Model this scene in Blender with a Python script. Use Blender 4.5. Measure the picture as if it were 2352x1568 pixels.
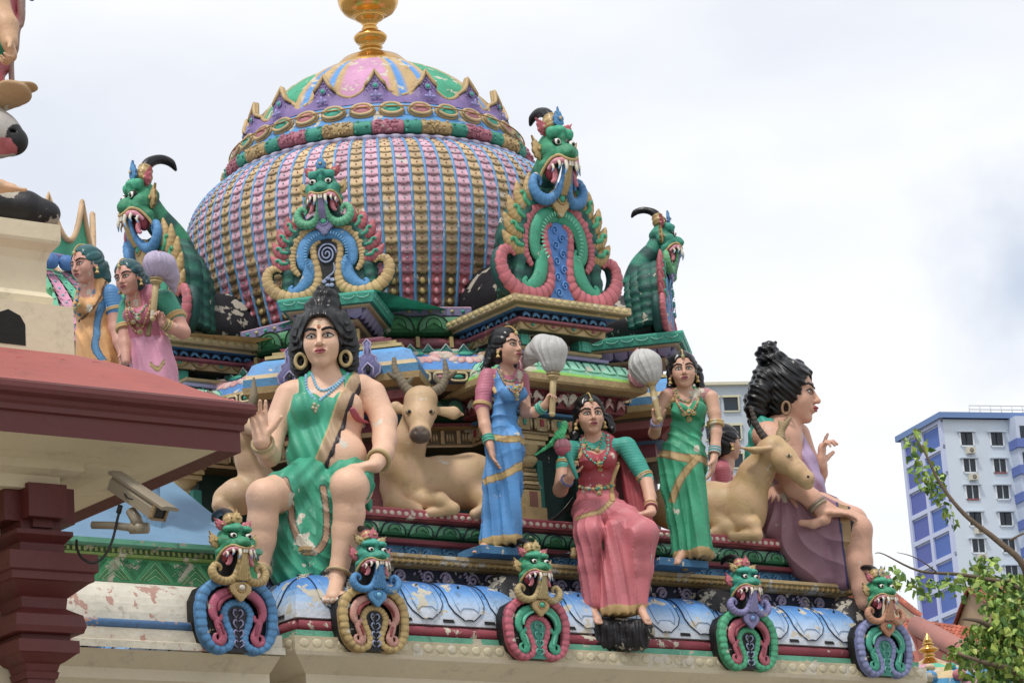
import bpy, math, random
import numpy as np
from mathutils import Vector
PI = math.pi
C = bpy.context.scene.collection
for o in list(bpy.data.objects):
    bpy.data.objects.remove(o)
scene = bpy.context.scene

# ------------------------------------------------------------------ camera
FPX = 7000.0                      # focal length for a frame 2352 wide
YAW, PITCH, ROLL = math.radians(37), math.radians(15), math.radians(4)
def _cam_axes():
    f = np.array([math.sin(YAW)*math.cos(PITCH), math.cos(YAW)*math.cos(PITCH), math.sin(PITCH)])
    r = np.array([math.cos(YAW), -math.sin(YAW), 0.0])
    u = np.cross(r, f)
    return r*math.cos(ROLL)-u*math.sin(ROLL), u*math.cos(ROLL)+r*math.sin(ROLL), f
CR, CU, CF = _cam_axes()
CAM = np.array([-11.640, -16.875, 1.6])
cam = bpy.data.cameras.new('camera'); camo = bpy.data.objects.new('camera', cam); C.objects.link(camo)
cam.sensor_width = 36; cam.lens = FPX/2352*36; cam.clip_start = 0.1; cam.clip_end = 5000
from mathutils import Matrix
mw = Matrix.Identity(4)
for i in range(3):
    mw[i][0] = CR[i]; mw[i][1] = CU[i]; mw[i][2] = -CF[i]; mw[i][3] = CAM[i]
camo.matrix_world = mw
scene.camera = camo

# ------------------------------------------------------------------ world and sun
SUN_EL, SUN_AZ = math.radians(62), math.radians(-75)      # azimuth of the sun measured from +y towards +x
SUN_AZ = YAW + math.radians(180+25)                        # high, behind the camera, a little to its left
w = bpy.data.worlds.new('World'); scene.world = w; w.use_nodes = True
nt = w.node_tree; nt.nodes.clear()
N = nt.nodes.new; Lk = nt.links.new
out = N('ShaderNodeOutputWorld'); bg = N('ShaderNodeBackground'); sky = N('ShaderNodeTexSky')
sky.sky_type = 'NISHITA'; sky.sun_disc = False; sky.sun_elevation = SUN_EL; sky.sun_rotation = SUN_AZ
bg.inputs['Strength'].default_value = 0.12
tc = N('ShaderNodeTexCoord'); mp = N('ShaderNodeMapping'); mp.inputs['Scale'].default_value = (1, 1, 2.6); mp.inputs['Location'].default_value = (.35, .2, .1)
ns = N('ShaderNodeTexNoise'); ns.inputs['Scale'].default_value = 3.4; ns.inputs['Detail'].default_value = 7; ns.inputs['Roughness'].default_value = .5
rp = N('ShaderNodeValToRGB'); rp.color_ramp.elements[0].position = .40; rp.color_ramp.elements[1].position = .60
rp.color_ramp.elements[0].color = (.80, .80, .80, 1); rp.color_ramp.elements[1].color = (1, 1, 1, 1)
ns2 = N('ShaderNodeTexNoise'); ns2.inputs['Scale'].default_value = 7; ns2.inputs['Detail'].default_value = 4
cl = N('ShaderNodeMix'); cl.data_type = 'RGBA'; cl.inputs[6].default_value = (7.15, 7.4, 7.9, 1); cl.inputs[7].default_value = (7.7, 7.7, 7.85, 1)
mx = N('ShaderNodeMix'); mx.data_type = 'RGBA'
Lk(tc.outputs['Generated'], mp.inputs[0]); Lk(mp.outputs[0], ns.inputs['Vector']); Lk(ns.outputs['Fac'], rp.inputs[0])
Lk(mp.outputs[0], ns2.inputs['Vector']); Lk(ns2.outputs['Fac'], cl.inputs[0])
# two thin places in the cloud where blue shows
hd0 = (CR*((2380-1176)/FPX)-CU*((640-784)/FPX)+CF); hd0 = hd0/np.linalg.norm(hd0); prev = rp.outputs[0]
hd1 = (CR*((60-1176)/FPX)-CU*((420-784)/FPX)+CF); hd1 = hd1/np.linalg.norm(hd1)
for hdir, rad, amt in ((hd0, .040, .55), (hd1, .05, .10)):
    vd = N('ShaderNodeVectorMath'); vd.operation = 'DISTANCE'; vd.inputs[1].default_value = tuple(hdir); Lk(tc.outputs['Generated'], vd.inputs[0])
    n5 = N('ShaderNodeTexNoise'); n5.inputs['Scale'].default_value = 26; n5.inputs['Detail'].default_value = 5; Lk(tc.outputs['Generated'], n5.inputs['Vector'])
    ad = N('ShaderNodeMath'); ad.operation = 'MULTIPLY_ADD'; ad.inputs[1].default_value = .07; Lk(n5.outputs['Fac'], ad.inputs[0]); Lk(vd.outputs['Value'], ad.inputs[2])
    mg = N('ShaderNodeMapRange'); mg.interpolation_type = 'SMOOTHSTEP'; mg.inputs[1].default_value = rad+.045; mg.inputs[2].default_value = .025; mg.inputs[3].default_value = 0; mg.inputs[4].default_value = amt; Lk(ad.outputs[0], mg.inputs[0])
    sb = N('ShaderNodeMath'); sb.operation = 'SUBTRACT'; sb.use_clamp = True; Lk(prev, sb.inputs[0]); Lk(mg.outputs[0], sb.inputs[1]); prev = sb.outputs[0]
Lk(prev, mx.inputs[0]); Lk(sky.outputs[0], mx.inputs[6]); Lk(cl.outputs[2], mx.inputs[7])
Lk(mx.outputs[2], bg.inputs['Color']); Lk(bg.outputs[0], out.inputs['Surface'])
sl = bpy.data.lights.new('sun', 'SUN'); sl.energy = 2.0; sl.angle = math.radians(8); sl.color = (1, .95, .88)
so = bpy.data.objects.new('sun', sl); C.objects.link(so)
sdir = Vector((math.sin(SUN_AZ)*math.cos(SUN_EL), math.cos(SUN_AZ)*math.cos(SUN_EL), math.sin(SUN_EL)))
so.rotation_euler = (-sdir).to_track_quat('-Z', 'Y').to_euler(); so.location = (0, -10, 30)
vs = scene.view_settings; vs.view_transform = 'Standard'; vs.look = 'None'; vs.gamma = 1; vs.exposure = 0.18
scene.view_settings.use_curve_mapping = False

# ------------------------------------------------------------------ picture geometry -> place
def ray(px, py):
    return CR*((px-1176)/FPX)-CU*((py-784)/FPX)+CF
def at(px, py, x=None, y=None, z=None, dist=None):
    v = ray(px, py)
    if dist is not None: t = dist/math.hypot(v[0], v[1])
    elif x is not None: t = (x-CAM[0])/v[0]
    elif y is not None: t = (y-CAM[1])/v[1]
    else: t = (z-CAM[2])/v[2]
    return CAM+t*v
class Loc:
    """upright local frame at a place, -y towards the viewer; J gives a local point from its sighting and its depth (m)"""
    def __init__(s, P):
        s.P = np.array(P, float); d = s.P[:2]-CAM[:2]; s.dist = float(np.hypot(*d)); d = d/s.dist
        s.ay = np.array([d[0], d[1], 0]); s.ax = np.array([d[1], -d[0], 0]); s.az = np.array([0, 0, 1.0])
        s.rotz = math.atan2(s.ax[1], s.ax[0])
        s.s = FPX/float((s.P-CAM)@CF)           # sighting units per metre
    def J(s, px, py, y=0.0):
        v = ray(px, py); t = (s.dist+y)/(v@s.ay); W = CAM+t*v-s.P
        return np.array([W@s.ax, W@s.ay, W[2]])
    def cam_local(s):
        W = CAM-s.P; return np.array([W@s.ax, W@s.ay, W[2]])
    def dir_local(s, px, py):
        v = ray(px, py); v = v/np.linalg.norm(v); return np.array([v@s.ax, v@s.ay, v[2]])

# ------------------------------------------------------------------ colours and materials
def hx(h):
    h = h.lstrip('#'); c = [int(h[i:i+2], 16)/255 for i in (0, 2, 4)]
    return tuple((x/12.92 if x <= .04045 else ((x+.055)/1.055)**2.4) for x in c)
PAL = dict(
    cream='c9b895', tan='b8945a', gold='b39355', skin='d9a987', green='1f8f5c', teal='1fa287', dgreen='1c5a40', blue='2f7fc0',
    sky='4f9fd0', navy='1b2238', pink='c9788f', rose='b8525c', red='a02030', maroon='6e2430', lilac='8b86b8', white='cfcac0',
    black='0c0c0f', purple='6f5a90', brown='4d3a28', orange='c98a4a', mint='57b88e', dteal='12504c', plaster='c3bcab', grey='777777')
def K(c):
    if isinstance(c, (tuple, list, np.ndarray)): return tuple(c)[:3]
    return hx(PAL.get(c, c))
MATS = {}
def paint(name='paint', col=None, rough=.45, chips=0.0, chipcol='plaster', var=.18, bump=.25, bscale=60, metal=0.0, grime=.35, nscale=5.0, streak=0.0, coat=0.0):
    """weathered enamel paint; colour from the mesh's own paint attribute unless col is given"""
    if name in MATS: return MATS[name]
    m = bpy.data.materials.new(name); m.use_nodes = True; t = m.node_tree; t.nodes.clear(); n = t.nodes.new; L = t.links.new
    o = n('ShaderNodeOutputMaterial'); b = n('ShaderNodeBsdfPrincipled'); L(b.outputs[0], o.inputs[0])
    tcn = n('ShaderNodeTexCoord')
    if col is None:
        a = n('ShaderNodeAttribute'); a.attribute_name = 'Col'; src = a.outputs['Color']
    else:
        a = n('ShaderNodeRGB'); a.outputs[0].default_value = (*K(col), 1); src = a.outputs[0]
    n1 = n('ShaderNodeTexNoise'); n1.inputs['Scale'].default_value = nscale; n1.inputs['Detail'].default_value = 8; n1.inputs['Roughness'].default_value = .65
    L(tcn.outputs['Object'], n1.inputs['Vector'])
    hv = n('ShaderNodeHueSaturation'); hv.inputs['Saturation'].default_value = .90; L(src, hv.inputs['Color'])
    mr = n('ShaderNodeMapRange'); mr.inputs[1].default_value = .3; mr.inputs[2].default_value = .7; mr.inputs[3].default_value = 1-var; mr.inputs[4].default_value = 1+var*.7
    L(n1.outputs['Fac'], mr.inputs[0]); L(mr.outputs[0], hv.inputs['Value']); cur = hv.outputs[0]
    if grime:
        n2 = n('ShaderNodeTexNoise'); n2.inputs['Scale'].default_value = nscale*3.1; n2.inputs['Detail'].default_value = 9; n2.inputs['Roughness'].default_value = .7
        if streak:
            mpn = n('ShaderNodeMapping'); mpn.inputs['Scale'].default_value = (1, 1, .12); L(tcn.outputs['Object'], mpn.inputs[0]); L(mpn.outputs[0], n2.inputs['Vector'])
        else: L(tcn.outputs['Object'], n2.inputs['Vector'])
        r2 = n('ShaderNodeMapRange'); r2.inputs[1].default_value = .56; r2.inputs[2].default_value = .72; r2.inputs[3].default_value = 0; r2.inputs[4].default_value = grime
        L(n2.outputs['Fac'], r2.inputs[0]); g = n('ShaderNodeMix'); g.data_type = 'RGBA'; g.inputs[7].default_value = (.06, .052, .04, 1)
        L(r2.outputs[0], g.inputs[0]); L(cur, g.inputs[6]); cur = g.outputs[2]
    if chips:
        n3 = n('ShaderNodeTexNoise'); n3.inputs['Scale'].default_value = nscale*1.7; n3.inputs['Detail'].default_value = 10; n3.inputs['Roughness'].default_value = .6
        ofs = n('ShaderNodeMapping'); ofs.inputs['Location'].default_value = (3.1, 7.7, 1.3); L(tcn.outputs['Object'], ofs.inputs[0]); L(ofs.outputs[0], n3.inputs['Vector'])
        r3 = n('ShaderNodeMapRange'); th = .665-.24*chips; r3.inputs[1].default_value = th; r3.inputs[2].default_value = th+.012
        L(n3.outputs['Fac'], r3.inputs[0]); c = n('ShaderNodeMix'); c.data_type = 'RGBA'; c.inputs[7].default_value = (*K(chipcol), 1)
        L(r3.outputs[0], c.inputs[0]); L(cur, c.inputs[6]); cur = c.outputs[2]
    L(cur, b.inputs['Base Color'])
    nr = n('ShaderNodeMapRange'); nr.inputs[3].default_value = max(.05, rough-.12); nr.inputs[4].default_value = min(1, rough+.18); L(n1.outputs['Fac'], nr.inputs[0]); L(nr.outputs[0], b.inputs['Roughness'])
    b.inputs['Metallic'].default_value = metal
    if coat: b.inputs['Coat Weight'].default_value = coat; b.inputs['Coat Roughness'].default_value = .15
    if bump:
        n4 = n('ShaderNodeTexNoise'); n4.inputs['Scale'].default_value = bscale; n4.inputs['Detail'].default_value = 5; L(tcn.outputs['Object'], n4.inputs['Vector'])
        bp = n('ShaderNodeBump'); bp.inputs['Strength'].default_value = bump; bp.inputs['Distance'].default_value = .01; L(n4.outputs['Fac'], bp.inputs['Height']); L(bp.outputs[0], b.inputs['Normal'])
    MATS[name] = m; return m
P_ORN = paint('ornament_paint', rough=.55, chips=.06, var=.24, grime=.6, bump=.4)
P_WORN = paint('worn_ornament_paint', rough=.75, chips=.36, var=.22, grime=.6, bump=.5, bscale=35)
P_STAT = paint('statue_paint', rough=.5, chips=.07, var=.13, grime=.35, bump=.22, nscale=3.4)
P_CHIP = paint('chipped_statue_paint', rough=.5, chips=.16, chipcol='cdc6b8', var=.12, grime=.28, bump=.25, nscale=2.6)
P_HAIR = paint('glossy_hair_paint', rough=.34, var=.2, grime=.1, bump=.5, bscale=30, coat=.22)
P_HAIR.node_tree.nodes['Principled BSDF'].inputs['Specular IOR Level'].default_value = .3
P_WALL = paint('wall_plaster', rough=.8, chips=.0, var=.10, grime=.35, bump=.35, bscale=25, nscale=1.6)
P_GOLD = paint('gilded_metal', col='dba544', rough=.2, metal=1.0, var=.2, grime=.15, bump=.1)

# ------------------------------------------------------------------ objects
def link(name, me, mat=None, parent=None, loc=None):
    o = bpy.data.objects.new(name, me); C.objects.link(o)
    if mat is not None and me is not None:
        me.materials.append(mat)
    if parent is not None: o.parent = parent
    if loc is not None: o.location = loc
    return o
def tag(o, label=None, cat=None, group=None, kind=None):
    if label: o['label'] = label
    if cat: o['category'] = cat
    if group: o['group'] = group
    if kind: o['kind'] = kind
    return o
def thing(name, label, cat, loc=(0, 0, 0), rotz=0.0, group=None):
    o = bpy.data.objects.new(name, None); C.objects.link(o); o.location = loc; o.rotation_euler = (0, 0, rotz)
    return tag(o, label, cat, group)
def copy_tree(o, parent=None):
    c = o.copy(); C.objects.link(c)
    if parent is not None: c.parent = parent
    for ch in [k for k in C.objects if k.parent is o]: copy_tree(ch, c)
    return c
def mesh_np(name, V, quads=None, tris=None, cols=None, smooth=True):
    me = bpy.data.meshes.new(name); V = np.asarray(V, np.float32)
    nq = 0 if quads is None else len(quads); ntr = 0 if tris is None else len(tris)
    idx = []
    if nq: idx.append(np.asarray(quads, np.int32).ravel())
    if ntr: idx.append(np.asarray(tris, np.int32).ravel())
    idx = np.concatenate(idx) if idx else np.zeros(0, np.int32)
    me.vertices.add(len(V)); me.vertices.foreach_set('co', V.ravel())
    me.loops.add(len(idx)); me.loops.foreach_set('vertex_index', idx)
    me.polygons.add(nq+ntr)
    tot = np.concatenate([np.full(nq, 4, np.int32), np.full(ntr, 3, np.int32)])
    st = np.concatenate([[0], np.cumsum(tot)[:-1]]).astype(np.int32) if len(tot) else tot
    me.polygons.foreach_set('loop_start', st); me.polygons.foreach_set('loop_total', tot)
    me.polygons.foreach_set('use_smooth', np.full(nq+ntr, smooth, dtype=bool) if isinstance(smooth, bool) else np.asarray(smooth, bool))
    if cols is not None:
        at_ = me.color_attributes.new('Col', 'FLOAT_COLOR', 'POINT')
        c4 = np.ones((len(V), 4), np.float32); c4[:, :3] = cols; at_.data.foreach_set('color', c4.ravel())
    me.update(calc_edges=True); me.validate()
    return me

def cr(pts, n=8, closed=False):
    """Catmull-Rom through the points"""
    P = [np.array(p, float) for p in pts]; m = len(P); out = []
    rng = m if closed else m-1
    for i in range(rng):
        if closed: p0, p1, p2, p3 = P[(i-1) % m], P[i], P[(i+1) % m], P[(i+2) % m]
        else: p0, p1, p2, p3 = P[max(i-1, 0)], P[i], P[i+1], P[min(i+2, m-1)]
        for j in range(n):
            t = j/n; out.append(.5*((2*p1)+(-p0+p2)*t+(2*p0-5*p1+4*p2-p3)*t*t+(-p0+3*p1-3*p2+p3)*t**3))
    if not closed: out.append(P[-1])
    return out
def nrm(v):
    v = np.asarray(v, float); return v/(np.linalg.norm(v)+1e-12)

class MB:
    """collects painted primitives into ONE mesh"""
    def __init__(s): s.V = []; s.Q = []; s.T = []; s.c = []; s.n = 0; s.qs = []; s.ts = []
    def add(s, V, Q=(), T=(), col='cream', smooth=True):
        V = np.asarray(V, float).reshape(-1, 3); s.V.append(V)
        cc = np.asarray(col) if not isinstance(col, str) else np.array(K(col))
        s.c.append(np.tile(cc, (len(V), 1)) if cc.ndim == 1 else cc)
        if len(Q): s.Q.append(np.asarray(Q, int)+s.n); s.qs += [smooth]*len(Q)
        if len(T): s.T.append(np.asarray(T, int)+s.n); s.ts += [smooth]*len(T)
        s.n += len(V)
    def box(s, c, h, col='cream', ax=None, taper=1.0):
        c = np.array(c, float); A = np.eye(3) if ax is None else np.array(ax, float)
        V = []
        for z in (-1, 1):
            for x, y in ((-1, -1), (1, -1), (1, 1), (-1, 1)):
                k = taper if z > 0 else 1
                V.append(c+A[0]*x*h[0]*k+A[1]*y*h[1]*k+A[2]*z*h[2])
        s.add(V, [(0, 3, 2, 1), (4, 5, 6, 7), (0, 1, 5, 4), (1, 2, 6, 5), (2, 3, 7, 6), (3, 0, 4, 7)], col=col, smooth=False)
    def bar(s, a, b, col='cream'):     # box from (x0,y0,z0) to (x1,y1,z1)
        a = np.array(a, float); b = np.array(b, float); s.box((a+b)/2, abs(b-a)/2, col)
    def tube(s, pts, r, seg=8, col='cream', col2=None, band=2, up=None, flat=1.0, caps=True, ridge=0.0, closed=False, pinch=0):
        P = np.array([np.asarray(p, float) for p in pts]); n = len(P)
        R = np.array([r(i/(n-1)) if callable(r) else r for i in range(n)]) if not isinstance(r, (list, np.ndarray)) else np.interp(np.linspace(0, 1, n), np.linspace(0, 1, len(r)), r)
        T = np.zeros_like(P)
        if closed: T = np.roll(P, -1, 0)-np.roll(P, 1, 0)
        else: T[1:-1] = P[2:]-P[:-2]; T[0] = P[1]-P[0]; T[-1] = P[-1]-P[-2]
        T /= np.linalg.norm(T, axis=1)[:, None]+1e-12
        ref = np.array(up, float) if up is not None else np.array([0, 0, 1.0]) if abs(T[0][2]) < .9 else np.array([1.0, 0, 0])
        ang = np.linspace(0, 2*PI, seg, endpoint=False); V = np.zeros((n, seg, 3)); Cc = np.zeros((n, seg, 3)); c1 = np.array(K(col)); c2 = np.array(K(col2)) if col2 is not None else c1
        u = ref-T[0]*(ref@T[0]); u = nrm(u)
        for i in range(n):
            if up is not None: u = nrm(ref-T[i]*(ref@T[i]))
            else: u = nrm(u-T[i]*(u@T[i]))
            v = np.cross(T[i], u); rr = R[i]*(1+(ridge if (i//band) % 2 else 0))*(1 if not pinch else .90+.13*((i % pinch)/(pinch-1)))
            V[i] = P[i]+rr*(np.cos(ang)[:, None]*u*flat+np.sin(ang)[:, None]*v); Cc[i] = (c1 if (i//band) % 2 == 0 else c2)*(.62 if pinch and i % pinch == 0 else 1)
        q = []
        for i in range(n if closed else n-1):
            i2 = (i+1) % n
            for j in range(seg):
                q.append((i*seg+j, i*seg+(j+1) % seg, i2*seg+(j+1) % seg, i2*seg+j))
        VV = V.reshape(-1, 3); CC = Cc.reshape(-1, 3); t = []
        if caps and not closed:
            VV = np.vstack([VV, P[:1]-T[:1]*R[0]*.3, P[-1:]+T[-1:]*R[-1]*.3]); CC = np.vstack([CC, CC[:1], CC[-1:]])
            a, b = n*seg, n*seg+1
            for j in range(seg):
                t.append((a, (j+1) % seg, j)); t.append((b, (n-1)*seg+j, (n-1)*seg+(j+1) % seg))
        s.add(VV, q, t, CC)
    def ball(s, c, r, col='cream', ax=None, nu=10, nv=7):
        r = np.array([r]*3 if np.isscalar(r) else r, float); A = np.eye(3) if ax is None else np.array(ax, float); V = []; q = []; t = []
        for i in range(1, nv):
            th = PI*i/nv
            for j in range(nu):
                ph = 2*PI*j/nu; V.append((math.sin(th)*math.cos(ph), math.sin(th)*math.sin(ph), math.cos(th)))
        V += [(0, 0, 1), (0, 0, -1)]; a = len(V)-2; b = len(V)-1
        for i in range(nv-2):
            for j in range(nu): q.append((i*nu+j, (i+1)*nu+j, (i+1)*nu+(j+1) % nu, i*nu+(j+1) % nu))
        for j in range(nu): t.append((a, j, (j+1) % nu)); t.append((b, (nv-2)*nu+(j+1) % nu, (nv-2)*nu+j))
        s.add(np.array(c)+(np.array(V)*r)@A, q, t, col)
    def lathe(s, prof, c=(0, 0, 0), seg=32, ax=None, cols=None, ripple=None):
        A = np.eye(3) if ax is None else np.array(ax, float); V = []; q = []; Cc = []
        m = len(prof)
        for i, (r, z) in enumerate(prof):
            for j in range(seg):
                ph = 2*PI*j/seg; rr = r*(1+(ripple(ph, i/(m-1)) if ripple else 0)); V.append((rr*math.cos(ph), rr*math.sin(ph), z))
                Cc.append(K(cols[i]) if cols is not None and not isinstance(cols, str) else K(cols or 'cream'))
        for i in range(m-1):
            for j in range(seg): q.append((i*seg+j, i*seg+(j+1) % seg, (i+1)*seg+(j+1) % seg, (i+1)*seg+j))
        s.add(np.array(c)+np.array(V)@A, q, col=np.array(Cc))
    def prism(s, pts, o, ax, th, col='cream', bevel=0.0, colside=None):
        """outline pts (2D) in plane ax[0],ax[1] at o, thickness th along ax[2] (towards +ax[2])"""
        o = np.array(o, float); A = np.array(ax, float); n = len(pts); c = np.mean(np.array(pts), axis=0)
        f = [o+A[0]*x+A[1]*y for x, y in pts]; bv = bevel
        fr = [o+A[0]*(c[0]+(x-c[0])*(1-bv))+A[1]*(c[1]+(y-c[1])*(1-bv))+A[2]*th for x, y in pts]
        md = [o+A[0]*x+A[1]*y+A[2]*th*(.6 if bv else 1) for x, y in pts]
        V = f+md; q = [(i, (i+1) % n, n+(i+1) % n, n+i) for i in range(n)]
        s.add(V, q, col=colside if colside is not None else col, smooth=False)
        V = md+fr+[o+A[0]*c[0]+A[1]*c[1]+A[2]*th]; q = [(i, (i+1) % n, n+(i+1) % n, n+i) for i in range(n)]
        s.add(V, q if bv else [], [(2*n, n+i, n+(i+1) % n) for i in range(n)], col=col, smooth=bool(bv))
    def sweep(s, poly, prof, closed=True, smooth=False):
        """poly(o) -> list of (x,y) for outset o; prof = [(o,z,col)...], colour of the segment that ends there"""
        for (o0, z0, _), (o1, z1, col) in zip(prof[:-1], prof[1:]):
            a = poly(o0); b = poly(o1); n = len(a)
            for i in range(n if closed else n-1):
                j = (i+1) % n
                s.add([(*a[i], z0), (*a[j], z0), (*b[j], z1), (*b[i], z1)], [(0, 1, 2, 3)], col=col, smooth=smooth)
    def build(s, name, mat=None, parent=None, loc=None):
        V = np.vstack(s.V) if s.V else np.zeros((0, 3))
        me = mesh_np(name, V, np.vstack(s.Q) if s.Q else None, np.vstack(s.T) if s.T else None, np.vstack(s.c), smooth=np.array(s.qs+s.ts, bool))
        return link(name, me, mat or P_ORN, parent, loc)

# ------------------------------------------------------------------ sculpting by distance fields: one continuous skin
class SDF:
    def __init__(s, loc=None, vox=.006, unit=None):
        s.p = []; s.vox = vox; s.L = loc; s.u = unit if unit else (1/loc.s if loc else 1.0)   # unit: metres per sighting unit for radii
        s.k = 8*s.u
    def pt(s, p): return s.L.J(*p) if s.L is not None and len(p) == 3 and not isinstance(p, np.ndarray) else np.array(p, float)
    def _add(s, fn, lo, hi, k, col, op): s.p.append((fn, np.array(lo), np.array(hi), k, None if col is None else np.array(K(col)), op))
    def cone(s, a, b, ra, rb=None, k=None, col=None, op='+', flat=None, raw=False):
        a = s.pt(a); b = s.pt(b); rb = ra if rb is None else rb; u = 1 if raw else s.u; ra *= u; rb *= u; k = (s.k if k is None else k*u)
        ab = b-a; l2 = ab@ab+1e-12; m = max(ra, rb)
        if flat is not None: fd = nrm(flat[0]); ff = flat[1]
        def fn(P):
            Q = P-a
            if flat is not None:
                Q = Q-ab*np.clip((Q@ab)/l2, 0, 1)[..., None]; t = np.clip(((P-a)@ab)/l2, 0, 1)
                Q = Q+(Q@fd)[..., None]*fd*(1/ff-1); r = ra+(rb-ra)*t
                return (np.sqrt((Q*Q).sum(-1))-r)*(.8 if ff < 1 else 1)
            t = np.clip((Q@ab)/l2, 0, 1); Q = Q-ab*t[..., None]
            return np.sqrt((Q*Q).sum(-1))-(ra+(rb-ra)*t)
        M = m*max(1, flat[1] if flat else 1)
        s._add(fn, np.minimum(a, b)-M, np.maximum(a, b)+M, k, col, op)
    def chain(s, pts, rs, k=None, col=None, op='+', flat=None):
        for i in range(len(pts)-1): s.cone(pts[i], pts[i+1], rs[i], rs[i+1], k, col, op, flat)
    def ell(s, c, r, k=None, col=None, op='+', ax=None, raw=False):
        c = s.pt(c); u = 1 if raw else s.u; r = np.array(r, float)*u; k = (s.k if k is None else k*u); A = None if ax is None else np.array([nrm(a) for a in ax])
        def fn(P):
            Q = P-c
            if A is not None: Q = Q@A.T
            k0 = np.sqrt(((Q/r)**2).sum(-1)); k1 = np.sqrt(((Q/(r*r))**2).sum(-1))+1e-9
            return k0*(k0-1)/k1
        m = r if A is None else np.full(3, r.max())
        s._add(fn, c-m, c+m, k, col, op)
    def ev(s, P, trk=False):
        P = np.asarray(P, float); D = np.full(P.shape[:-1], 1e3)
        for fn, lo, hi, k, col, op in s.p:
            d = fn(P)
            if op == '+':
                h = np.maximum(k-np.abs(D-d), 0)/k if k > 0 else 0; D = np.minimum(D, d)-h*h*k/4
            else:
                d = -d; h = np.maximum(k-np.abs(D-d), 0)/k if k > 0 else 0; D = np.maximum(D, d)+h*h*k/4
        return D
    def hit(s, px, py, off=0.0):
        """where the line of sight meets the modelled surface (local)"""
        v = s.L.dir_local(px, py); o = s.L.cam_local(); t = s.L.dist-1.2
        for _ in range(60):
            d = float(s.ev((o+v*t)[None])[0]); t += min(d*.8, .3)
            if abs(d) < 5e-4: break
            if t > s.L.dist+1.5: break
        return o+v*(t-off*s.u)
    def build(s, name, mat=None, parent=None, disp=None, paintf=None, base='skin', loc=None):
        v = s.vox; pad = 3*v
        lo = np.min([p[1] for p in s.p if p[5] == '+'], axis=0)-pad; hi = np.max([p[2] for p in s.p if p[5] == '+'], axis=0)+pad
        n = np.ceil((hi-lo)/v).astype(int)+1
        D = np.full(n, 9.0, np.float32); I = np.zeros(n, np.int16) if any(p[4] is not None for p in s.p) else None
        X = [lo[i]+v*np.arange(n[i]) for i in range(3)]
        pal = [np.array(K(base))]
        for fn, a, b, k, col, op in s.p:
            mg = k+2*v
            i0 = np.maximum(np.floor((a-mg-lo)/v).astype(int), 0); i1 = np.minimum(np.ceil((b+mg-lo)/v).astype(int)+1, n)
            if (i1 <= i0).any(): continue
            sl_ = tuple(slice(i0[i], i1[i]) for i in range(3))
            G = np.stack(np.meshgrid(X[0][sl_[0]], X[1][sl_[1]], X[2][sl_[2]], indexing='ij'), -1)
            d = fn(G).astype(np.float32); cur = D[sl_]
            if I is not None:
                pal.append(pal[0] if col is None else col); ii = len(pal)-1
                if op == '+': I[sl_] = np.where(d < cur, ii, I[sl_])
                elif col is not None: I[sl_] = np.where(-d > cur-.5*v, ii, I[sl_])
            if op == '+':
                h = np.maximum(k-np.abs(cur-d), 0)/k if k > 0 else 0; D[sl_] = np.minimum(cur, d)-h*h*k/4
            else:
                d = -d; h = np.maximum(k-np.abs(cur-d), 0)/k if k > 0 else 0; D[sl_] = np.maximum(cur, d)+h*h*k/4
        if disp is not None:
            ix = np.nonzero(np.abs(D) < 5*v+.03); P = np.stack([X[i][ix[i]] for i in range(3)], -1)
            D[ix] += disp(P).astype(np.float32)
        V, Q, cells = surfnets(D, lo, v)
        cols = np.array(pal)[I[tuple((cells).T)]] if I is not None else np.tile(pal[0], (len(V), 1))
        if paintf is not None: cols = paintf(V, cols.copy())
        return link(name, mesh_np(name, V, Q, None, cols), mat or P_STAT, parent, loc)

def surfnets(D, lo, v):
    S = D < 0; n = D.shape
    c = [S[i:n[0]-1+i, j:n[1]-1+j, k:n[2]-1+k] for i in (0, 1) for j in (0, 1) for k in (0, 1)]
    cnt = np.zeros(c[0].shape, np.uint8)
    for x in c: cnt += x
    cells = np.argwhere((cnt > 0) & (cnt < 8)); m = len(cells)
    vid = np.full(c[0].shape, -1, np.int32); vid[tuple(cells.T)] = np.arange(m)
    acc = np.zeros((m, 3)); w_ = np.zeros(m)
    co = [(i, j, k) for i in (0, 1) for j in (0, 1) for k in (0, 1)]
    val = {o: D[cells[:, 0]+o[0], cells[:, 1]+o[1], cells[:, 2]+o[2]].astype(float) for o in co}
    for a in co:
        for ax in range(3):
            if a[ax] == 0:
                b = tuple(1 if i == ax else a[i] for i in range(3)); da, db = val[a], val[b]
                x = (da < 0) != (db < 0); t = np.where(x, da/(da-db+1e-20), 0)
                p = np.array(a, float)[None]+np.zeros((m, 3)); p[:, ax] += t
                acc += np.where(x[:, None], p, 0); w_ += x
    V = lo+v*(cells+acc/np.maximum(w_, 1)[:, None]); Q = []
    for ax in range(3):
        b, c_ = (ax+1) % 3, (ax+2) % 3
        s0 = [slice(None)]*3; s1 = [slice(None)]*3; s0[ax] = slice(0, n[ax]-1); s1[ax] = slice(1, n[ax])
        A = S[tuple(s0)]; B = S[tuple(s1)]; e = np.argwhere(A != B)
        e = e[(e[:, b] > 0) & (e[:, c_] > 0) & (e[:, b] < n[b]-1) & (e[:, c_] < n[c_]-1)]
        ins = A[tuple(e.T)]
        def g(db, dc):
            f = e.copy(); f[:, b] -= db; f[:, c_] -= dc; return vid[tuple(f.T)]
        q = np.stack([g(0, 0), g(1, 0), g(1, 1), g(0, 1)], 1)
        q[~ins] = q[~ins][:, ::-1]; Q.append(q)
    return V, np.vstack(Q), cells
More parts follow.
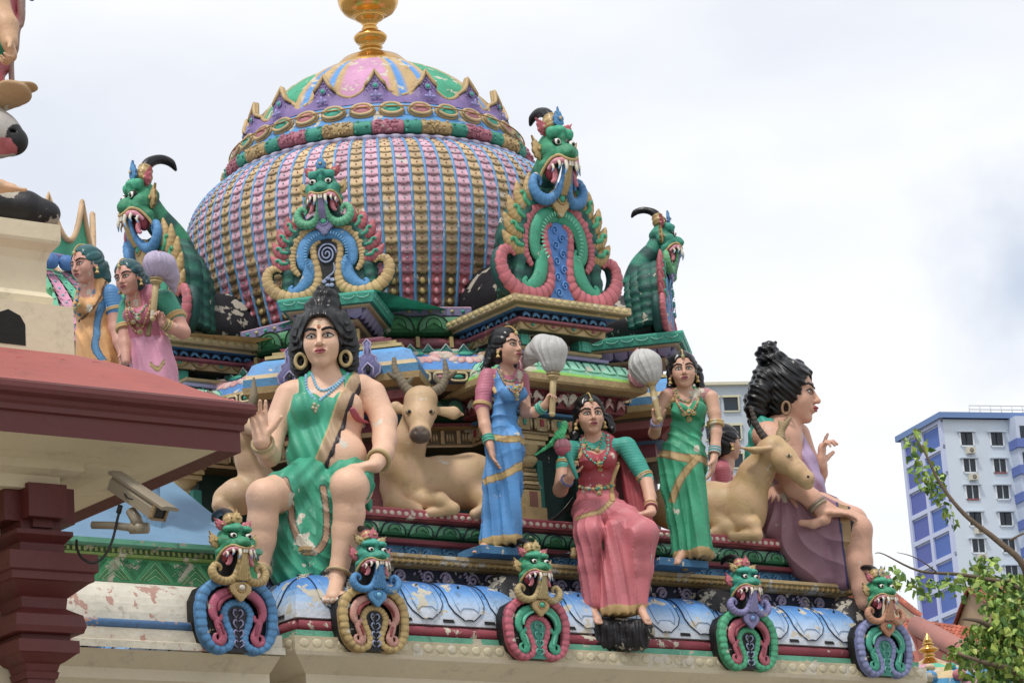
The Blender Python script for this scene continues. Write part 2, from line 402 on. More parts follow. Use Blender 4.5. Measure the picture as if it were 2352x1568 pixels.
# ================================================================== the shrine tower
random.seed(4)
Z3 = np.array([0, 0, 1.0])
def sq(o): return [(-o, -o), (o, -o), (o, o), (-o, o)]
def octa(o):
    R = o/math.cos(PI/8); return [(R*math.cos(a), R*math.sin(a)) for a in [PI/4*k for k in range(8)]]
def bay(th, hw, oref, inner=.7):
    n = np.array([math.cos(th), math.sin(th)]); t = np.array([-n[1], n[0]])
    def f(o):
        h = hw+(o-oref); return [tuple(n*inner-t*h), tuple(n*o-t*h), tuple(n*o+t*h), tuple(n*inner+t*h)]
    return f
VIEW = np.array([CAM[0], CAM[1]])/np.hypot(CAM[0], CAM[1])
def row(poly, o, z, step, fn, closed=True, edges=None, margin=.02, lean=0.0):
    """fn(pos, t, up, n, i, w) for evenly spaced ornaments along the edges that can be seen"""
    P = poly(o); m = len(P)
    for e in range(m if closed else m-1):
        if edges is not None and e not in edges: continue
        a = np.array(P[e]); b = np.array(P[(e+1) % m]); L = np.linalg.norm(b-a)-2*margin
        if L < step*.5: continue
        t = (b-a)/np.linalg.norm(b-a); n = np.array([t[1], -t[0]])
        if n@VIEW < -.35: continue
        c = max(1, round(L/step)); w_ = L/c
        T = np.array([*t, 0]); Nn = nrm([n[0], n[1], lean]); U = np.cross(Nn, T)*1.0; U = -np.cross(T, Nn)
        for i in range(c):
            p = a+t*(margin+w_*(i+.5)); fn(np.array([*p, z]), T, U, Nn, i, w_)
def studs(mb, h, col, col2=None, d=.012, wr=.36, hole=None):
    def f(p, t, u, n, i, w_):
        c = col if (col2 is None or i % 2 == 0) else col2
        mb.ball(p, (w_*wr, h, d), c, ax=(t, u, n), nu=10, nv=6)
        if hole: mb.ball(p+n*d*.75, (w_*wr*.45, h*.45, d*.5), hole, ax=(t, u, n), nu=8, nv=5)
    return f
def petals(mb, h, col, line, tip=None, d=.03, up=True, inner=None):
    """raised lotus petals, round end down when up is False"""
    def f(p, t, u, n, i, w_):
        s = 1 if up else -1; pts = []
        for k in range(13):
            a = PI*k/12; pts.append((w_*.44*math.cos(a), s*(h*(-.5+math.sin(a)**.8))))
        P3 = [p+t*x+u*z+n*(d*(.35+.5*max(0, 1-abs(z/h)))) for x, z in pts]
        c0 = p+n*(d*.9); V = [c0]+P3; cc = [K(tip or col)]+[K(col)]*len(P3)
        mb.add(V, [], [(0, k+1, k+2) if s > 0 else (0, k+1, k+2) for k in range(len(P3)-1)], np.array(cc))
        mb.tube(P3, .006, 5, line)
        if inner:
            Q = [p+t*x*.5+u*(z*.55)+n*(d*1.0) for x, z in pts]; mb.add([p+n*d*1.15]+Q, [], [(0, k+1, k+2) for k in range(len(Q)-1)], K(inner)); mb.tube(Q, .004, 4, line)
    return f
def swirl(mb, c, t, u, n, r, turns=1.6, w=.010, col='lilac', start=0.0, hand=1, n_=22, d=.006):
    pts = []
    for k in range(n_):
        s = k/(n_-1); a = start+hand*s*turns*2*PI; rr = r*(1-s*.88); pts.append(c+t*rr*math.cos(a)+u*rr*math.sin(a)+n*d)
    mb.tube(pts, [w*.6, w, w*.8, w*.9], 5, col)
def scrollwork(mb, col, h):
    def f(p, t, u, n, i, w_):
        s = 1 if i % 2 == 0 else -1
        swirl(mb, p+t*w_*.1*s, t, u, n, h*.55, 1.5, .012, col, start=(0 if s > 0 else PI), hand=s)
        for k in range(4):
            a = p-t*w_*(.30-.05*k)*1+u*h*(.4-.25*k)*s; b = a+t*w_*.14+u*h*.10*s
            mb.tube([a+n*.004, (a+b)/2+u*h*.09*s+n*.008, b+n*.004], [.005, .013, .004], 5, col)
        mb.ball(p-t*w_*.42+u*h*.3*s, (.010, .010, .006), col, ax=(t, u, n), nu=6, nv=4)
        mb.ball(p-t*w_*.46+u*h*.22*s, (.008, .010, .006), col, ax=(t, u, n), nu=6, nv=4)
    return f

FO = 2.45
temple = thing('temple_tower', 'ornate painted octagonal temple tower with scaled onion dome and gilded finial', 'temple', (0, 0, 0))

# ---- plain wall and soffit under the big cornice
m = MB()
m.sweep(sq, [(2.12, 0, 'cream'), (2.12, 4.10, 'd6cab0'), (2.20, 4.14, 'd6cab0'), (2.20, 4.22, 'd6cab0'), (2.28, 4.30, 'd6cab0'), (2.28, 4.36, 'd6cab0'), (2.44, 4.44, 'd6cab0'), (2.452, 4.462, 'd6cab0')])
m.build('wall', P_WALL, temple)
# ---- main cornice
m = MB()
prof = [(2.452, 4.462, 'cream'), (2.452, 4.545, 'bdb090'), (2.415, 4.55, 'bdb090'), (2.42, 4.585, '5fae93')]
cy = lambda s: (2.10+.31*math.cos(s*PI/2)**.85, 4.66+.30*math.sin(s*PI/2))
gr = [K('d5d6da'), K('c8d4e4'), K('8fb8e2'), K('3f8ad0'), K('2273bd'), K('1d62a5'), K('1d62a5')]
prof += [(2.36, 4.59, 'maroon'), (2.36, 4.655, 'maroon')]
S = [i/10 for i in range(11)]
for s_ in S:
    o_, z_ = cy(s_); g = s_*6; i0 = min(int(g), 5); col = tuple(np.array(gr[i0])*(1-(g-i0))+np.array(gr[i0+1])*(g-i0)); prof.append((o_, z_, col))
prof += [(2.07, 4.962, 'cream'), (2.06, 4.965, 'navy'), (2.06, 5.065, 'navy')]
prof += [(2.11, 5.07, 'gold'), (2.12, 5.082, 'gold'), (2.19, 5.10, '9c8450'), (2.20, 5.105, 'gold'), (2.20, 5.125, 'b89c68'), (1.2, 5.13, 'plaster')]
m.sweep(sq, prof); cornice = m.build('cornice', P_WORN, temple)
m = MB()
for e in range(4):
    P = sq(2.385); a = P[e]; b = P[(e+1) % 4]; m.tube([(*a, 4.618), (*b, 4.618)], .034, 10, '8e3040')
    P = sq(2.17); a = P[e]; b = P[(e+1) % 4]; m.tube([(*a, 5.088), (*b, 5.088)], .012, 8, 'gold')
m.build('round_moulding', P_WORN, cornice)
m = MB()
row(sq, 2.452, 4.505, .085, studs(m, .026, 'c6bb9a', d=.004, wr=.38))
row(sq, 2.165, 5.09, .045, lambda p, t, u, n, i, w_: m.ball(p, (w_*.36, .022, .022), 'c3a45e', ax=(t, u, n), nu=6, nv=5), lean=-.5)
m.build('bead_band', P_WORN, cornice)
# lotus petals on the blue curve
m = MB()
def petal_patch(t0, w_, T, Nn):
    rows_ = 9; V = []; cc = []
    for r_ in range(rows_):
        s_ = .06+.86*r_/(rows_-1); o_, z_ = cy(s_); wd = w_*.43*(1-max(0, 1-r_/2.2)**2*.75); bul = .014
        for k in range(7):
            x = (k/3-1); hgt = bul*(1-x*x*.6)*(1 if r_ < rows_-1 else .2)
            V.append(t0+T*x*wd+Nn*(o_+hgt)+Z3*(z_+hgt*.4))
            g = min(5.99, s_*6+.0); i0 = int(g); cc.append(np.array(gr[i0])*(1-(g-i0))+np.array(gr[min(6, i0+1)])*(g-i0))
    q = [(r_*7+k, r_*7+k+1, (r_+1)*7+k+1, (r_+1)*7+k) for r_ in range(rows_-1) for k in range(6)]
    m.add(V, q, col=np.array(cc)); V = np.array(V).reshape(rows_, 7, 3)
    edge = [V[r_, 0] for r_ in range(rows_-1, -1, -1)]+[V[0, k] for k in range(1, 6)]+[V[r_, 6] for r_ in range(rows_)]
    m.tube([e+Nn*.001 for e in edge], .0036, 5, '22344e')
    inn = [V[r_, 1]+Nn*.004 for r_ in range(5, 0, -1)]+[V[1, k]*.5+V[2, k]*.5+Nn*.004 for k in range(2, 5)]+[V[r_, 5]+Nn*.004 for r_ in range(1, 6)]
    m.tube(inn, .0028, 4, '8fb4d8')
    m.ball(V[5, 3]+Nn*.004, (.009, .006, .014), '10182c')
    # dark wedge between petals
    a = t0+T*w_*.5; lo = cy(.03); hi = cy(.5)
    m.add([a-T*w_*.14+Nn*(lo[0]+.006)+Z3*lo[1], a+T*w_*.14+Nn*(lo[0]+.006)+Z3*lo[1], a+Nn*(hi[0]+.008)+Z3*hi[1]], [], [(0, 1, 2)], 'black')
for e in range(4):
    P = sq(1.0); a = np.array(P[e]); b = np.array(P[(e+1) % 4]); t = (b-a)/2; nn = np.array([t[1], -t[0]])
    T = np.array([*t, 0]); Nn = np.array([*nn, 0])
    if nn@VIEW < -.7: continue
    for i in range(15):
        w_ = 4.5/15; petal_patch(T*(-2.25+w_*(i+.5)), w_, T, Nn)
m.build('lotus_petal_band', P_WORN, cornice)
m = MB(); row(sq, 2.062, 5.015, .17, scrollwork(m, '9b90ac', .075), margin=.05); m.build('scroll_frieze', P_ORN, cornice)

# ---- pedestal band on the deck
ped = MB()
pf = [(1.93, 5.13, 'navy'), (1.93, 5.235, '2f6f9a'), (1.99, 5.24, 'maroon'), (2.00, 5.262, '7a2a3a'), (1.95, 5.27, 'navy')]
for k in range(7):
    a = -PI/2+PI*k/6; pf.append((1.95+.05*math.cos(a), 5.325+.045*math.sin(a), ['1d5a3c', '1d5a3c', '2a7a50', '2f8657', '4d9a74', '7da58c', '7da58c'][k]))
pf += [(1.95, 5.378, 'navy'), (2.00, 5.385, 'rose'), (2.01, 5.39, 'maroon'), (2.01, 5.44, 'a33a48'), (1.99, 5.452, 'b6505c'), (1.2, 5.455, 'b5946a')]
CB = bay(-PI/2, .42, 2.08, 1.9)
ped.sweep(sq, pf)
pedestal = ped.build('pedestal_band', P_ORN, temple)
m = MB()
row(sq, 2.01, 5.415, .052, studs(m, .015, 'd9c3b5', d=.007, wr=.36), margin=.03)
row(sq, 1.955, 5.325, .20, petals(m, .075, '3a8a5c', 'navy', '79a890', d=.055, inner='2c7a4c'), margin=.03)
row(sq, 1.932, 5.185, .14, scrollwork(m, '3f80ac', .07), margin=.03)
m.build('pedestal_ornament', P_ORN, pedestal)

# ---- octagonal body: niches, entablature, painted eave, green ring
m = MB()
m.sweep(octa, [(1.32, 5.45, 'dteal'), (1.32, 6.02, 'dteal'), (1.50, 6.03, '4a4232'), (1.50, 6.045, 'b09468'), (1.46, 6.05, 'b09468'), (1.46, 6.15, '6e5c3c'), (1.53, 6.16, 'b09468'),
    (1.54, 6.18, 'maroon'), (1.50, 6.185, 'navy'), (1.58, 6.22, '16402c'), (1.60, 6.28, '1c5238'), (1.56, 6.33, '1c5238'), (1.50, 6.335, 'navy'), (1.66, 6.36, '4f3f30'),
    (1.78, 6.375, 'b09468'), (1.785, 6.39, 'navy'), (1.785, 6.45, 'navy'), (1.79, 6.455, 'c3aa7c'), (1.79, 6.47, 'c3aa7c')])
body = m.build('octagon_wall', P_ORN, temple)
m = MB()
pr = [(1.79, 6.47, 'blue')]
for k in range(8):
    s_ = k/7; pr.append((1.79-.30*s_-.0*s_, 6.47+.155*math.sin(s_*PI/2)+.02*s_, '3c84cc'))
pr += [(1.485, 6.66, 'gold'), (1.48, 6.668, '3aa085'), (1.44, 6.70, '3aa085'), (1.40, 6.705, 'navy')]
m.sweep(octa, pr)
def flower(p, t, u, n, i, w_):
    for k in range(9):
        a = PI*(k/8)-PI; L = .12 if k not in (3, 4, 5) else .105
        c = p+u*.075+t*L*1.12*math.cos(a)+u*L*1.05*math.sin(a)
        d = nrm(t*math.cos(a)+u*math.sin(a)); m.ball(c+n*.006, (.056, .030, .018), ('d39a98' if k % 2 else 'd8b3b0'), ax=(d, np.cross(n, d), n), nu=10, nv=6)
    m.ball(p+u*.075+n*.010, (.052, .024, .014), '2fa68c', ax=(t, u, n))
row(octa, 1.655, 6.572, .36, flower, lean=1.35, margin=.04)
def tri(p, t, u, n, i, w_):
    m.prism([(-w_*.32, 0), (w_*.32, 0), (0, .045)], p, (t, Z3, n), .016, '2f8f74'); m.tube([p-t*w_*.34+n*.018, p+Z3*.05+n*.018, p+t*w_*.34+n*.018], .006, 5, 'b8d0c4')
row(octa, 1.475, 6.668, .115, tri)
eave = m.build('painted_eave', P_WORN, body)
m = MB()
def gem(p, t, u, n, i, w_):
    wd = w_*(.44 if i % 2 == 0 else .34); hh = .026
    pts = [p+t*wd*math.copysign(abs(math.cos(a))**.5, math.cos(a))+u*hh*math.copysign(abs(math.sin(a))**.5, math.sin(a))+n*.008 for a in np.linspace(0, 2*PI, 21)[:-1]]
    m.tube(pts, .009, 6, 'd2bd92', closed=True); m.ball(p+n*.006, (wd*.6, .014, .014), '28a088' if i % 2 == 0 else 'c27a8c', ax=(t, u, n))
row(octa, 1.785, 6.42, .12, gem)
row(octa, 1.60, 6.265, .13, petals(m, .10, '1d5c3e', 'navy', '2d7850', d=.03, inner=None))
def dent(p, t, u, n, i, w_):
    m.box(p+n*.012, (.012, .014, .045), 'b59a6c', ax=(t, n, Z3))
    for k in (-1, 0, 1): m.ball(p+t*(w_*.5+k*.018)+n*.006, (.008, .03, .012), 'c4ab80', ax=(t, u, n), nu=6, nv=5)
row(octa, 1.46, 6.10, .11, dent)
m.build('gem_and_leaf_bands', P_ORN, body)
m = MB()
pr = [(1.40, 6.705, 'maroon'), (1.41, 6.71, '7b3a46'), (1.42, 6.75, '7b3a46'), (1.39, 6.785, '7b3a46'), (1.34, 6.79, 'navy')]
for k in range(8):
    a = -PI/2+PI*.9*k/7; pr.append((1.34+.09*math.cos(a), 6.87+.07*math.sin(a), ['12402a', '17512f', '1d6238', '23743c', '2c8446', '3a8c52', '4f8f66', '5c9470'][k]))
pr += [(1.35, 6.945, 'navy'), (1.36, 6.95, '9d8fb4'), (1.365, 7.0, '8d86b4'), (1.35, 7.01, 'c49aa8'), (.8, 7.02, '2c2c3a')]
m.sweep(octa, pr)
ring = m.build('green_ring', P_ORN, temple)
m = MB()
row(octa, 1.425, 6.875, .23, petals(m, .115, '256f40', '0f2a1a', '5f9a70', d=.02, inner='2b8244'), margin=.0)
row(octa, 1.365, 6.975, .075, studs(m, .012, '2fa68c', 'c4b070', d=.010, wr=.18))
def rope(p, t, u, n, i, w_):
    m.ball(p, (w_*.47, .035, .03), '8a4550', ax=(t, u, n)); m.box(p+t*w_*.5+n*.005, (.012, .03, .036), 'b39a5c', ax=(t, n, u))
row(octa, 1.405, 6.748, .24, rope)
m.build('ring_ornament', P_ORN, ring)

# ---- bays on the eight points of the octagon
def cardinal_bay(th, name_lbl=None):
    F = lambda hw, o: bay(th, hw, o)
    m = MB(); f = bay(th, .36, 1.84)
    m.sweep(f, [(1.72, 5.45, '0e2f30'), (1.72, 6.02, '123c3a'), (1.88, 6.03, '4a4232'), (1.88, 6.05, 'b09468'), (1.84, 6.055, 'b09468'), (1.84, 6.16, '6b5a3a'), (1.90, 6.165, '3a86b8'), (1.90, 6.18, '3a86b8'),
        (1.86, 6.185, 'maroon'), (1.95, 6.20, '6a2230'), (1.97, 6.25, '8e3a44'), (1.95, 6.30, '8e3a44'), (1.98, 6.305, 'a52c38'), (1.98, 6.315, '5c4a3a'), (2.06, 6.33, 'b09468'), (2.07, 6.345, 'b79c68'), (2.07, 6.385, 'b79c68')], closed=False, smooth=False)
    lo = m.build('bay_wall', P_ORN, temple)
    m = MB()
    m.sweep(f, [(2.07, 6.385, 'gold'), (2.06, 6.39, '5a9a30'), (2.05, 6.41, '8cc84a'), (2.02, 6.45, '6fb894'), (1.94, 6.52, '3fa078'), (1.86, 6.545, '3fa078'), (1.86, 6.55, 'navy'), (1.90, 6.555, '8e88ae'), (1.90, 6.575, '8e88ae'), (1.84, 6.58, '2f6f9a'), (1.87, 6.60, 'cream'), (1.87, 6.618, 'b79c68'), (1.80, 6.62, 'b79c68')], closed=False)
    m.build('bay_eave', P_WORN, lo)
    m = MB(); g = bay(th, .30, 1.94)
    m.sweep(g, [(1.80, 6.62, 'black'), (1.80, 6.685, '20202a'), (1.97, 6.69, '4a3e2c'), (1.98, 6.693, 'b79c68'), (1.985, 6.735, 'b79c68'), (1.99, 6.738, 'a06058'), (2.02, 6.742, '9a4a58'), (2.02, 6.757, '9a4a58'), (1.98, 6.76, 'navy'), (1.98, 6.805, 'navy'),
        (2.05, 6.81, '3a6f9a'), (2.06, 6.823, 'b79c68'), (2.10, 6.828, '8f7a4c'), (2.11, 6.835, 'b79c68'), (2.11, 6.878, 'c0a878'), (1.0, 6.885, 'b79c68')], closed=False)
    up = m.build('kudu_base', P_ORN, temple)
    m = MB(); E_ = [0, 1, 2]
    row(g, 2.11, 6.857, .062, studs(m, .016, 'cdbb7e', d=.007, wr=.42), closed=False)
    row(g, 1.985, 6.782, .078, petals(m, .045, '3a7cab', 'navy', '4f93bd', d=.03), closed=False, margin=.0)
    def med(p, t, u, n, i, w_):
        m.tube([p+t*x*w_*.44+u*(.018-.032*(1-x*x))+n*.004 for x in np.linspace(-1, 1, 9)], .005, 5, '8c7440'); m.ball(p+u*.012+n*.004, (.016, .010, .007), ['3aa088', 'a0505c'][i % 2], ax=(t, u, n))
    row(g, 1.985, 6.714, .15, med, closed=False)
    nn = np.array([math.cos(th), math.sin(th), 0]); tt = np.array([-nn[1], nn[0], 0])
    for x in (-.245, .245):
        m.box(nn*1.84+tt*x+Z3*6.655, (.05, .045, .034), '2f9f86', ax=(tt, nn, Z3)); m.box(nn*1.888+tt*x+Z3*6.655, (.028, .004, .033), '3fb498', ax=(tt, nn, Z3))
    for k in range(4):
        swirl(m, nn*1.803+tt*(-.15+.1*k)+Z3*6.655, tt, Z3, nn, .030, 1.4, .008, 'a9a3a0', start=PI*(k % 2), hand=1 if k % 2 else -1)
    for s_ in (-1, 1):      # pilasters on the returns
        for o_ in (1.2, 1.6): m.box(nn*o_+tt*s_*.165+Z3*6.655, (.05, .008, .034), '2f9f86', ax=(nn, tt, Z3))
    m.build('base_ornament', P_ORN, up)
    m = MB()
    row(f, 1.955, 6.25, .095, petals(m, .085, '8e3a44', '3a1018', 'cfa8a0', d=.035), closed=False, margin=0)
    def dent(p, t, u, n, i, w_):
        m.box(p+n*.01, (w_*.30, .012, .042), 'b59a6c', ax=(t, n, Z3)); m.box(p+n*.024+u*.01, (.012, .006, .022), 'a02c3c' if i % 2 else '2a9a88', ax=(t, n, Z3))
        for k in (-1, 1): m.ball(p+t*w_*.38*k+n*.02, (.010, .04, .012), 'cbb58a', ax=(t, u, n), nu=6, nv=5)
    row(f, 1.84, 6.108, .14, dent, closed=False)
    def leafe(p, t, u, n, i, w_):
        m.prism([(-w_*.45, -.035), (0, -.045), (w_*.45, -.035), (w_*.38, .05), (-w_*.38, .05)], p, (t, u, n), .014, '8fd6b8', bevel=.25); m.tube([p+u*.06+n*.012, p-u*.03+n*.02], .004, 4, '2a7a5a')
    row(f, 2.005, 6.468, .12, leafe, closed=False, lean=.8)
    m.build('bay_ornament', P_WORN, lo)
    # carved columns in front of the niche
    for x in (-.28, .28):
        m = MB(); c = nn*1.86+tt*x; ax_ = (tt, nn, Z3)
        m.box(c+Z3*5.50, (.085, .07, .045), 'b79c68', ax=ax_); m.box(c+Z3*5.60, (.06, .05, .06), 'b9a06e', ax=ax_)
        m.box(c+Z3*5.60+nn*.052, (.03, .004, .05), '8a5a4c', ax=ax_)
        for k in range(5): m.box(c+Z3*(5.68+.028*k), (.058-.003*k, .05-.003*k, .010), 'c3ab7a' if k % 2 else '84704a', ax=ax_)
        m.lathe([(.035, 5.81), (.055, 5.83), (.075, 5.86), (.06, 5.885), (.05, 5.89), (.085, 5.93), (.09, 5.95)], (c[0], c[1], 0), 16, cols=['b79c68', 'c7ae7a', 'c7ae7a', '84704a', 'b79c68', 'c7ae7a', 'c7ae7a'])
        m.box(c+Z3*5.96, (.10, .085, .014), 'c3ab7a', ax=ax_); m.box(c+Z3*5.995, (.115, .095, .016), 'b79c68', ax=ax_); m.box(c+Z3*6.018, (.125, .105, .006), '84704a', ax=ax_)
        for sx in (-1, 1): m.box(c+tt*sx*.105+Z3*5.66-nn*.03, (.022, .03, .21), '1f7f74', ax=ax_)
        m.build('column', P_ORN, lo)
    return up
for k in range(4): cardinal_bay(-PI/2-k*PI/2)

def corner_bay(th):
    nn = np.array([math.cos(th), math.sin(th), 0]); tt = np.array([-nn[1], nn[0], 0]); m = MB(); f0_ = bay(th, .19, 1.7); f = lambda o: f0_(o+.17) if o > 1.6 else f0_(o+.17)
    m.sweep(f, [(1.60, 5.45, '0e2f30'), (1.60, 6.02, '5c2028'), (1.70, 6.03, '4a4232'), (1.70, 6.06, 'b09468'), (1.66, 6.065, 'rose'), (1.66, 6.16, '7a2a3a'), (1.72, 6.17, '3a86b8'), (1.70, 6.19, 'maroon'),
        (1.79, 6.24, '7c2c38'), (1.80, 6.29, '9a5058'), (1.80, 6.315, '5c4a3a'), (1.90, 6.335, 'b79c68'), (1.91, 6.375, 'b79c68'), (1.90, 6.38, '2a5f8a'), (1.90, 6.43, '3a80ac'), (1.89, 6.435, 'c8b080'), (1.88, 6.46, 'c8b080'), (1.85, 6.53, '3f8fd0'), (1.78, 6.57, '4a9ad8'),
        (1.74, 6.575, 'navy'), (1.78, 6.58, 'c3ab6c'), (1.78, 6.60, 'c3ab6c'), (1.72, 6.605, 'navy'), (1.74, 6.61, 'c3ab6c'), (1.74, 6.63, 'c3ab6c'), (1.68, 6.635, 'rose'), (1.70, 6.66, 'c08090'), (1.64, 6.665, 'c08090'), (1.64, 6.69, 'c08090')], closed=False)
    lo = m.build('bay_wall', P_ORN, temple)
    m = MB(); g0_ = bay(th, -.05, 1.72); g = lambda o: g0_(o+.205)
    m.sweep(g, [(1.60, 6.690, 'navy'), (1.62, 6.695, '6a2a34'), (1.62, 6.715, 'b0505a'), (1.66, 6.720, 'rose'), (1.68, 6.735, 'b0505a'), (1.68, 6.765, '8c4048'), (1.72, 6.770, 'b59a6c'), (1.735, 6.785, 'b59a6c'), (1.72, 6.790, 'navy'), (1.76, 6.810, '5a5470'), (1.80, 6.835, '5a5470'),
        (1.83, 6.840, 'b59a6c'), (1.835, 6.850, 'b59a6c'), (1.86, 6.855, '1f7a66'), (1.875, 6.910, '2fa288'), (1.875, 6.925, '3ab298'), (.9, 7.0, '2fa288')], closed=False)
    up = m.build('kudu_base', P_ORN, temple)
    m = MB()
    def pet(p, t, u, n, i, w_):
        m.prism([(-w_*.46, .028), (-w_*.42, -.02), (0, -.045), (w_*.42, -.02), (w_*.46, .028)], p, (t, u, n), .016, '8f88a8', bevel=.3)
    row(g, 1.78, 6.82, .10, pet, closed=False, margin=0, lean=-.8)
    row(g, 1.87, 6.893, .10, lambda p, t, u, n, i, w_: m.tube([p+t*w_*.4*math.cos(a)-u*.018*math.sin(a)+u*.008+n*.002 for a in np.linspace(0, PI, 7)], .003, 4, '8ed0bc'), closed=False)
    for x in (-.12, .12): m.box(nn*1.835+tt*x+Z3*6.70, (.035, .02, .045), 'c3ab6c', ax=(tt, nn, Z3))
    m.build('base_ornament', P_ORN, up)
    for s_ in (-1, 1):       # small lilac keyhole finials on the little eave
        m = MB(); keyhole(m, nn*2.08+tt*s_*.25+Z3*6.35, tt, nn, '6c6a9c', 'a79fc0'); m.build('eave_ornament', P_ORN, lo)
    return up
def keyhole(m, p, t, n, col, rim, s=1.0):
    o = [(-.035, 0), (-.075, .03), (-.08, .075), (-.05, .11), (-.055, .135), (-.025, .15), (-.018, .20), (-.025, .225), (0, .25)]
    o = [(x*s, z*s) for x, z in o]; o = o+[(-x, z) for x, z in o[-2::-1]]
    m.prism(o, p, (t, Z3, n), .03*s, col, bevel=.12); m.tube([p+t*x*.98+Z3*z+n*.026*s for x, z in o], .006*s, 5, rim)
    m.tube([p+t*x+Z3*z+n*.034*s for x, z in [(-.03*s, .01*s), (-.035*s, .06*s), (0, .095*s), (.035*s, .06*s), (.03*s, .01*s)]], .007*s, 5, rim); m.ball(p+Z3*.05*s+n*.03*s, (.016*s, .03*s, .012*s), 'black', ax=(t, Z3, n))
for k in range(4): corner_bay(-PI/4-k*PI/2)
for k in (0, 1, 3):
    th = -PI/2-k*PI/2; nn = np.array([math.cos(th), math.sin(th), 0]); tt = np.array([-nn[1], nn[0], 0])
    for s_ in (-1, 1):
        m = MB(); keyhole(m, nn*2.08+tt*s_*.50+Z3*6.36, tt, nn, 'b0707c', 'd8a0a8'); m.build('eave_ornament', P_ORN, temple)

# ---- dome
DP = [(7.02, 1.22), (7.15, 1.265), (7.3, 1.31), (7.5, 1.355), (7.7, 1.38), (7.85, 1.378), (7.97, 1.355), (8.07, 1.315), (8.15, 1.255), (8.21, 1.19), (8.255, 1.11), (8.27, 1.07)]
dz = np.array([a for a, b in DP]); dr = np.array([b for a, b in DP]); al = np.concatenate([[0], np.cumsum(np.hypot(np.diff(dz), np.diff(dr)))]); AL = al[-1]
def dome_at(s):     # s = arc length from the bottom
    return float(np.interp(s, al, dr)), float(np.interp(s, al, dz))
m = MB(); m.lathe([(r_-.012, z_) for z_, r_ in DP], seg=96, cols=['7a4a5c']*len(DP)); dome = m.build('dome', P_ORN, temple)
NC = 84; NR = 21
def scales(kind):
    V = []; Q = []; cc = []; mb = MB()
    for c in range(NC):
        if c % 2 != kind: continue
        ph = 2*PI*(c+.5)/NC; n2 = np.array([math.cos(ph), math.sin(ph), 0]); t2 = np.array([-n2[1], n2[0], 0])
        if n2[:2]@VIEW < -.45: continue
        for r in range(NR):
            s1 = AL*(r+1)/NR; s0 = AL*r/NR; R1, z1 = dome_at(s1); R0, z0 = dome_at(s0-.012)
            hw1 = PI*R1/NC*.84; hw0 = PI*R0/NC*.84; low = r < 4
            if kind == 0:
                base = np.array(K('d9a9ba')) if not low else np.array(K('a01c30')); tip = np.array(K('cc8fa4')) if not low else np.array(K('c4808c'))
                if 4 <= r < 6: base = np.array(K('b85470'))
            else:
                base = np.array(K('ccb084')) if not low else np.array(K('3c2f24')); tip = np.array(K('bb9c68')) if not low else np.array(K('a0864e'))
                if 4 <= r < 7: base = np.array(K('8a7048'))
            j = 1+random.uniform(-.16, .14); W = len(mb.V)
            vs_ = []; cs_ = []
            for iy, f_ in enumerate((0, .45, .8, 1)):
                R_ = R1+(R0-R1)*f_; z_ = z1+(z0-z1)*f_; hw = hw1+(hw0-hw1)*f_
                for ix in range(7):
                    x = ix/3-1; drop = (0 if f_ < 1 else (.010*(1-x*x)+(.007, -.006, .007, -.004, .007, -.006, .007)[ix]+(.008 if ix == 3 else 0))); wid = 1-.14*max(0, f_-.5)*(1 if low else .2)
                    lift = .002+.013*f_**1.5*(1-.10*x*x); vs_.append(n2*(R_+lift)+t2*hw*x*wid+Z3*(z_-drop)); cs_.append((base*(1-.55*f_)+tip*.55*f_)*j)
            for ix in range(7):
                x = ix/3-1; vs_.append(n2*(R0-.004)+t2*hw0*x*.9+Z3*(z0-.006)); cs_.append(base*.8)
            mb.add(vs_, [(iy*7+ix, (iy+1)*7+ix, (iy+1)*7+ix+1, iy*7+ix+1) for iy in range(4) for ix in range(6)], col=np.array(cs_))
            b = np.array(vs_[14+3])*.6+np.array(vs_[7+3])*.4
            mb.ball(b+n2*.006, (.0065, .0065, .005), ('5fb8b0' if kind == 0 else 'b05a60') if (r % 1 == 0) else 'gold', ax=(t2, Z3, n2), nu=6, nv=4)
            if low: mb.ball(b-Z3*.02+n2*.004, (.020, .026, .010), 'c07080' if kind == 0 else 'a8904e', ax=(t2, Z3, n2), nu=6, nv=4)
    return mb
P_SCALE = paint('faded_scale_paint', rough=.6, chips=.07, chipcol='c9bfb4', var=.26, grime=.55, bump=.4, bscale=45, nscale=3.2, streak=1)
scales(0).build('pink_scales', P_SCALE, dome); scales(1).build('tan_scales', P_SCALE, dome)
m = MB()
for c in range(NC):
    ph = 2*PI*c/NC; n2 = np.array([math.cos(ph), math.sin(ph), 0])
    if n2[:2]@VIEW < -.45: continue
    pts = []
    for k in range(26):
        R_, z_ = dome_at(AL*k/25); pts.append(n2*(R_+.005)+Z3*z_)
    m.tube(pts, lambda s: .014-.004*s, 6, '4f92c8')
m.build('blue_ribs', paint('rib_paint', rough=.45, chips=.25, chipcol='a9bccb', var=.2, grime=.4, nscale=9), dome)
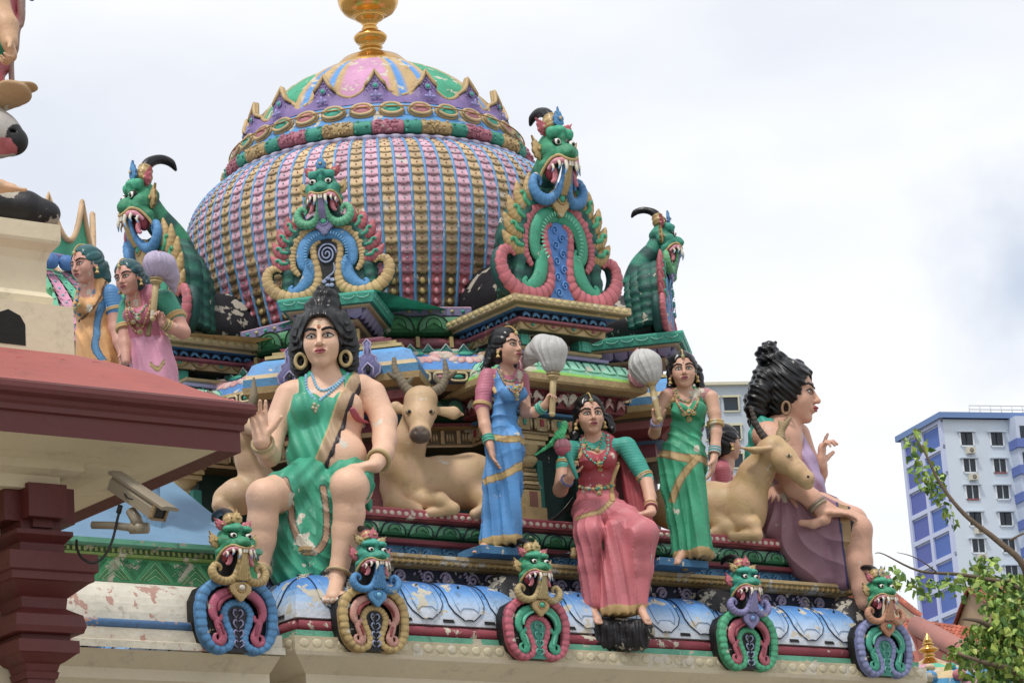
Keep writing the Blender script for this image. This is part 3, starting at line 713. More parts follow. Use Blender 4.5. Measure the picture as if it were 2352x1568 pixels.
# crown above the scales
m = MB()
pts = [(1.09*math.cos(a), 1.09*math.sin(a), 8.275) for a in np.linspace(0, 2*PI, 280, endpoint=False)]
m.tube(pts, .022, 8, 'a7a2bc', '6f6c8c', band=2, ridge=-.22, closed=True); m.build('rope_moulding', P_ORN, dome)
m = MB(); per = 10; na = 240
for seg_, (f0, f1, col, knob) in enumerate(((0, .32, 'b0955f', 1), (.32, .5, '1f8f78', 2), (.5, .82, 'a35c6e', 1), (.82, 1, '1f8f78', 2))):
    for p_ in range(per):
        a0 = 2*PI*(p_+f0)/per; a1 = 2*PI*(p_+f1)/per; aa = np.linspace(a0+.003, a1-.003, 14)
        m.tube([(1.055*math.cos(a), 1.055*math.sin(a), 8.355) for a in aa], .050, 12, col, up=(0, 0, 1))
        for _ in range(34 if knob == 1 else 12):
            a = random.uniform(a0+.01, a1-.01)
            if knob == 2 and abs((a-a0)/(a1-a0)-.5) < .2: continue
            th = random.uniform(-.9, 1.3); rr = 1.055+.050*math.cos(th)
            m.ball((rr*math.cos(a), rr*math.sin(a), 8.355+.050*math.sin(th)), random.uniform(.008, .014), np.array(K(col))*random.uniform(.75, 1.25), nu=5, nv=4)
m.build('patterned_band', P_ORN, dome)
m = MB()
m.lathe([(1.05, 8.38), (1.055, 8.41), (1.03, 8.44), (.98, 8.54), (.93, 8.60)], seg=96, cols=['3f8fd0', '4a94cc', '3f8ccc', '4a94d4', '5a8cc8']); m.build('blue_band', P_WORN, dome)
for i in range(32):
    a = 2*PI*(i+.5)/32; n2 = np.array([math.cos(a), math.sin(a), 0]); t2 = np.array([-n2[1], n2[0], 0])
    if n2[:2]@VIEW < -.45: continue
    nn = nrm(n2+Z3*.45); uu = -np.cross(t2, nn)*1.0; uu = np.cross(nn, t2); c = n2*1.005+Z3*8.495; m = MB()
    m.tube([c+t2*.072*math.cos(b)+uu*.048*math.sin(b)+nn*.022 for b in np.linspace(0, 2*PI, 24, endpoint=False)], .012, 6, 'c0a574', closed=True)
    m.tube([c+t2*.078*math.cos(b)+uu*.054*math.sin(b) for b in np.linspace(0, 2*PI, 24, endpoint=False)], .014, 6, 'a88c5c', closed=True)
    m.ball(c+nn*.012, (.068, .044, .026), '2fa890' if i % 2 else 'bd7480', ax=(t2, uu, nn), nu=14, nv=8); m.build('gem', P_ORN, dome)
m = MB(); pts = [(1.045*math.cos(a), 1.045*math.sin(a), 8.512) for a in np.linspace(0, 2*PI, 120, endpoint=False)]
m.tube(pts, .0055, 5, 'a8803c', closed=True); m.build('wire', P_ORN, dome)
# crown petals
for i in range(16):
    a0 = 2*PI*(i+.5)/16; n2 = np.array([math.cos(a0), math.sin(a0), 0])
    if n2[:2]@VIEW < -.75: continue
    m = MB(); G = 25; V = []; cc = []; top = []
    for k in range(G):
        f = k/(G-1)*2-1; a = a0+f*PI/16; h = .08+.18*(1-abs(f))**2.2; h *= (1.0); nr = np.array([math.cos(a), math.sin(a), 0])
        for q in range(5):
            s_ = q/4; R_ = .965-.11*s_*h/.27-(.05*s_**2 if h < .15 else 0)+.05*(s_**2)*(1-abs(f)); V.append(nr*R_+Z3*(8.565+h*s_)); cc.append(np.array(K('7660a0'))*(1-.3*s_)+np.array(K('8c6a94'))*.3*s_)
        top.append(V[-1])
    m.add(V, [(k*5+q, (k+1)*5+q, (k+1)*5+q+1, k*5+q+1) for k in range(G-1) for q in range(4)], col=np.array(cc))
    m.tube(top, .014, 7, 'bfa06a'); m.tube([t_-Z3*.017+nrm([t_[0], t_[1], 0])*.004 for t_ in top], .004, 5, '1c1424')
    m.tube([t_-nrm([t_[0], t_[1], 0])*.022-Z3*.004 for t_ in top], .015, 7, 'b0925c')
    t2 = np.array([-n2[1], n2[0], 0]); c = n2*.94+Z3*8.70
    m.ball(c, (.017, .017, .010), '2fa890', ax=(t2, Z3, n2)); m.tube([c+t2*.02*math.cos(b)+Z3*.02*math.sin(b) for b in np.linspace(0, 2*PI, 14, endpoint=False)], .004, 4, '8f88c0', closed=True)
    for sx in (-1, 0, 1): m.ball(n2*.97+t2*.026*sx+Z3*(8.63-.012*abs(sx)), (.018, .012, .008) if sx else (.011, .03, .008), '8f8cc8', ax=(t2, Z3, n2))
    for k in range(2, G-2):
        p = np.array(V[k*5+3])*.6+np.array(V[k*5+4])*.4; m.ball(p+n2*.008-Z3*.02, (.005, .008, .004), 'a8a0cc', nu=5, nv=4)
    m.build('crown_petal', P_ORN, dome)
# cap
CP = [(.92, 8.56), (.89, 8.66), (.83, 8.76), (.74, 8.86), (.64, 8.95), (.54, 9.02), (.42, 9.085), (.30, 9.14), (.22, 9.175), (.15, 9.20)]
def capc(n_=96):
    V = []; cc = []; q = []
    for i, (r_, z_) in enumerate(CP):
        for j in range(n_):
            a = 2*PI*j/n_; f = ((j/n_*8+8.35) % 1); k = int((j/n_*8+8.35)) % 2; d = abs(f-.5)*2
            col = ('c48ab0' if k else '2fa078') if d < .52 else 'bfa06a' if d < .66 else '3c8cd4' if d < .86 else 'bfa06a'
            rr = r_+(.018 if .52 <= d < .66 or d > .86 else 0.0)
            V.append((rr*math.cos(a), rr*math.sin(a), z_)); cc.append(K(col))
    for i in range(len(CP)-1):
        for j in range(n_): q.append((i*n_+j, i*n_+(j+1) % n_, (i+1)*n_+(j+1) % n_, (i+1)*n_+j))
    return V, q, np.array(cc)
m = MB(); V, q, cc = capc(192); m.add(V, q, col=cc); m.build('cap', P_WORN, dome)
m = MB()
m.lathe([(.30, 9.135), (.29, 9.155), (.27, 9.175), (.22, 9.225), (.13, 9.265), (.075, 9.285), (.06, 9.30), (.07, 9.315), (.085, 9.325), (.07, 9.335), (.065, 9.345), (.10, 9.365), (.118, 9.39), (.12, 9.405), (.118, 9.41), (.10, 9.43), (.065, 9.445),
    (.055, 9.46), (.06, 9.47), (.052, 9.48), (.05, 9.50), (.075, 9.53), (.10, 9.545), (.11, 9.56), (.10, 9.565), (.14, 9.575), (.18, 9.60), (.205, 9.635), (.215, 9.665), (.218, 9.685), (.21, 9.69), (.22, 9.695), (.218, 9.74), (.20, 9.80), (.16, 9.86), (.10, 9.90), (.05, 9.93), (.06, 9.96), (.03, 10.05), (.005, 10.2)], seg=48)
fin = m.build('finial', P_GOLD, dome)
# ================================================================== horned masks over horseshoe arches
def kirti(kind, P, rotz, sc, cl, label, group, name, fwd=0, horn=1.0, vox=.0055):
    """kind 'kudu' (volutes, flame fringe) or 'mask' (bracket on the cornice). Front is local -y."""
    root = thing(name, label, 'ornament', tuple(P), rotz, group); u = sc/1450.0
    q = lambda x, z, y=0: np.array([x*u, y*u, z*u])
    ku = kind == 'kudu'; dz = 0 if ku else 45
    AX = (np.array([1., 0, 0]), np.array([0, 0, 1.]), np.array([0, -1., 0]))
    UPV = (0, -1, 0)
    def ribbon(m, pts, rs, col, col2=None, y=0, band=2, ridge=0, seg=10, flat=.9, n=6, pinch=0):
        for s in (-1, 1):
            c = cr([q(s*x, z, y) for x, z in pts], n); m.tube(c, [r*u for r in rs], seg, col, col2, band=band, ridge=ridge, up=UPV, flat=flat, pinch=pinch)
    # shell behind
    m = MB()
    if ku:
        A = [(0, 700), (-130, 690), (-240, 630), (-310, 530), (-335, 420), (-330, 330), (-270, 245)]
        H = [(-60, 560), (-115, 530), (-128, 460), (-110, 340), (-95, 210), (-130, 105), (-240, 45), (-400, 50), (-525, 125), (-575, 230), (-550, 315), (-480, 335), (-435, 300)]
        for yy, rr, ww in ((60, 78, 1.02), (150, 84, 1.0), (240, 74, .93), (320, 60, .82)):
            for s in (-1, 1):
                c = cr([q(s*x*ww, z*ww+20, yy) for x, z in [(0, 720), (-150, 700), (-270, 620), (-350, 500), (-360, 360), (-370, 220), (-390, 90)]], 6)
                m.tube(c, [rr*u, rr*u*1.1, rr*u*.8], 10, cl['shell'], cl['shell2'], band=2, ridge=-.12, up=UPV, flat=1.2)
        for s in (-1, 1): m.tube(cr([q(s*x, z, 55) for x, z in H[5:]], 5), [55*u, 58*u, 45*u, 20*u], 8, cl['shell'], up=UPV)
        m.tube(cr([q(0, 600, 300), q(0, 800, 230), q(0, 960, 90+fwd*.4), q(0, 1090, 20+fwd*.9)], 6), [150*u, 120*u, 105*u, 95*u], 14, cl['head'], cl['shell'], band=3)
        m.prism([(x*u, z*u) for x, z in [(-330, 60), (330, 60), (330, 420), (200, 620), (0, 680), (-200, 620), (-330, 420)]], q(0, 0, 90), AX, 70*u, cl['shell'])
    else:
        LP = [(-40, 700), (-180, 690), (-290, 600), (-335, 470), (-335, 330), (-320, 200), (-265, 90), (-170, 40), (-80, 80), (-62, 170), (-98, 270), (-125, 380), (-100, 450), (-50, 492), (0, 500)]
        m.prism([(x*u, z*u) for x, z in [(-60, 20), (-230, 20), (-330, 120), (-375, 300), (-375, 520), (-320, 640), (-150, 740), (0, 760), (150, 740), (320, 640), (375, 520), (375, 300), (330, 120), (230, 20), (60, 20)]], q(0, 0, 160), AX, 140*u, 'black', bevel=.04)
        m.tube(cr([q(0, 620, 180), q(0, 850, 120), q(0, 1120, 30)], 6), [120*u, 90*u, 70*u], 12, 'black')
    m.build('shell', P_ORN, root)
    # inner panel
    m = MB()
    if ku:
        pn = [(-120, 25), (120, 25), (95, 140), (105, 300), (120, 460), (90, 560), (0, 580), (-90, 560), (-120, 460), (-105, 300), (-95, 140)]
        m.prism([(x*u, z*u) for x, z in pn], q(0, 0, 20), AX, 30*u, cl['panel'])
        if cl.get('spiral', 1):
            pts = [q(90*(1-s*.9)*math.cos(s*16), 420+105*(1-s*.9)*math.sin(s*16), -22) for s in np.linspace(0, 1, 60)]; m.tube(pts, 9*u, 5, cl['swirl'])
            m.tube(cr([q(60, 330, -18), q(60, 250, -20), q(0, 200, -20), q(-50, 170, -18)], 5), [6*u, 10*u, 6*u], 5, cl['swirl'])
            for x, z in ((-40, 160), (0, 190), (40, 170), (-10, 120), (30, 120)): m.ball(q(x, z, -18), (26*u, 10*u, 20*u), cl['swirl'], nu=7, nv=5)
        else:
            for k in range(9):
                s = 1 if k % 2 else -1; swirl(m, q(s*32, 70+k*55, -12), AX[0], AX[1], AX[2], 36*u, 1.3, 7*u, cl['swirl'], start=0 if s > 0 else PI, hand=s)
    else:
        pn = [(-95, 20), (95, 20), (75, 150), (110, 300), (120, 400), (60, 480), (0, 495), (-60, 480), (-120, 400), (-110, 300), (-75, 150)]
        m.prism([(x*u, z*u) for x, z in pn], q(0, 0, 30), AX, 30*u, cl['panel'])
        for k in range(4):
            for s in (-1, 1): m.tube(cr([q(s*12, 60+k*95, -8), q(s*45, 90+k*100, -14), q(s*30, 130+k*100, -12), q(s*8, 115+k*100, -8)], 4), [4*u, 9*u, 5*u], 5, cl['swirl'])
    m.build('panel', P_ORN, root)
    # arch bands
    m = MB()
    if ku:
        ribbon(m, A, [34, 44, 46, 46, 46, 40, 20], cl['rope'], None, y=0, n=12, pinch=4, flat=.6)
        ribbon(m, H, [26, 30, 33, 36, 40, 48, 58, 64, 64, 60, 54, 44, 30, 14], cl['rope'], None, y=-5, n=9, pinch=4, flat=.6)
    else:
        ribbon(m, LP, [46, 48, 50, 50, 50, 48, 44, 42, 38, 36, 36, 36, 36, 36, 36], cl['rope'], None, y=0, n=7, pinch=4, flat=.5)
        ribbon(m, [(x*.97, z*1.0) for x, z in LP[1:9]], [50]*3, cl['rope2'], y=45, n=4)
    m.build('arch_rope', P_ORN, root)
    m = MB()
    if ku:
        ribbon(m, [(-10, 625), (-120, 600), (-205, 520), (-238, 420), (-228, 335), (-180, 318), (-158, 360), (-182, 392)], [58, 64, 62, 56, 46, 34, 22, 12], cl['band'], y=-6, flat=.55)
        ribbon(m, [(-170, 345), (-180, 260), (-205, 185), (-270, 115), (-340, 95), (-362, 130), (-335, 155)], [52, 60, 60, 52, 38, 24, 12], cl['band'], y=-6, flat=.55)
        for s in (-1, 1):
            for k in range(16):
                a = PI/2+s*(.15+k*.14); m.ball(q(math.cos(a)*195, 425+math.sin(a)*195, -62), (7*u, 6*u, 20*u), cl['band2'], ax=(q(-math.sin(a), math.cos(a))/u, np.array([0, 1., 0]), q(math.cos(a), math.sin(a))/u), nu=6, nv=4)
    else:
        ribbon(m, [(-50, 610), (-150, 570), (-215, 490), (-235, 400), (-215, 335), (-165, 330), (-155, 378)], [44, 50, 48, 42, 34, 22, 13], cl['band'], y=-10, flat=.55)
        ribbon(m, [(-205, 320), (-180, 245), (-148, 160), (-172, 98), (-222, 112), (-226, 168), (-195, 190)], [30, 38, 40, 34, 26, 17, 9], cl['band'], y=-10, flat=.55)
        ribbon(m, [(-70, 560), (-140, 520), (-185, 460), (-195, 400)], [14, 16, 14, 8], cl['band2'], y=-40, band=1, ridge=.3)
        ribbon(m, [(-180, 290), (-160, 230), (-150, 180)], [10, 12, 8], cl['band2'], y=-34, band=1, ridge=.3)
    m.build('arch_band', P_ORN, root)
    if ku:
        for s in (-1, 1):
            for i, (x, z, a) in enumerate([(-235, 740, 70), (-330, 680, 55), (-395, 590, 42), (-425, 490, 30), (-430, 390, 20)]):
                m = MB(); ca, sa = math.cos(math.radians(180-a)), math.sin(math.radians(180-a)); b = np.array([x*.86, z-30]); d = np.array([ca, sa]); pr = np.array([-sa, ca])*-1
                f_ = lambda t, w_: b+d*t+pr*w_
                pts = [f_(-20, 0), f_(50, -18), f_(120, 2), f_(190, 44)]
                m.tube(cr([q(s*p_[0], p_[1], 5) for p_ in pts], 5), [46*u, 60*u, 46*u, 7*u], 8, cl['flame'], cl['flame2'], band=1, ridge=.05, up=UPV, flat=.7)
                m.tube(cr([q(s*p_[0], p_[1], -32) for p_ in [f_(0, 8), f_(55, -8), f_(85, 14), f_(115, 8), f_(110, -12)]], 5), [14*u, 20*u, 17*u, 12*u, 8*u], 7, cl['leafin'], up=UPV)
                m.build('flame_leaf', P_ORN, root)
    # head
    S = SDF(None, vox=vox, unit=u); S.k = 34*u; fy = fwd
    hq = lambda x, z, y=0: q(x, z+dz, y+fy)
    S.ell(hq(0, 1110, 30), (125, 115, 90)); S.ell(hq(0, 1185, -20), (60, 90, 55))
    for s in (-1, 1):
        S.ell(hq(s*76, 1165, -62), (54, 52, 42), k=18); S.ell(hq(s*105, 1040, -30), (62, 90, 62)); S.cone(hq(s*30, 985, -140), hq(s*95, 995, -95), 26, 30); S.cone(hq(s*95, 995, -95), hq(s*150, 940, -20), 30, 30)
        S.ell(hq(s*34, 1000, -165), (22, 22, 19), k=12); S.cone(hq(s*150, 940, -10), hq(s*160, 850, 20), 26, 16)
    S.ell(hq(0, 1030, -95), (78, 95, 56)); S.ell(hq(0, 1012, -168), (34, 36, 28), k=20); S.cone(hq(0, 1090, -90), hq(0, 1180, -100), 16, 26, k=14)
    for s in (-1, 1): S.ell(hq(s*74, 1092, -118), (36, 32, 30), k=14, op='-')
    def disp(Pp):
        return .0028*sc*np.sin(Pp[:, 2]/(15*u))*(Pp[:, 2] > (1120+dz)*u)+.0016*sc*np.sin(Pp[:, 0]/(9*u))*((Pp[:, 2] < (1075+dz)*u) & (Pp[:, 2] > (1000+dz)*u))
    def pf(V, c):
        h2 = np.array(K(cl['head2'])); m_ = (V[:, 2] > (1135+dz)*u) & (V[:, 1] < (-60+fy)*u); c[m_] = h2; return c
    hd = S.build('head', P_ORN, root, disp=disp, base=cl['head'], paintf=pf)
    for s in (-1, 1):
        m = MB(); m.ball(hq(s*72, 1088, -104), (40*u, 28*u, 33*u), 'black', nu=12, nv=8); m.ball(hq(s*72, 1088, -110), (34*u, 27*u, 27*u), 'e4e0d6', nu=12, nv=8); m.ball(hq(s*74, 1086, -124), (19*u, 17*u, 19*u), '14140f', nu=10, nv=7); m.ball(hq(s*68, 1094, -139), (5*u, 4*u, 5*u), 'cfcabc', nu=6, nv=4)
        m.build('eye', P_HAIR, hd)
    m = MB()
    for s in (-1, 1): m.tube(cr([hq(0, 952, -178), hq(s*50, 962, -168), hq(s*92, 985, -140), hq(s*135, 965, -90), hq(s*165, 900, -25), hq(s*170, 840, 10)], 5), [11*u, 12*u, 12*u, 12*u, 12*u, 8*u], 7, cl['lip'])
    m.build('lip', P_ORN, hd)
    m = MB()
    for s in (-1, 1):
        m.ball(hq(s*92, 902, -30), (54*u, 46*u, 70*u), '8c1a2e'); m.tube(cr([hq(s*25, 935, -158), hq(s*70, 950, -150), hq(s*112, 945, -110), hq(s*140, 900, -60)], 5), [16*u, 20*u, 20*u, 14*u], 7, 'd98a9c')
        m.tube(cr([hq(s*85, 905, -70), hq(s*95, 850, -85), hq(s*112, 815, -85), hq(s*130, 812, -75)], 5), [20*u, 22*u, 17*u, 9*u], 8, 'c9707e')
    m.build('mouth', P_ORN, hd)
    for s in (-1, 1):
        for (x, z, y, l, r, dx) in ((48, 940, -165, 95, 17, 16), (95, 945, -140, 62, 14, 10), (128, 925, -100, 55, 12, 14)):
            m = MB(); m.tube(cr([hq(s*x, z, y), hq(s*(x+2), z-l*.5, y-14), hq(s*(x+dx), z-l, y-4)], 5), [r*u, r*u*.8, 2*u], 7, 'ddd6c2' if x != 95 or ku else 'd8d2c4', cl.get('fang', 'ddd6c2'), band=7); m.build('fang', P_STAT, hd)
    m = MB(); m.box(hq(-11, 928, -172), (9*u, 8*u, 18*u), 'ddd6c2'); m.box(hq(11, 928, -172), (9*u, 8*u, 18*u), 'd2cbb6'); m.build('teeth', P_STAT, hd)
    def leaf(m, c, w_, h, ang, col, rim, y=0, mir=1, th=26, dots=True):
        out = []
        for k in range(28):
            a = 2*PI*k/28; r_ = 1+.10*math.sin(a*9); x = math.cos(a)*w_*r_*(1-.35*max(0, math.sin(a))); z = math.sin(a)*h*r_+(h*.35 if abs(a-PI/2) < .12 else 0)
            ca, sa = math.cos(ang), math.sin(ang); out.append((mir*(x*ca-z*sa), x*sa+z*ca))
        m.prism([(x*u, z*u) for x, z in out], hq(c[0], c[1], y), AX, th*u, col, bevel=.35, colside=rim)
        if dots: m.ball(hq(c[0], c[1], y-th), (w_*.42*u, 12*u, w_*.42*u), rim); m.ball(hq(c[0], c[1], y-th-10), (w_*.25*u, 8*u, w_*.25*u), cl['stud'])
    for s in (-1, 1):
        m = MB(); leaf(m, (s*178, 1055), 48, 74, -.45, cl['ear'], cl['ear2'], y=20, mir=s, th=34); m.build('ear', P_ORN, hd)
        m = MB(); leaf(m, (s*120, 1215), 44, 62, -.75, cl['crest'], cl['crest2'], y=10, mir=s, th=34); m.build('crest_leaf', P_ORN, hd)
    m = MB(); leaf(m, (0, 1275), 50, 62, 0, cl['crown'], cl['crown2'], y=-50, th=30); m.build('crown_leaf', P_ORN, hd)
    m = MB(); H_ = horn
    if H_ > 0:
        m.tube(cr([hq(0, 1240, 20), hq(0, 1240+110*H_, 70*H_), hq(0, 1240+160*H_, 170*H_), hq(0, 1240+150*H_, 270*H_), hq(0, 1240+95*H_, 320*H_)], 6), [62*u, 46*u, 36*u, 34*u, 30*u, 8*u], 12, cl.get('horn', '131316'), flat=1)
        m.tube(cr([hq(0, 1230, 20), hq(0, 1240+60*H_, 45*H_), hq(0, 1240+105*H_, 65*H_)], 5), [72*u, 60*u, 38*u], 12, cl['lip'], cl['ear2'], band=2, ridge=.1)
        m.build('horn', P_HAIR, hd)
    # beard, stem, pendant
    m = MB(); bz = 0 if ku else -10
    for s in (-1, 1):
        c = cr([q(s*34, 930+dz, -135+fy*.9), q(s*38, 830+dz*.6, -125+fy*.6), q(s*62, 745+bz, -90+fy*.3), q(s*130, 700+bz, -70), q(s*215, 725+bz, -60), q(s*250, 800+bz, -55), q(s*215, 865+bz, -50), q(s*170, 840+bz, -50), q(s*178, 800+bz, -52)], 5)
        m.tube(c, [14*u, 18*u, 30*u, 40*u, 42*u, 36*u, 26*u, 18*u, 9*u], 9, cl['beard'], cl['beard2'], band=1, ridge=.10 if ku else .04)
    m.build('curled_beard', P_ORN, root)
    m = MB()
    for x in (-30, -15, 0, 15, 30): m.tube(cr([q(x*.55, 930+dz, -158+fy), q(x*.8, 830, -140+fy*.6), q(x*1.5, 740 if ku else 700, -95+fy*.25)], 5), [9*u, 11*u, 14*u], 6, cl['stem'])
    m.build('stem', P_ORN, root)
    m = MB(); rz = 705 if ku else 610
    out = [(0, 82), (-55, 78), (-100, 35), (-92, -20), (-50, -65), (0, -115), (50, -65), (92, -20), (100, 35), (55, 78)]
    oo = cr([np.array([x, z, 0]) for x, z in out], 4, closed=True)
    m.prism([(p_[0]*u*(1+.05*(-1)**i), p_[1]*u) for i, p_ in enumerate(oo)], q(0, rz, -50), AX, 42*u, cl['rose'], bevel=.3, colside=cl['rose2'])
    m.tube([q(44*math.cos(a), rz+18+44*math.sin(a), -96) for a in np.linspace(0, 2*PI, 18, endpoint=False)], 9*u, 6, cl['rose2'], closed=True); m.ball(q(0, rz+18, -94), (32*u, 20*u, 32*u), cl['gem'])
    m.build('pendant', P_ORN, root)
    return root

base_c = dict(head='1f8a60', head2='27a078', shell='12504a', shell2='1a6a58', lip='bfa064', ear='bfa064', ear2='94783c', crest='a84450', crest2='c46470', crown='3c88bc', crown2='2f6fa0', stud='c9a86c', stem='b89c60', beard='3c88c0', beard2='2f78b0',
    rose='c2a46a', rose2='a8884c', gem='3aa888', rope='bfa064', rope2='9c7c40', band='3c88c0', band2='5fa4d0', panel='101014', swirl='8f9cc0', flame='a84450', flame2='b85c64', leafin='1f9a7c', fang='7fb4dc')
cardc = dict(base_c, rope='c4606a', rope2='a84450', band='2fa07c', band2='6cc4a4', panel='2f78c4', swirl='4488cc', flame='bfa064', flame2='a8884c', leafin='2fa070', spiral=0, crown='3c88bc')
cornc = dict(base_c, head='1f8a70', head2='279a86', beard='3a9c70', beard2='66b088', stem='8a7fae', rose='8c88b4', rose2='7a74a4', gem='3fb488', horn='8f8a86', leafin='2f9c7c')
dn = lambda deg: deg
def ring_pos(deg, R, z):      # deg measured from the front face towards the left face
    a = math.radians(-90-deg); return (R*math.cos(a), R*math.sin(a), z), a+PI/2
KG = 'masked horseshoe arches around the dome'
p_, r_ = ring_pos(0, 1.99, 6.885); kirti('kudu', p_, r_, 1.27, cardc, 'large green horned mask over coral and green horseshoe arch right of the dome', KG, 'arch_ornament', fwd=-60, horn=.9).scale = (.93, 1, 1.10)
p_, r_ = ring_pos(90, 1.88, 6.885); kirti('kudu', p_, r_, 1.27, dict(cardc), 'large green horned mask arch seen from the side, left of the dome', KG, 'arch_ornament', fwd=-55, horn=1.0).scale = (.93, 1, 1.10)
p_, r_ = ring_pos(45, 1.96, 6.932); kirti('kudu', p_, r_, 1.0, cornc, 'smaller gold and blue mask arch directly above the head of the seated man', KG, 'arch_ornament', fwd=-20, horn=.35)
p_, r_ = ring_pos(-45, 1.96, 6.932); kirti('kudu', p_, r_, 1.0, dict(cornc, rope='c4606a', rope2='a84450', beard='4a9a4c', horn='131316', band='3c88c0'), 'mask arch seen edge on against the sky, its black horn pointing left', KG, 'arch_ornament', fwd=-20, horn=.95)
# black vaults tying the arches back to the dome
P_BLACK = paint('black_tarred_vault', col='17161c', rough=.5, chips=.36, chipcol='a9a294', var=.3, grime=.3, streak=1, nscale=4)
for deg, R, sc, z in ((0, 1.9, 1.27, 6.885), (90, 1.9, 1.27, 6.885), (45, 1.86, .8, 6.932), (-45, 1.86, 1.05, 6.932)):
    p_, r_ = ring_pos(deg, R, z); m = MB(); out = [(-.20*sc, 0), (.20*sc, 0), (.19*sc, .16*sc), (.13*sc, .27*sc), (.05*sc, .325*sc), (0, .34*sc), (-.05*sc, .325*sc), (-.13*sc, .27*sc), (-.19*sc, .16*sc)]
    Lv = .75; V = [np.array([x, 0, zz]) for x, zz in out]+[np.array([x*1.1, Lv, zz*1.05+.02]) for x, zz in out]; n_ = len(out)
    m.add(V, [(i, n_+i, n_+(i+1) % n_, (i+1) % n_) for i in range(n_)], col='black', smooth=True)
    m.add([V[i] for i in range(n_)]+[np.array([0, 0, .1])], [], [(n_, i, (i+1) % n_) for i in range(n_)], 'black')
    o = m.build('dome_vault', P_BLACK, temple, p_); o.rotation_euler = (0, 0, r_)

mc = dict(base_c, head='1f8a60', head2='2a9a74')
def onfront(px, py, Y): W = at(px, py, y=-Y); return W
G5 = 'mask brackets along the cornice'
mk = [(848, 1503, 2.52, dict(mc, head='1f9078', head2='27a08c', beard='3c88c0', stem='3c88c0', rose='4a98cc', rose2='3c88c0', gem='6ab4d8', band='c08878', band2='8a3030', rope='c0a260', rope2='a08454', ear='c0606e', ear2='a84450', crest='bfa870', crest2='94783c', crown='c0606e', crown2='a84450', fang='e0d8c4'), 'gold rimmed cornice mask with blue beard, beside the bare foot of the man in green'),
    (1225, 1518, 2.52, dict(mc, beard='b8a470', beard2='9c8450', stem='b8a470', band='2fa07c', band2='5cc0a0', rope='c4566a', rope2='a03c50', panel='2f8f7c', swirl='5cb09c', crest='c0606e', crest2='a84450', crown='bfa870', crown2='94783c'), 'cornice mask with red rope arch and green inner scrolls, below the woman in blue'),
    (1712, 1540, 2.52, dict(mc, head='1f9078', head2='27a08c', beard='8a86b8', beard2='6f6c9c', stem='8a86b8', rose='8a86b8', rose2='6f6c9c', gem='6a90c8', band='b05060', band2='8a3040', rope='3fae7c', rope2='2a8c60', ear='c0606e', ear2='a84450', crest='bfa870', crest2='94783c', crown='c0606e', crown2='a84450', fang='e0d8c4'), 'cornice mask with bright green rope arch and lilac beard, below the woman in green'),
    (2028, 1566, 2.52, dict(mc, beard='c08a68', beard2='a87050', stem='c08a68', rose='b87c58', rose2='a06848', band='2f9c80', band2='5cb89c', rope='8088b8', rope2='6670a4', panel='2f8f7c', swirl='5cb09c', crest='c0606e', crest2='a84450', crown='bfa870'), 'cornice mask with lilac blue arch and tan beard at the right end')]
for px, py, Y, c_, lb in mk:
    W = onfront(px, py, Y); W[0] += .05; kirti('mask', (W[0], W[1], 4.455), 0, .90, c_, lb, G5, 'mask_bracket').scale = (1, 1, .83)
    m = MB(); m.tube([(0, .16, .02), (0, .18, .30), (0, .24, .50), (0, .30, .56)], [.20, .20, .16, .06], 14, 'black', up=(0, 1, 0), flat=.6); o = m.build('bracket_block', P_BLACK, cornice, (W[0], W[1]+.06, 4.465))
mask_cols = mc
# ================================================================== sculpted figures
def rot(v, ax, a):
    v = np.asarray(v, float); ax = nrm(ax); return v*math.cos(a)+np.cross(ax, v)*math.sin(a)+ax*(ax@v)*(1-math.cos(a))
def hand(S, w, d, n, L, side, curl=(.35, .4, .45, .5), thumb=(.5, .3), spread=.05, rough=1.0, wr=.16):
    """w wrist point, d finger direction, n the way the palm faces, L hand length (m), side +1/-1 where the thumb sits"""
    d = nrm(d); n = np.asarray(n, float); n = nrm(n-d*(n@d)) if abs(nrm(n)@d) < .99 else nrm(np.cross(d, [0, 0, 1])); s = np.cross(d, n)*side; k = .05*L; tips = []; iu = 1/S.u
    S.cone(w, w+d*.14*L, wr*L*iu, .19*L*iu, .08*L*iu, flat=(n, .7)); S.cone(w+d*.12*L, w+d*.40*L, .19*L*iu, .215*L*iu, .06*L*iu, flat=(n, .5))
    for i in range(4):
        off = (.155-.105*i)*L; b = w+d*.44*L+s*off; fd = nrm(d+s*spread*(1.5-i)*2); ln = (.46, .52, .48, .38)[i]*L; r = (.056, .058, .054, .048)[i]*L*rough
        axr = nrm(np.cross(d, n)); p = b; dd = rot(fd, axr, curl[i]*.6)
        for j, f in enumerate((.46, .30, .24)):
            q = p+dd*ln*f; S.cone(p, q, r*(1-.10*j)*iu, r*(1-.10*(j+1))*iu, k*iu*.5); p = q; dd = rot(dd, axr, curl[i]*(1.0 if j == 0 else .8))
        tips.append(p)
    b = w+d*.14*L+s*.16*L; td = nrm(d*.55+s*.75+n*thumb[0]*.6); p = b; m = p+td*.24*L; S.cone(w+d*.08*L+s*.06*L, m, .10*L*iu, .072*L*iu, k*iu)
    td2 = nrm(td+d*thumb[1]+n*thumb[1]*.6-s*thumb[1]*.4); e = m+td2*.26*L; S.cone(m, e, .068*L*iu, .05*L*iu, k*iu*.5)
    return tips, e
def _raw(S):      # helper so that radii can be given in metres
    return S
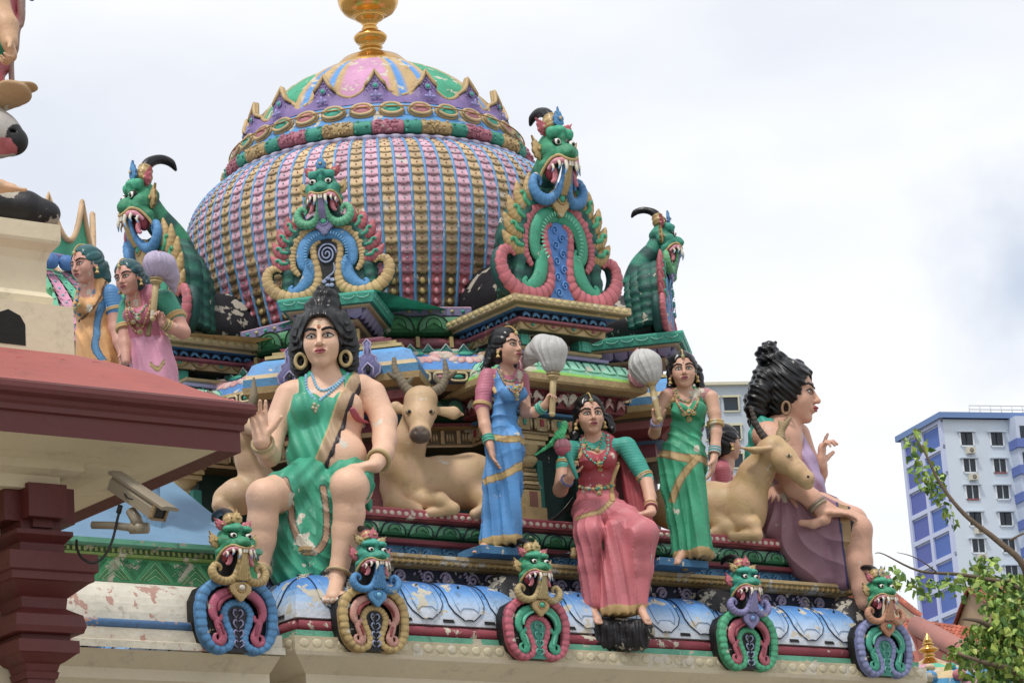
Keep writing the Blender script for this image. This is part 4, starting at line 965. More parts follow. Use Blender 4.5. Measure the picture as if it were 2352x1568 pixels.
class Head:
    """face and skull in a head frame; c is the chin point, H the head height"""
    def __init__(s, S, c, H, yaw, pitch=0.0, tilt=0.0, male=False, neck=None, neck_r=.19):
        s.S, s.H = S, H
        F = np.array([math.sin(yaw)*math.cos(pitch), -math.cos(yaw)*math.cos(pitch), math.sin(pitch)]); R = np.array([math.cos(yaw), math.sin(yaw), 0]); U = np.cross(R, -F)*1.0
        U = nrm(np.cross(F, R))*-1 if np.cross(F, R)[2] < 0 else nrm(np.cross(F, R))
        R = rot(R, F, tilt); U = rot(U, F, tilt); s.F, s.R, s.U = F, R, U; s.c = np.array(c, float)-F*.27*H; u = H/S.u
        E = lambda x, f, z, r, k=.09, op='+', col=None: S.ell(s.p(x, f, z), [a*u for a in r], k*u, col, op, ax=(R, F, U))
        Cn = lambda a, b, ra, rb, k=.05: S.cone(s.p(*a), s.p(*b), ra*u, rb*u, k*u)
        E(0, -.06, .62, (.325, .39, .35)); E(0, .08, .45, (.285, .28, .36)); E(0, .10, .22, (.205, .21, .17), .12); E(0, .245, .085, (.085, .07, .06), .10)
        for x in (-1, 1):
            E(x*.15, .215, .37, (.105, .10, .12), .10); Cn((x*.05, .325, .575), (x*.21, .265, .585), .030, .026); E(x*.13, .385, .49, (.085, .065, .048), .06, '-')
            E(x*.047, .355, .345, (.034, .040, .028), .03); E(x*.315, -.02, .45, (.030, .085, .125), .03); E(x*.345, .0, .46, (.022, .05, .075), .02, '-')
        Cn((0, .325, .56), (0, .425, .365), .030, .042, .04); E(0, .425, .355, (.042, .040, .036), .03)
        E(0, .33, .235, (.10, .05, .05), .05)
        Cn((-.075, .335, .247), (0, .378, .262), .015, .026, .02); Cn((.075, .335, .247), (0, .378, .262), .015, .026, .02); Cn((-.055, .345, .213), (.055, .345, .213), .028, .028, .02)
        if neck is not None: S.cone(s.p(0, -.10, .20), neck, neck_r*u, neck_r*1.08*u, .08*u); 
    def p(s, x, f, z): return s.c+(s.R*x+s.F*f+s.U*z)*s.H
    def snap(s, x, z, off=0.004):
        o = s.p(x, .8, z); t = 0
        for _ in range(50):
            d = float(s.S.ev((o-s.F*t)[None])[0]); t += d*.8
            if abs(d) < 3e-4 or t > 1.2*s.H: break
        return o-s.F*(t-off*s.H)
    def features(s, parent, lipc='a04050', browc='black', bindi=True, tilak=False, big=1.25, ring=True):
        H = s.H; A = (s.R, s.F, s.U)
        for x in (-1, 1):
            m = MB(); ex = lambda a, z, o=.012: s.snap(x*(.13+a), z, o)
            c = s.snap(x*.13, .487, -.010); m.ball(c, (.078*H, .030*H, .036*H*big), 'ddd8cc', ax=A, nu=14, nv=9)
            m.ball(c+s.F*.016*H, (.027*H, .018*H, .030*H), '1a120e', ax=A, nu=12, nv=7)
            m.tube([ex(-.085, .475), ex(-.045, .517, .03), ex(.01, .527, .035), ex(.055, .512, .025), ex(.10, .487, .01)], [.006*H, .013*H, .013*H, .006*H], 6, 'black')
            m.tube([ex(-.08, .472), ex(-.03, .452, .018), ex(.03, .452, .018), ex(.08, .478)], [.004*H, .006*H, .004*H], 5, '5a2018')
            m.build('eye', P_HAIR, parent)
            m = MB(); m.tube([s.snap(x*.045, .575, .006), s.snap(x*.10, .603, .008), s.snap(x*.17, .617, .008), s.snap(x*.235, .592, .006), s.snap(x*.265, .562, .004)], [.014*H*big, .019*H*big, .017*H*big, .005*H], 6, browc); m.build('eyebrow', P_HAIR, parent)
        m = MB()
        m.tube([s.snap(-.092, .238, .002), s.snap(-.045, .258, .008), s.snap(0, .250, .010), s.snap(.045, .258, .008), s.snap(.092, .238, .002)], [.007*H, .020*H, .018*H, .020*H, .007*H], 6, lipc)
        m.tube([s.snap(-.075, .226, .002), s.snap(-.03, .212, .010), s.snap(.03, .212, .010), s.snap(.075, .226, .002)], [.007*H, .022*H, .022*H, .007*H], 6, lipc)
        m.tube([s.snap(-.085, .236, .014), s.snap(0, .234, .026), s.snap(.085, .236, .014)], [.003*H, .004*H, .003*H], 4, '4a0f18'); m.build('lips', P_STAT, parent)
        if bindi:
            m = MB(); m.ball(s.snap(0, .625, .004), (.017*H, .010*H, .020*H), 'a01818', ax=A, nu=8, nv=6)
            if tilak:
                m.tube([s.snap(.028*math.cos(a), .635+.034*math.sin(a), .006) for a in np.linspace(0, 2*PI, 14, endpoint=False)], .006*H, 5, 'c8923c', closed=True)
                for z in (.675, .70, .725): m.tube([s.snap(x, z-.10*x*x, .003) for x in (-.2, -.12, 0, .12, .2)], [.004*H, .007*H, .004*H], 4, 'd8cfae')
            m.build('forehead_mark', P_STAT, parent)
        if ring:
            m = MB(); m.ball(s.snap(.055, .33, .01), .012*H, 'gold'); m.ball(s.snap(-.055, .33, .01), .009*H, 'gold'); m.build('nose_stud', P_STAT, parent)
def hair_cap(hd, SH, k=1.0, thick=.05, front=.86):
    """hair shell over the skull, cut away over the face"""
    u = hd.H/SH.u; A = (hd.R, hd.F, hd.U)
    SH.ell(hd.p(0, -.09, .63), [(.325+thick)*u, (.40+thick)*u, (.36+thick)*u], .08*u, ax=A)
    SH.ell(hd.p(0, -.16, .42), [(.31+thick*.6)*u, .33*u, .34*u], .08*u, ax=A)
    SH.ell(hd.p(0, .42, .36), [.315*u, .50*u, (front-.36)*u], .04*u, op='-', ax=A)
def strands(hd, freq=38, amp=.010, tw=2.0):
    def f(P):
        Q = P-hd.p(0, -.1, .5); x = Q@hd.R/hd.H; y = Q@hd.F/hd.H; z = Q@hd.U/hd.H
        return amp*hd.H*np.sin(freq*(np.abs(x)+.35*z*np.sign(.5-y)+.10*np.sin(tw*6*z+3*y))+9*y)
    return f
def beads(m, pts, r, col, col2=None, gap=1.9):
    pts = np.array(pts); seg = np.linalg.norm(np.diff(pts, axis=0), axis=1); cum = np.concatenate([[0], np.cumsum(seg)]); n = max(2, int(cum[-1]/(r*gap)))
    for i in range(n+1):
        t = cum[-1]*i/n; p = [np.interp(t, cum, pts[:, k]) for k in range(3)]; m.ball(p, r, col if (col2 is None or i % 2 == 0) else col2, nu=7, nv=5)
def onbody(S, pts, off=2.0, n=6):
    q = cr([np.array([x, y, 0.]) for x, y in pts], n); return [S.hit(p[0], p[1], off) for p in q]
def rosette(m, S, px, py, r, col='c2a060', gem='2fa890', off=2):
    c = S.hit(px, py, off); f = nrm(S.L.cam_local()-c); u = np.cross(f, np.cross(np.array([0, 0, 1.]), f)); t = np.cross(u, f); r_ = r*S.u
    for k in range(8):
        a = 2*PI*k/8; m.ball(c+t*r_*.65*math.cos(a)+u*r_*.65*math.sin(a), (r_*.32, r_*.32, r_*.25), col, ax=(t, u, f), nu=6, nv=5)
    m.ball(c, (r_*.62, r_*.62, r_*.45), col, ax=(t, u, f), nu=10, nv=6); m.ball(c+f*r_*.35, (r_*.32, r_*.32, r_*.25), gem, ax=(t, u, f), nu=8, nv=5)
def bangle(m, L, a, b, f, r, cols, w=2.2, pitch=3.2, k=3):
    """rings round a forearm a->b at fraction f"""
    a = L.J(*a); b = L.J(*b); u = 1/L.s; d = nrm(b-a); x = nrm(np.cross(d, [0.13, 1, .2])); y = np.cross(d, x)
    for i in range(k):
        c = a+(b-a)*f+d*(i-(k-1)/2)*pitch*u
        m.tube([c+(x*math.cos(t)+y*math.sin(t))*r*u for t in np.linspace(0, 2*PI, 18, endpoint=False)], w*u, 6, cols[i % len(cols)], closed=True)
def earring(m, hd, x, s=1.0, jh=True):
    c = hd.p(x*.35, -.02, .32); A = (hd.R, hd.F, hd.U); H = hd.H
    m.ball(c, (.04*H*s, .035*H*s, .045*H*s), 'c8a860', nu=8, nv=6)
    if jh: m.lathe([(.005*H, 0), (.03*H*s, -.03*H), (.055*H*s, -.085*H*s), (.06*H*s, -.10*H*s), (.045*H*s, -.10*H*s)], c-hd.U*.05*H*0+np.array([0, 0, -.03*H]), 12, cols=['c8a860', 'b8944c', 'c8a860', '94743a', 'b8944c'])
def fly_whisk(L, a, b, tail, rs, label, col='b9b9b6', tip='a87888', br=30):
    """staff a->b (sightings with depth), bundle of hair from b along tail"""
    root = thing('fly_whisk', label, 'fly whisk', tuple(L.P), L.rotz, 'fly whisks held by attendants'); u = 1/L.s; A = L.J(*a); B = L.J(*b); d = nrm(B-A); m = MB()
    m.tube([A-d*3*u, A, A+(B-A)*.5, B-d*10*u], [6*u, 7*u, 7.5*u, 8*u], 10, 'b09a68'); m.ball(A, 7.5*u, 'c0a870')
    zx = nrm(np.cross(d, [0, 1, 0])); zy = np.cross(d, zx)*-1
    for i, (r, t) in enumerate(((10, -14), (14, -9), (16, -3), (11, 0), (15, 5), (17, 9))): m.tube([B+d*t*u, B+d*(t+3.5)*u], [r*u, r*u*1.03], 16, 'c0a870' if i % 2 else 'a08a58')
    m.build('staff', P_STAT, root)
    S = SDF(L, vox=.006); T = [L.J(*p) for p in tail]
    for i in range(len(T)-1): S.cone(T[i], T[i+1], rs[i], rs[i+1], 14)
    c0 = B; t0 = T
    def disp(P):
        Q = P-B; D = np.linalg.norm(Q, axis=1)/u; an = np.arctan2(Q@zx, Q@np.array([0, 1., 0])+1e-6); return .0030*np.sin(an*13+D*.10)+.002*np.sin(an*29+D*.2)
    def pf(V, c):
        D = np.linalg.norm(V-B, axis=1)/u; k = np.clip(1-D/22, 0, 1)[:, None]*.55; return c*(1-k)+np.array(K(tip))*k
    S.build('hair_tuft', P_STAT, root, disp=disp, base=col, paintf=pf); return root

def shade_bands(c, mask, col): c[mask] = np.array(K(col)); return c
def woman(o):
    """standing or seated woman from a dictionary of sightings"""
    P = np.array(o['P'], float); L = Loc(P); root = thing('woman_statue', o['label'], 'statue', tuple(P), L.rotz, 'painted figures on the temple'); u = 1/L.s; J = L.J
    S = SDF(L, vox=.0056); S.k = 7*u
    H = o['H']*u; chin = J(*o['chin']); nb = J(*o['neck'])
    hd = Head(S, chin, H, math.radians(o['yaw']), math.radians(o.get('pitch', 0)), math.radians(o.get('tilt', 0)), neck=nb, neck_r=.15)
    n0 = len(S.p)
    # torso
    for a, b, ra, rb, fl in o['torso']: S.cone(a, b, ra, rb, 10, flat=(np.array([math.sin(math.radians(o['byaw'])), -math.cos(math.radians(o['byaw'])), 0]), fl))
    for s_ in o['bust']: S.ell(s_[:3], [s_[3]]*3, 9)
    S.cone(nb, o['torso'][0][0], 13, 20, 10)
    sh = o['shoulders']; S.cone(sh[0], sh[1], 13, 13, 12)
    n1 = len(S.p)
    for arm in o['arms']:
        S.chain(arm['pts'], arm['r'], 6)
        if 'hand' in arm:
            h = arm['hand']; w = J(*arm['pts'][-1]); hand(S, w, h['d'], h['n'], h['L']*u, h['side'], h.get('curl', (.3, .35, .4, .45)), h.get('thumb', (.4, .3)), h.get('spread', .03))
    for i_, f in enumerate(o.get('feet', [])):
        via = o['legs'][i_] if 'legs' in o else []
        S.chain([o['torso'][-1][1]]+via+[f[0]], [16]+[14]*len(via)+[9], 4)
        a = J(*f[0]); b = J(*f[1]); S.cone(a, b, 10, 9, 6); d = nrm(b-a); s2 = np.cross(d, [0, 0, 1])
        for k in range(5): q = b+s2*(k-2)*4.6*u+d*(4 if k in (0, 4) else 6)*u; S.cone(q-d*6*u, q+d*5*u, 3.6 if k != f[2] else 4.8, 2.8 if k != f[2] else 4, 1.5)
    def pf(V, c):
        # warm blush on cheeks and hands is part of the paint
        n_ = np.sin(V[:, 0]*31+2)*np.sin(V[:, 2]*27)*.04; return c*(1+n_[:, None])
    body = S.build('body', o.get('bmat', P_STAT), root, base=o.get('skin', 'cc9a7e'), paintf=pf)
    hd.features(body, lipc=o.get('lip', '9c4450'))
    # garments
    G = SDF(L, vox=.0056); G.k = 9*u; G.p = []
    off = o.get('cloth_off', 4.2)
    for a, b, ra, rb, fl in o['torso']: G.cone(a, b, ra+off, rb+off, 10, flat=(np.array([math.sin(math.radians(o['byaw'])), -math.cos(math.radians(o['byaw'])), 0]), fl))
    for s_ in o['bust']: G.ell(s_[:3], [s_[3]+off]*3, 9)
    for c in o.get('skirt', []): G.cone(c[0], c[1], c[2], c[3], c[5] if len(c) > 5 else 12, flat=(np.array([math.sin(math.radians(o['byaw'])), -math.cos(math.radians(o['byaw'])), 0]), c[4]))
    for c in o.get('drape', []): G.cone(c[0], c[1], c[2], c[3], 8, flat=(np.array([0, 1., .2]), .7))
    fv = np.array([math.sin(math.radians(o['byaw'])), -math.cos(math.radians(o['byaw'])), 0]); G.ell(nb+fv*.05-Z3*.045, (25, 30, 36), 6, op='-')
    if 'hemcut' in o:
        hz = J(*o['hemcut'])[2]; G.cone(np.array([-3, 0, hz-1.0]), np.array([3, 0, hz-1.0]), 1.0/G.u, 1.0/G.u, 3, op='-')
    wz = J(*o['waist'])[2]; wx = J(*o['waist'])[0]; kz = J(*o['kneez'])[2] if 'kneez' in o else wz-.3
    fo = o.get('fold', {}); Aa = fo.get('a', .005)
    def disp(Pp):
        x = Pp[:, 0]-wx; y = Pp[:, 1]; z = Pp[:, 2]-wz; th = np.arctan2(x, -(y+.02)+.12)
        low = np.clip(-z/.35, 0, 1); up = np.clip(z/.08, 0, 1); mid = 1-low
        vert = 1.6*np.abs(np.sin((th*fo.get('n', 17)+2.2*np.sin(z*3)+1.0*z*8)/2))**.7-.8; diag = 1.6*np.abs(np.sin((z*fo.get('dz', 75)+x*fo.get('dx', 55)+1.5*np.sin(x*14)+3*y+2*np.sin(z*9+x*7))/2))**.7-.8
        return Aa*(vert*low*1.0+diag*(mid*(1-up)*.85+up*.5))
    bor = o.get('borders', []); gold = np.array(K(o.get('gold', 'b8965a')))
    def pf2(V, c):
        c = c.copy()
        if 'col2' in o:
            m_ = V[:, 2] > wz; c[m_] = np.array(K(o['col2']))
        if 'hem' in o: c[V[:, 2] < J(*o['hem'])[2]+.004*np.sin(V[:, 0]*40)] = gold
        for (ax, ay), (bx, by), w_ in bor:       # gold bands that wind round the cloth
            A = J(ax, ay, 0); B = J(bx, by, 0); d = nrm([B[0]-A[0], 0, B[2]-A[2]]); nn = np.array([-d[2], 0, d[0]]); Ls = math.hypot(B[0]-A[0], B[2]-A[2])
            rel = V-A; t = rel@d; s_ = rel@nn; sag = 0.0; m_ = (np.abs(s_+.02*np.sin(t/Ls*PI)) < w_*u) & (t > -.02) & (t < Ls+.02); c[m_] = gold
            e_ = (np.abs(np.abs(s_+.02*np.sin(t/Ls*PI))-w_*u) < .0035) & (t > -.02) & (t < Ls+.02); c[e_] = gold*.45
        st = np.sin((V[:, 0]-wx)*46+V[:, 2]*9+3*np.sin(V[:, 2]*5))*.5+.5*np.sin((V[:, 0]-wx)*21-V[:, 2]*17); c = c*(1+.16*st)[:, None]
        for fn in o.get('pfs', []): c = fn(V, c, J)
        return c
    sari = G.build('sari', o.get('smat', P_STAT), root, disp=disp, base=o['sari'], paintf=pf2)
    if 'stand' in o:
        m = MB(); c = J(*o['stand']); m.box(c-Z3*.17+np.array([-.06, .06, 0]), (.06, .06, .17), '5f87a6'); m.build('plinth', P_ORN, root)
    B = SDF(L, vox=.0056); B.k = 6*u
    for arm in o['arms']:
        if 'sleeve' in arm:
            n_ = arm['sleeve']; pts = arm['pts'][:n_]; B.chain(pts, [r+2.5 for r in arm['r'][:n_]], 4)
            e = J(*pts[-1]); d = nrm(e-J(*pts[-2]))
    B.cone(sh[0], sh[1], 15.5, 15.5, 10)
    for a, b, ra, rb, fl in o['torso'][:1]: B.cone(a, b, ra+1.2, rb+1.2, 8, flat=(np.array([math.sin(math.radians(o['byaw'])), -math.cos(math.radians(o['byaw'])), 0]), fl))
    nk = nb; B.ell(np.array(nk)+np.array([0, -.02, .0]), (21, 30, 24), 5, op='-')
    B.build('blouse', P_STAT, root, base=o['blouse'], disp=lambda Pp: .0012*np.sin(Pp[:, 2]*330))
    # hair
    SH = SDF(L, vox=.0056); hair_cap(hd, SH, thick=o.get('hthick', .05), front=o.get('front', .86))
    for c in o.get('hair', []): SH.cone(c[0], c[1], c[2], c[3], 8)
    hair = SH.build('hair', P_HAIR, root, base=o.get('hairc', '101013'), disp=strands(hd, 34, .012))
    m = MB(); q = [hd.p(0, y_, z_) for y_, z_ in ((-.1, 1.045), (.10, 1.035), (.22, .97), (.32, .86), (.37, .77))]
    beads(m, cr(q, 5), 2.0*u, 'c8a860'); m.ball(hd.snap(0, .80, .06), 4.5*u, 'c8a860'); m.ball(hd.snap(0, .80, .09), 2.5*u, '2fa890')
    for x in (-1, 1): earring(m, hd, x)
    m.build('head_jewels', P_STAT, hair)
    m = MB()
    for pts, r, c1, c2 in o.get('necklaces', []): beads(m, onbody(G2(S, G), pts, 2.0), r*u, c1, c2)
    for x, y, r in o.get('rosettes', []): rosette(m, G2(S, G), x, y, r)
    for b in o.get('bangles', []): bangle(m, L, *b)
    if m.n: m.build('jewellery', P_STAT, root)
    m = MB()
    for pts, w_, c1 in o.get('trims', []):
        q = onbody(G2(S, G), pts, .6); m.tube(q, w_*u, 6, c1, flat=.35, up=(0, -1, .1))
    if m.n: m.build('sari_border', P_STAT, sari)
    return root, L, S, G
class G2:
    def __init__(s, *Ss): s.S = Ss; s.L = Ss[0].L; s.u = Ss[0].u
    def ev(s, P): return np.min([q.ev(P) for q in s.S], axis=0)
    hit = SDF.hit
GOLD_ = 'c2a060'
# ------------------------------------------------------------------ woman in blue
blue = dict(P=(-.86, -2.22, 5.175), label='standing woman in blue sari with pink sleeves, holding a swept white whisk', H=92, chin=(1186, 836, -.05), neck=(1163, 846, .05), yaw=48, byaw=38,
    torso=[((1160, 872, .05), (1166, 905, .02), 32, 29, .72), ((1166, 905, .02), (1158, 958, .02), 29, 26, .72), ((1158, 958, .02), (1160, 1022, .02), 27, 44, .78)],
    bust=[(1192, 902, -.06, 16), (1166, 905, -.09, 15)], shoulders=[(1126, 862, .06), (1190, 862, .04)],
    arms=[dict(pts=[(1120, 866, .02), (1112, 900, 0), (1107, 936, -.02), (1114, 978, -.06), (1125, 1020, -.10)], r=[19, 18, 15.5, 13.5, 9.5], sleeve=3, hand=dict(d=(.18, -.08, -1), n=(.8, -.2, .1), L=66, side=-1, curl=(.15, .2, .25, .3), thumb=(.2, .1))),
          dict(pts=[(1196, 870, .05), (1200, 905, .07), (1208, 946, .04), (1228, 946, -.03), (1252, 930, -.08)], r=[17, 16, 14, 12, 9.5], sleeve=2, hand=dict(d=(.45, -.2, .75), n=(.75, -.35, -.4), L=50, side=1, curl=(1.25, 1.3, 1.3, 1.3), thumb=(.9, .5)))],
    legs=[[(1155, 1080, .03), (1150, 1170, .03), (1135, 1225, .0)]], feet=[((1112, 1256, -.05), (1098, 1264, -.13), 0)],
    skirt=[((1160, 1012, .02), (1155, 1110, .02), 46, 46, .8), ((1155, 1110, .02), (1150, 1170, .02), 46, 44, .8), ((1150, 1170, .02), (1150, 1240, .02), 42, 52, .8), ((1180, 1000, -.06), (1172, 1235, -.06), 18, 26, 1.0)],
    hemcut=(1150, 1256, 0), waist=(1158, 958, 0), sari='2f80c0', blouse='b56078', gold='b89a5c', hem=(1150, 1236, 0), borders=[((1124, 1008), (1212, 1010), 7.5), ((1118, 1108), (1206, 1068), 8)],
    fold=dict(a=.011, n=21, dz=70, dx=-30), hair=[((1150, 775, .12), (1132, 820, .12), 26, 18), ((1132, 820, .12), (1112, 848, .10), 17, 8)],
    necklaces=[([(1146, 850), (1160, 872), (1182, 872), (1190, 846)], 2.4, GOLD_, '2f9a84'), ([(1142, 846), (1160, 880), (1184, 902), (1200, 886), (1196, 850)], 2.6, 'a8785c', GOLD_)],
    rosettes=[(1184, 892, 9), (1174, 886, 6), (1194, 886, 6), (1187, 906, 7), (1188, 916, 5)], bangles=[((1114, 978, -.06), (1125, 1020, -.10), .72, 13, ['1f9a84', '5cb8a0'], 2.4, 4.4, 4), ((1228, 946, -.03), (1252, 930, -.08), .6, 13, ['1f9a84', '5cb8a0'], 2.2, 4, 4), ((1112, 900, 0), (1107, 936, -.02), .85, 20, [GOLD_], 3, 4, 2)],
    trims=[([(1136, 862), (1132, 884), (1140, 902)], 6, 'b89a5c')])
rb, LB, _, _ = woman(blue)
fly_whisk(LB, (1268, 950, -.10), (1271, 858, -.10), [(1270, 832, -.10), (1268, 806, -.10), (1246, 797, -.06), (1226, 809, -.02), (1213, 827, .03), (1202, 845, .08)], [27, 32, 27, 19, 11, 4], 'large white fly whisk sweeping left, held up by woman in blue')
m = MB(); m.box((0, 0, -.025), (.17, .12, .022), '2f6f9c'); m.box((0, 0, -.005), (.15, .10, .012), '3f80ac'); pl = m.build('plinth', P_WORN, rb); pl.rotation_euler = (0, 0, -LB.rotz)

# ------------------------------------------------------------------ woman in green
green = dict(P=(.52, -2.25, 5.175), label='standing woman in green sari facing forward, ball shaped whisk in raised hand', H=92, chin=(1574, 890, -.06), neck=(1572, 898, .03), yaw=3, byaw=0,
    torso=[((1580, 925, .04), (1582, 955, .02), 38, 34, .7), ((1582, 955, .02), (1574, 996, .02), 33, 31, .72), ((1574, 996, .02), (1568, 1060, .02), 32, 52, .72)],
    bust=[(1562, 942, -.06, 17), (1602, 940, -.06, 17)], shoulders=[(1536, 906, .04), (1624, 906, .04)],
    arms=[dict(pts=[(1530, 910, .03), (1514, 950, .02), (1503, 994, 0), (1507, 978, -.10), (1508, 965, -.14)], r=[16, 14, 13.5, 11, 9], hand=dict(d=(-.05, -.25, 1), n=(.3, -1, 0), L=48, side=1, curl=(1.2, 1.3, 1.3, 1.35), thumb=(.9, .4))),
          dict(pts=[(1634, 912, .03), (1641, 950, .02), (1645, 992, 0), (1643, 1025, -.02), (1640, 1052, -.05)], r=[16, 14.5, 13, 11.5, 8.5], hand=dict(d=(-.25, -.1, -1), n=(-.9, .1, .15), L=62, side=-1, curl=(.2, .3, .35, .4), thumb=(.2, .1)))],
    legs=[[(1568, 1100, .03), (1577, 1175, .03), (1578, 1240, .0)]], feet=[((1564, 1278, -.05), (1553, 1290, -.12), 0)],
    skirt=[((1568, 1052, .02), (1568, 1110, .02), 54, 50, .75), ((1568, 1110, .02), (1578, 1180, .02), 48, 44, .78), ((1578, 1180, .02), (1592, 1270, .02), 42, 46, .8), ((1596, 1010, -.06), (1608, 1262, -.07), 15, 26, 1.0)],
    hemcut=(1590, 1285, 0), waist=(1574, 996, 0), sari='22986e', blouse='b07878', gold='b0925c', hem=(1590, 1266, 0), borders=[((1512, 1040), (1622, 1060), 9), ((1600, 1062), (1545, 1150), 8)],
    fold=dict(a=.011, n=21, dz=70, dx=40), hair=[((1545, 845, .12), (1542, 892, .10), 16, 10), ((1600, 850, .12), (1612, 902, .09), 14, 10), ((1612, 902, .09), (1622, 912, .09), 9, 3), ((1542, 892, .1), (1530, 908, .09), 10, 3)], hthick=.055, front=.82,
    necklaces=[([(1552, 894), (1562, 916), (1582, 920), (1596, 892)], 2.4, GOLD_, '2f9a84'), ([(1546, 894), (1556, 925), (1580, 952), (1602, 924), (1606, 892)], 3.0, 'a8785c', GOLD_)],
    rosettes=[(1582, 946, 10), (1571, 950, 6.5), (1594, 948, 6.5), (1583, 962, 8), (1580, 922, 6)], bangles=[((1645, 992, 0), (1640, 1052, -.05), .72, 13, ['4a9aa8', 'b8b8a8'], 2.2, 4, 4), ((1641, 950, .02), (1645, 992, 0), .55, 17, [GOLD_], 4, 6, 2), ((1503, 994, -.02), (1508, 965, -.14), .8, 12, ['8a8ab0'], 2.2, 4, 3)],
    trims=[([(1530, 935), (1545, 920), (1560, 908)], 6, 'b0925c')])
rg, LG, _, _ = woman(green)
fly_whisk(LG, (1515, 962, -.19), (1494, 874, -.16), [(1490, 858, -.16), (1482, 840, -.15), (1476, 832, -.12)], [28, 36, 30], 'round white fly whisk held up left of the woman in green sari')
m = MB(); m.box((0, 0, -.025), (.20, .12, .022), '2f6f9c'); m.box((0, 0, -.005), (.18, .10, .012), '3f80ac'); pl = m.build('plinth', P_WORN, rg); pl.rotation_euler = (0, 0, -LG.rotz)
# ------------------------------------------------------------------ seated woman in red
W0 = at(1405, 1440, y=-2.42)
red = dict(P=(W0[0], -2.40, 4.70), label='seated woman in red sari with teal sleeves, bare feet on a dark rock', H=100, chin=(1365, 996, .12), neck=(1363, 1004, .24), yaw=13, byaw=8,
    torso=[((1372, 1030, .24), (1373, 1062, .22), 44, 40, .68), ((1373, 1062, .22), (1371, 1112, .24), 38, 37, .72), ((1371, 1112, .24), (1374, 1168, .24), 38, 54, .75)],
    bust=[(1352, 1058, .13, 19), (1395, 1056, .12, 19)], shoulders=[(1316, 1030, .24), (1432, 1020, .24)],
    arms=[dict(pts=[(1309, 1034, .24), (1297, 1075, .20), (1287, 1124, .14), (1300, 1106, .02), (1312, 1092, -.04)], r=[21, 19, 17, 13, 10], sleeve=2, hand=dict(d=(.12, -.2, 1), n=(.45, -1, 0), L=50, side=1, curl=(1.1, 1.2, 1.25, 1.3), thumb=(.9, .4))),
          dict(pts=[(1440, 1026, .24), (1464, 1066, .22), (1484, 1100, .20), (1493, 1140, .12), (1496, 1176, .02)], r=[21, 19, 16, 14, 10.5], sleeve=3, hand=dict(d=(-1, -.15, -.18), n=(0, .1, -1), L=66, side=-1, curl=(.1, .15, .2, .25), thumb=(.1, .1)))],
    legs=[[(1353, 1222, -.04), (1357, 1320, -.03)], [(1472, 1226, -.04), (1470, 1320, -.03)]], feet=[((1362, 1404, -.04), (1374, 1424, -.10), 4), ((1474, 1402, -.04), (1486, 1424, -.09), 0)],
    skirt=[((1350, 1172, .20), (1352, 1222, -.06), 38, 33, 1), ((1398, 1172, .20), (1474, 1226, -.06), 38, 36, 1), ((1352, 1222, -.06), (1354, 1300, -.03), 32, 25, 1), ((1354, 1300, -.03), (1360, 1385, -.02), 25, 22, 1),
           ((1474, 1226, -.06), (1470, 1305, -.03), 36, 28, 1), ((1470, 1305, -.03), (1468, 1385, -.02), 28, 22, 1), ((1415, 1215, -.01), (1418, 1400, -.03), 28, 42, 1, 16), ((1385, 1180, .15), (1440, 1200, .10), 40, 40, 1)],
    hemcut=(1420, 1412, -.05), waist=(1371, 1112, 0), sari='bf6069', col2='a42f3f', blouse='1f9c8a', gold='b8965c', hem=(1418, 1394, -.03), borders=[((1330, 1192), (1400, 1150), 6)],
    fold=dict(a=.010, n=26, dz=60, dx=-20), hair=[((1335, 960, .30), (1322, 1004, .28), 17, 13), ((1393, 960, .30), (1404, 985, .28), 14, 11), ((1322, 1004, .28), (1314, 1022, .26), 12, 6)], hthick=.05, front=.82, tilt=2,
    necklaces=[([(1342, 1005), (1352, 1026), (1372, 1030), (1384, 1003)], 2.4, GOLD_, '2f9a84'), ([(1332, 1008), (1345, 1042), (1376, 1066), (1396, 1036), (1396, 1000)], 3.4, '4fb8a8', '9a6a5c'), ([(1332, 1118), (1350, 1122), (1371, 1123), (1395, 1119), (1409, 1114)], 4.6, GOLD_, '2f9a84')],
    rosettes=[(1378, 1064, 9), (1379, 1077, 7), (1372, 1034, 7), (1376, 1120, 11), (1376, 1132, 7), (1350, 1122, 6), (1394, 1117, 6)],
    bangles=[((1493, 1140, .12), (1496, 1176, .02), .62, 14, [GOLD_, '8a3a48'], 2.4, 4.4, 4), ((1300, 1106, .02), (1312, 1092, -.04), .2, 14, ['8a8ab0', '5f6088'], 2.2, 4, 2), ((1464, 1066, .22), (1484, 1100, .20), .8, 19.5, [GOLD_], 2, 5, 2), ((1309, 1034, .24), (1297, 1075, .20), .8, 22, [GOLD_], 2, 5, 2)],
    trims=[([(1322, 1062), (1336, 1040), (1342, 1020)], 6, 'b8965c'), ([(1424, 1018), (1420, 1060), (1404, 1110), (1408, 1150)], 7, 'b8965c')])
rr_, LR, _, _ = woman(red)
# cape falling behind her arm
G = SDF(LR, vox=.0056)
for c in (((1440, 1040, .30), (1452, 1120, .30), 16, 26), ((1452, 1120, .30), (1468, 1200, .26), 26, 34)): G.cone(c[0], c[1], c[2], c[3], 8, flat=(np.array([0, 1., 0]), .35))
G.build('cape', P_STAT, rr_, base='96202e', disp=lambda P: .010*np.sin(P[:, 0]*110+P[:, 2]*12))
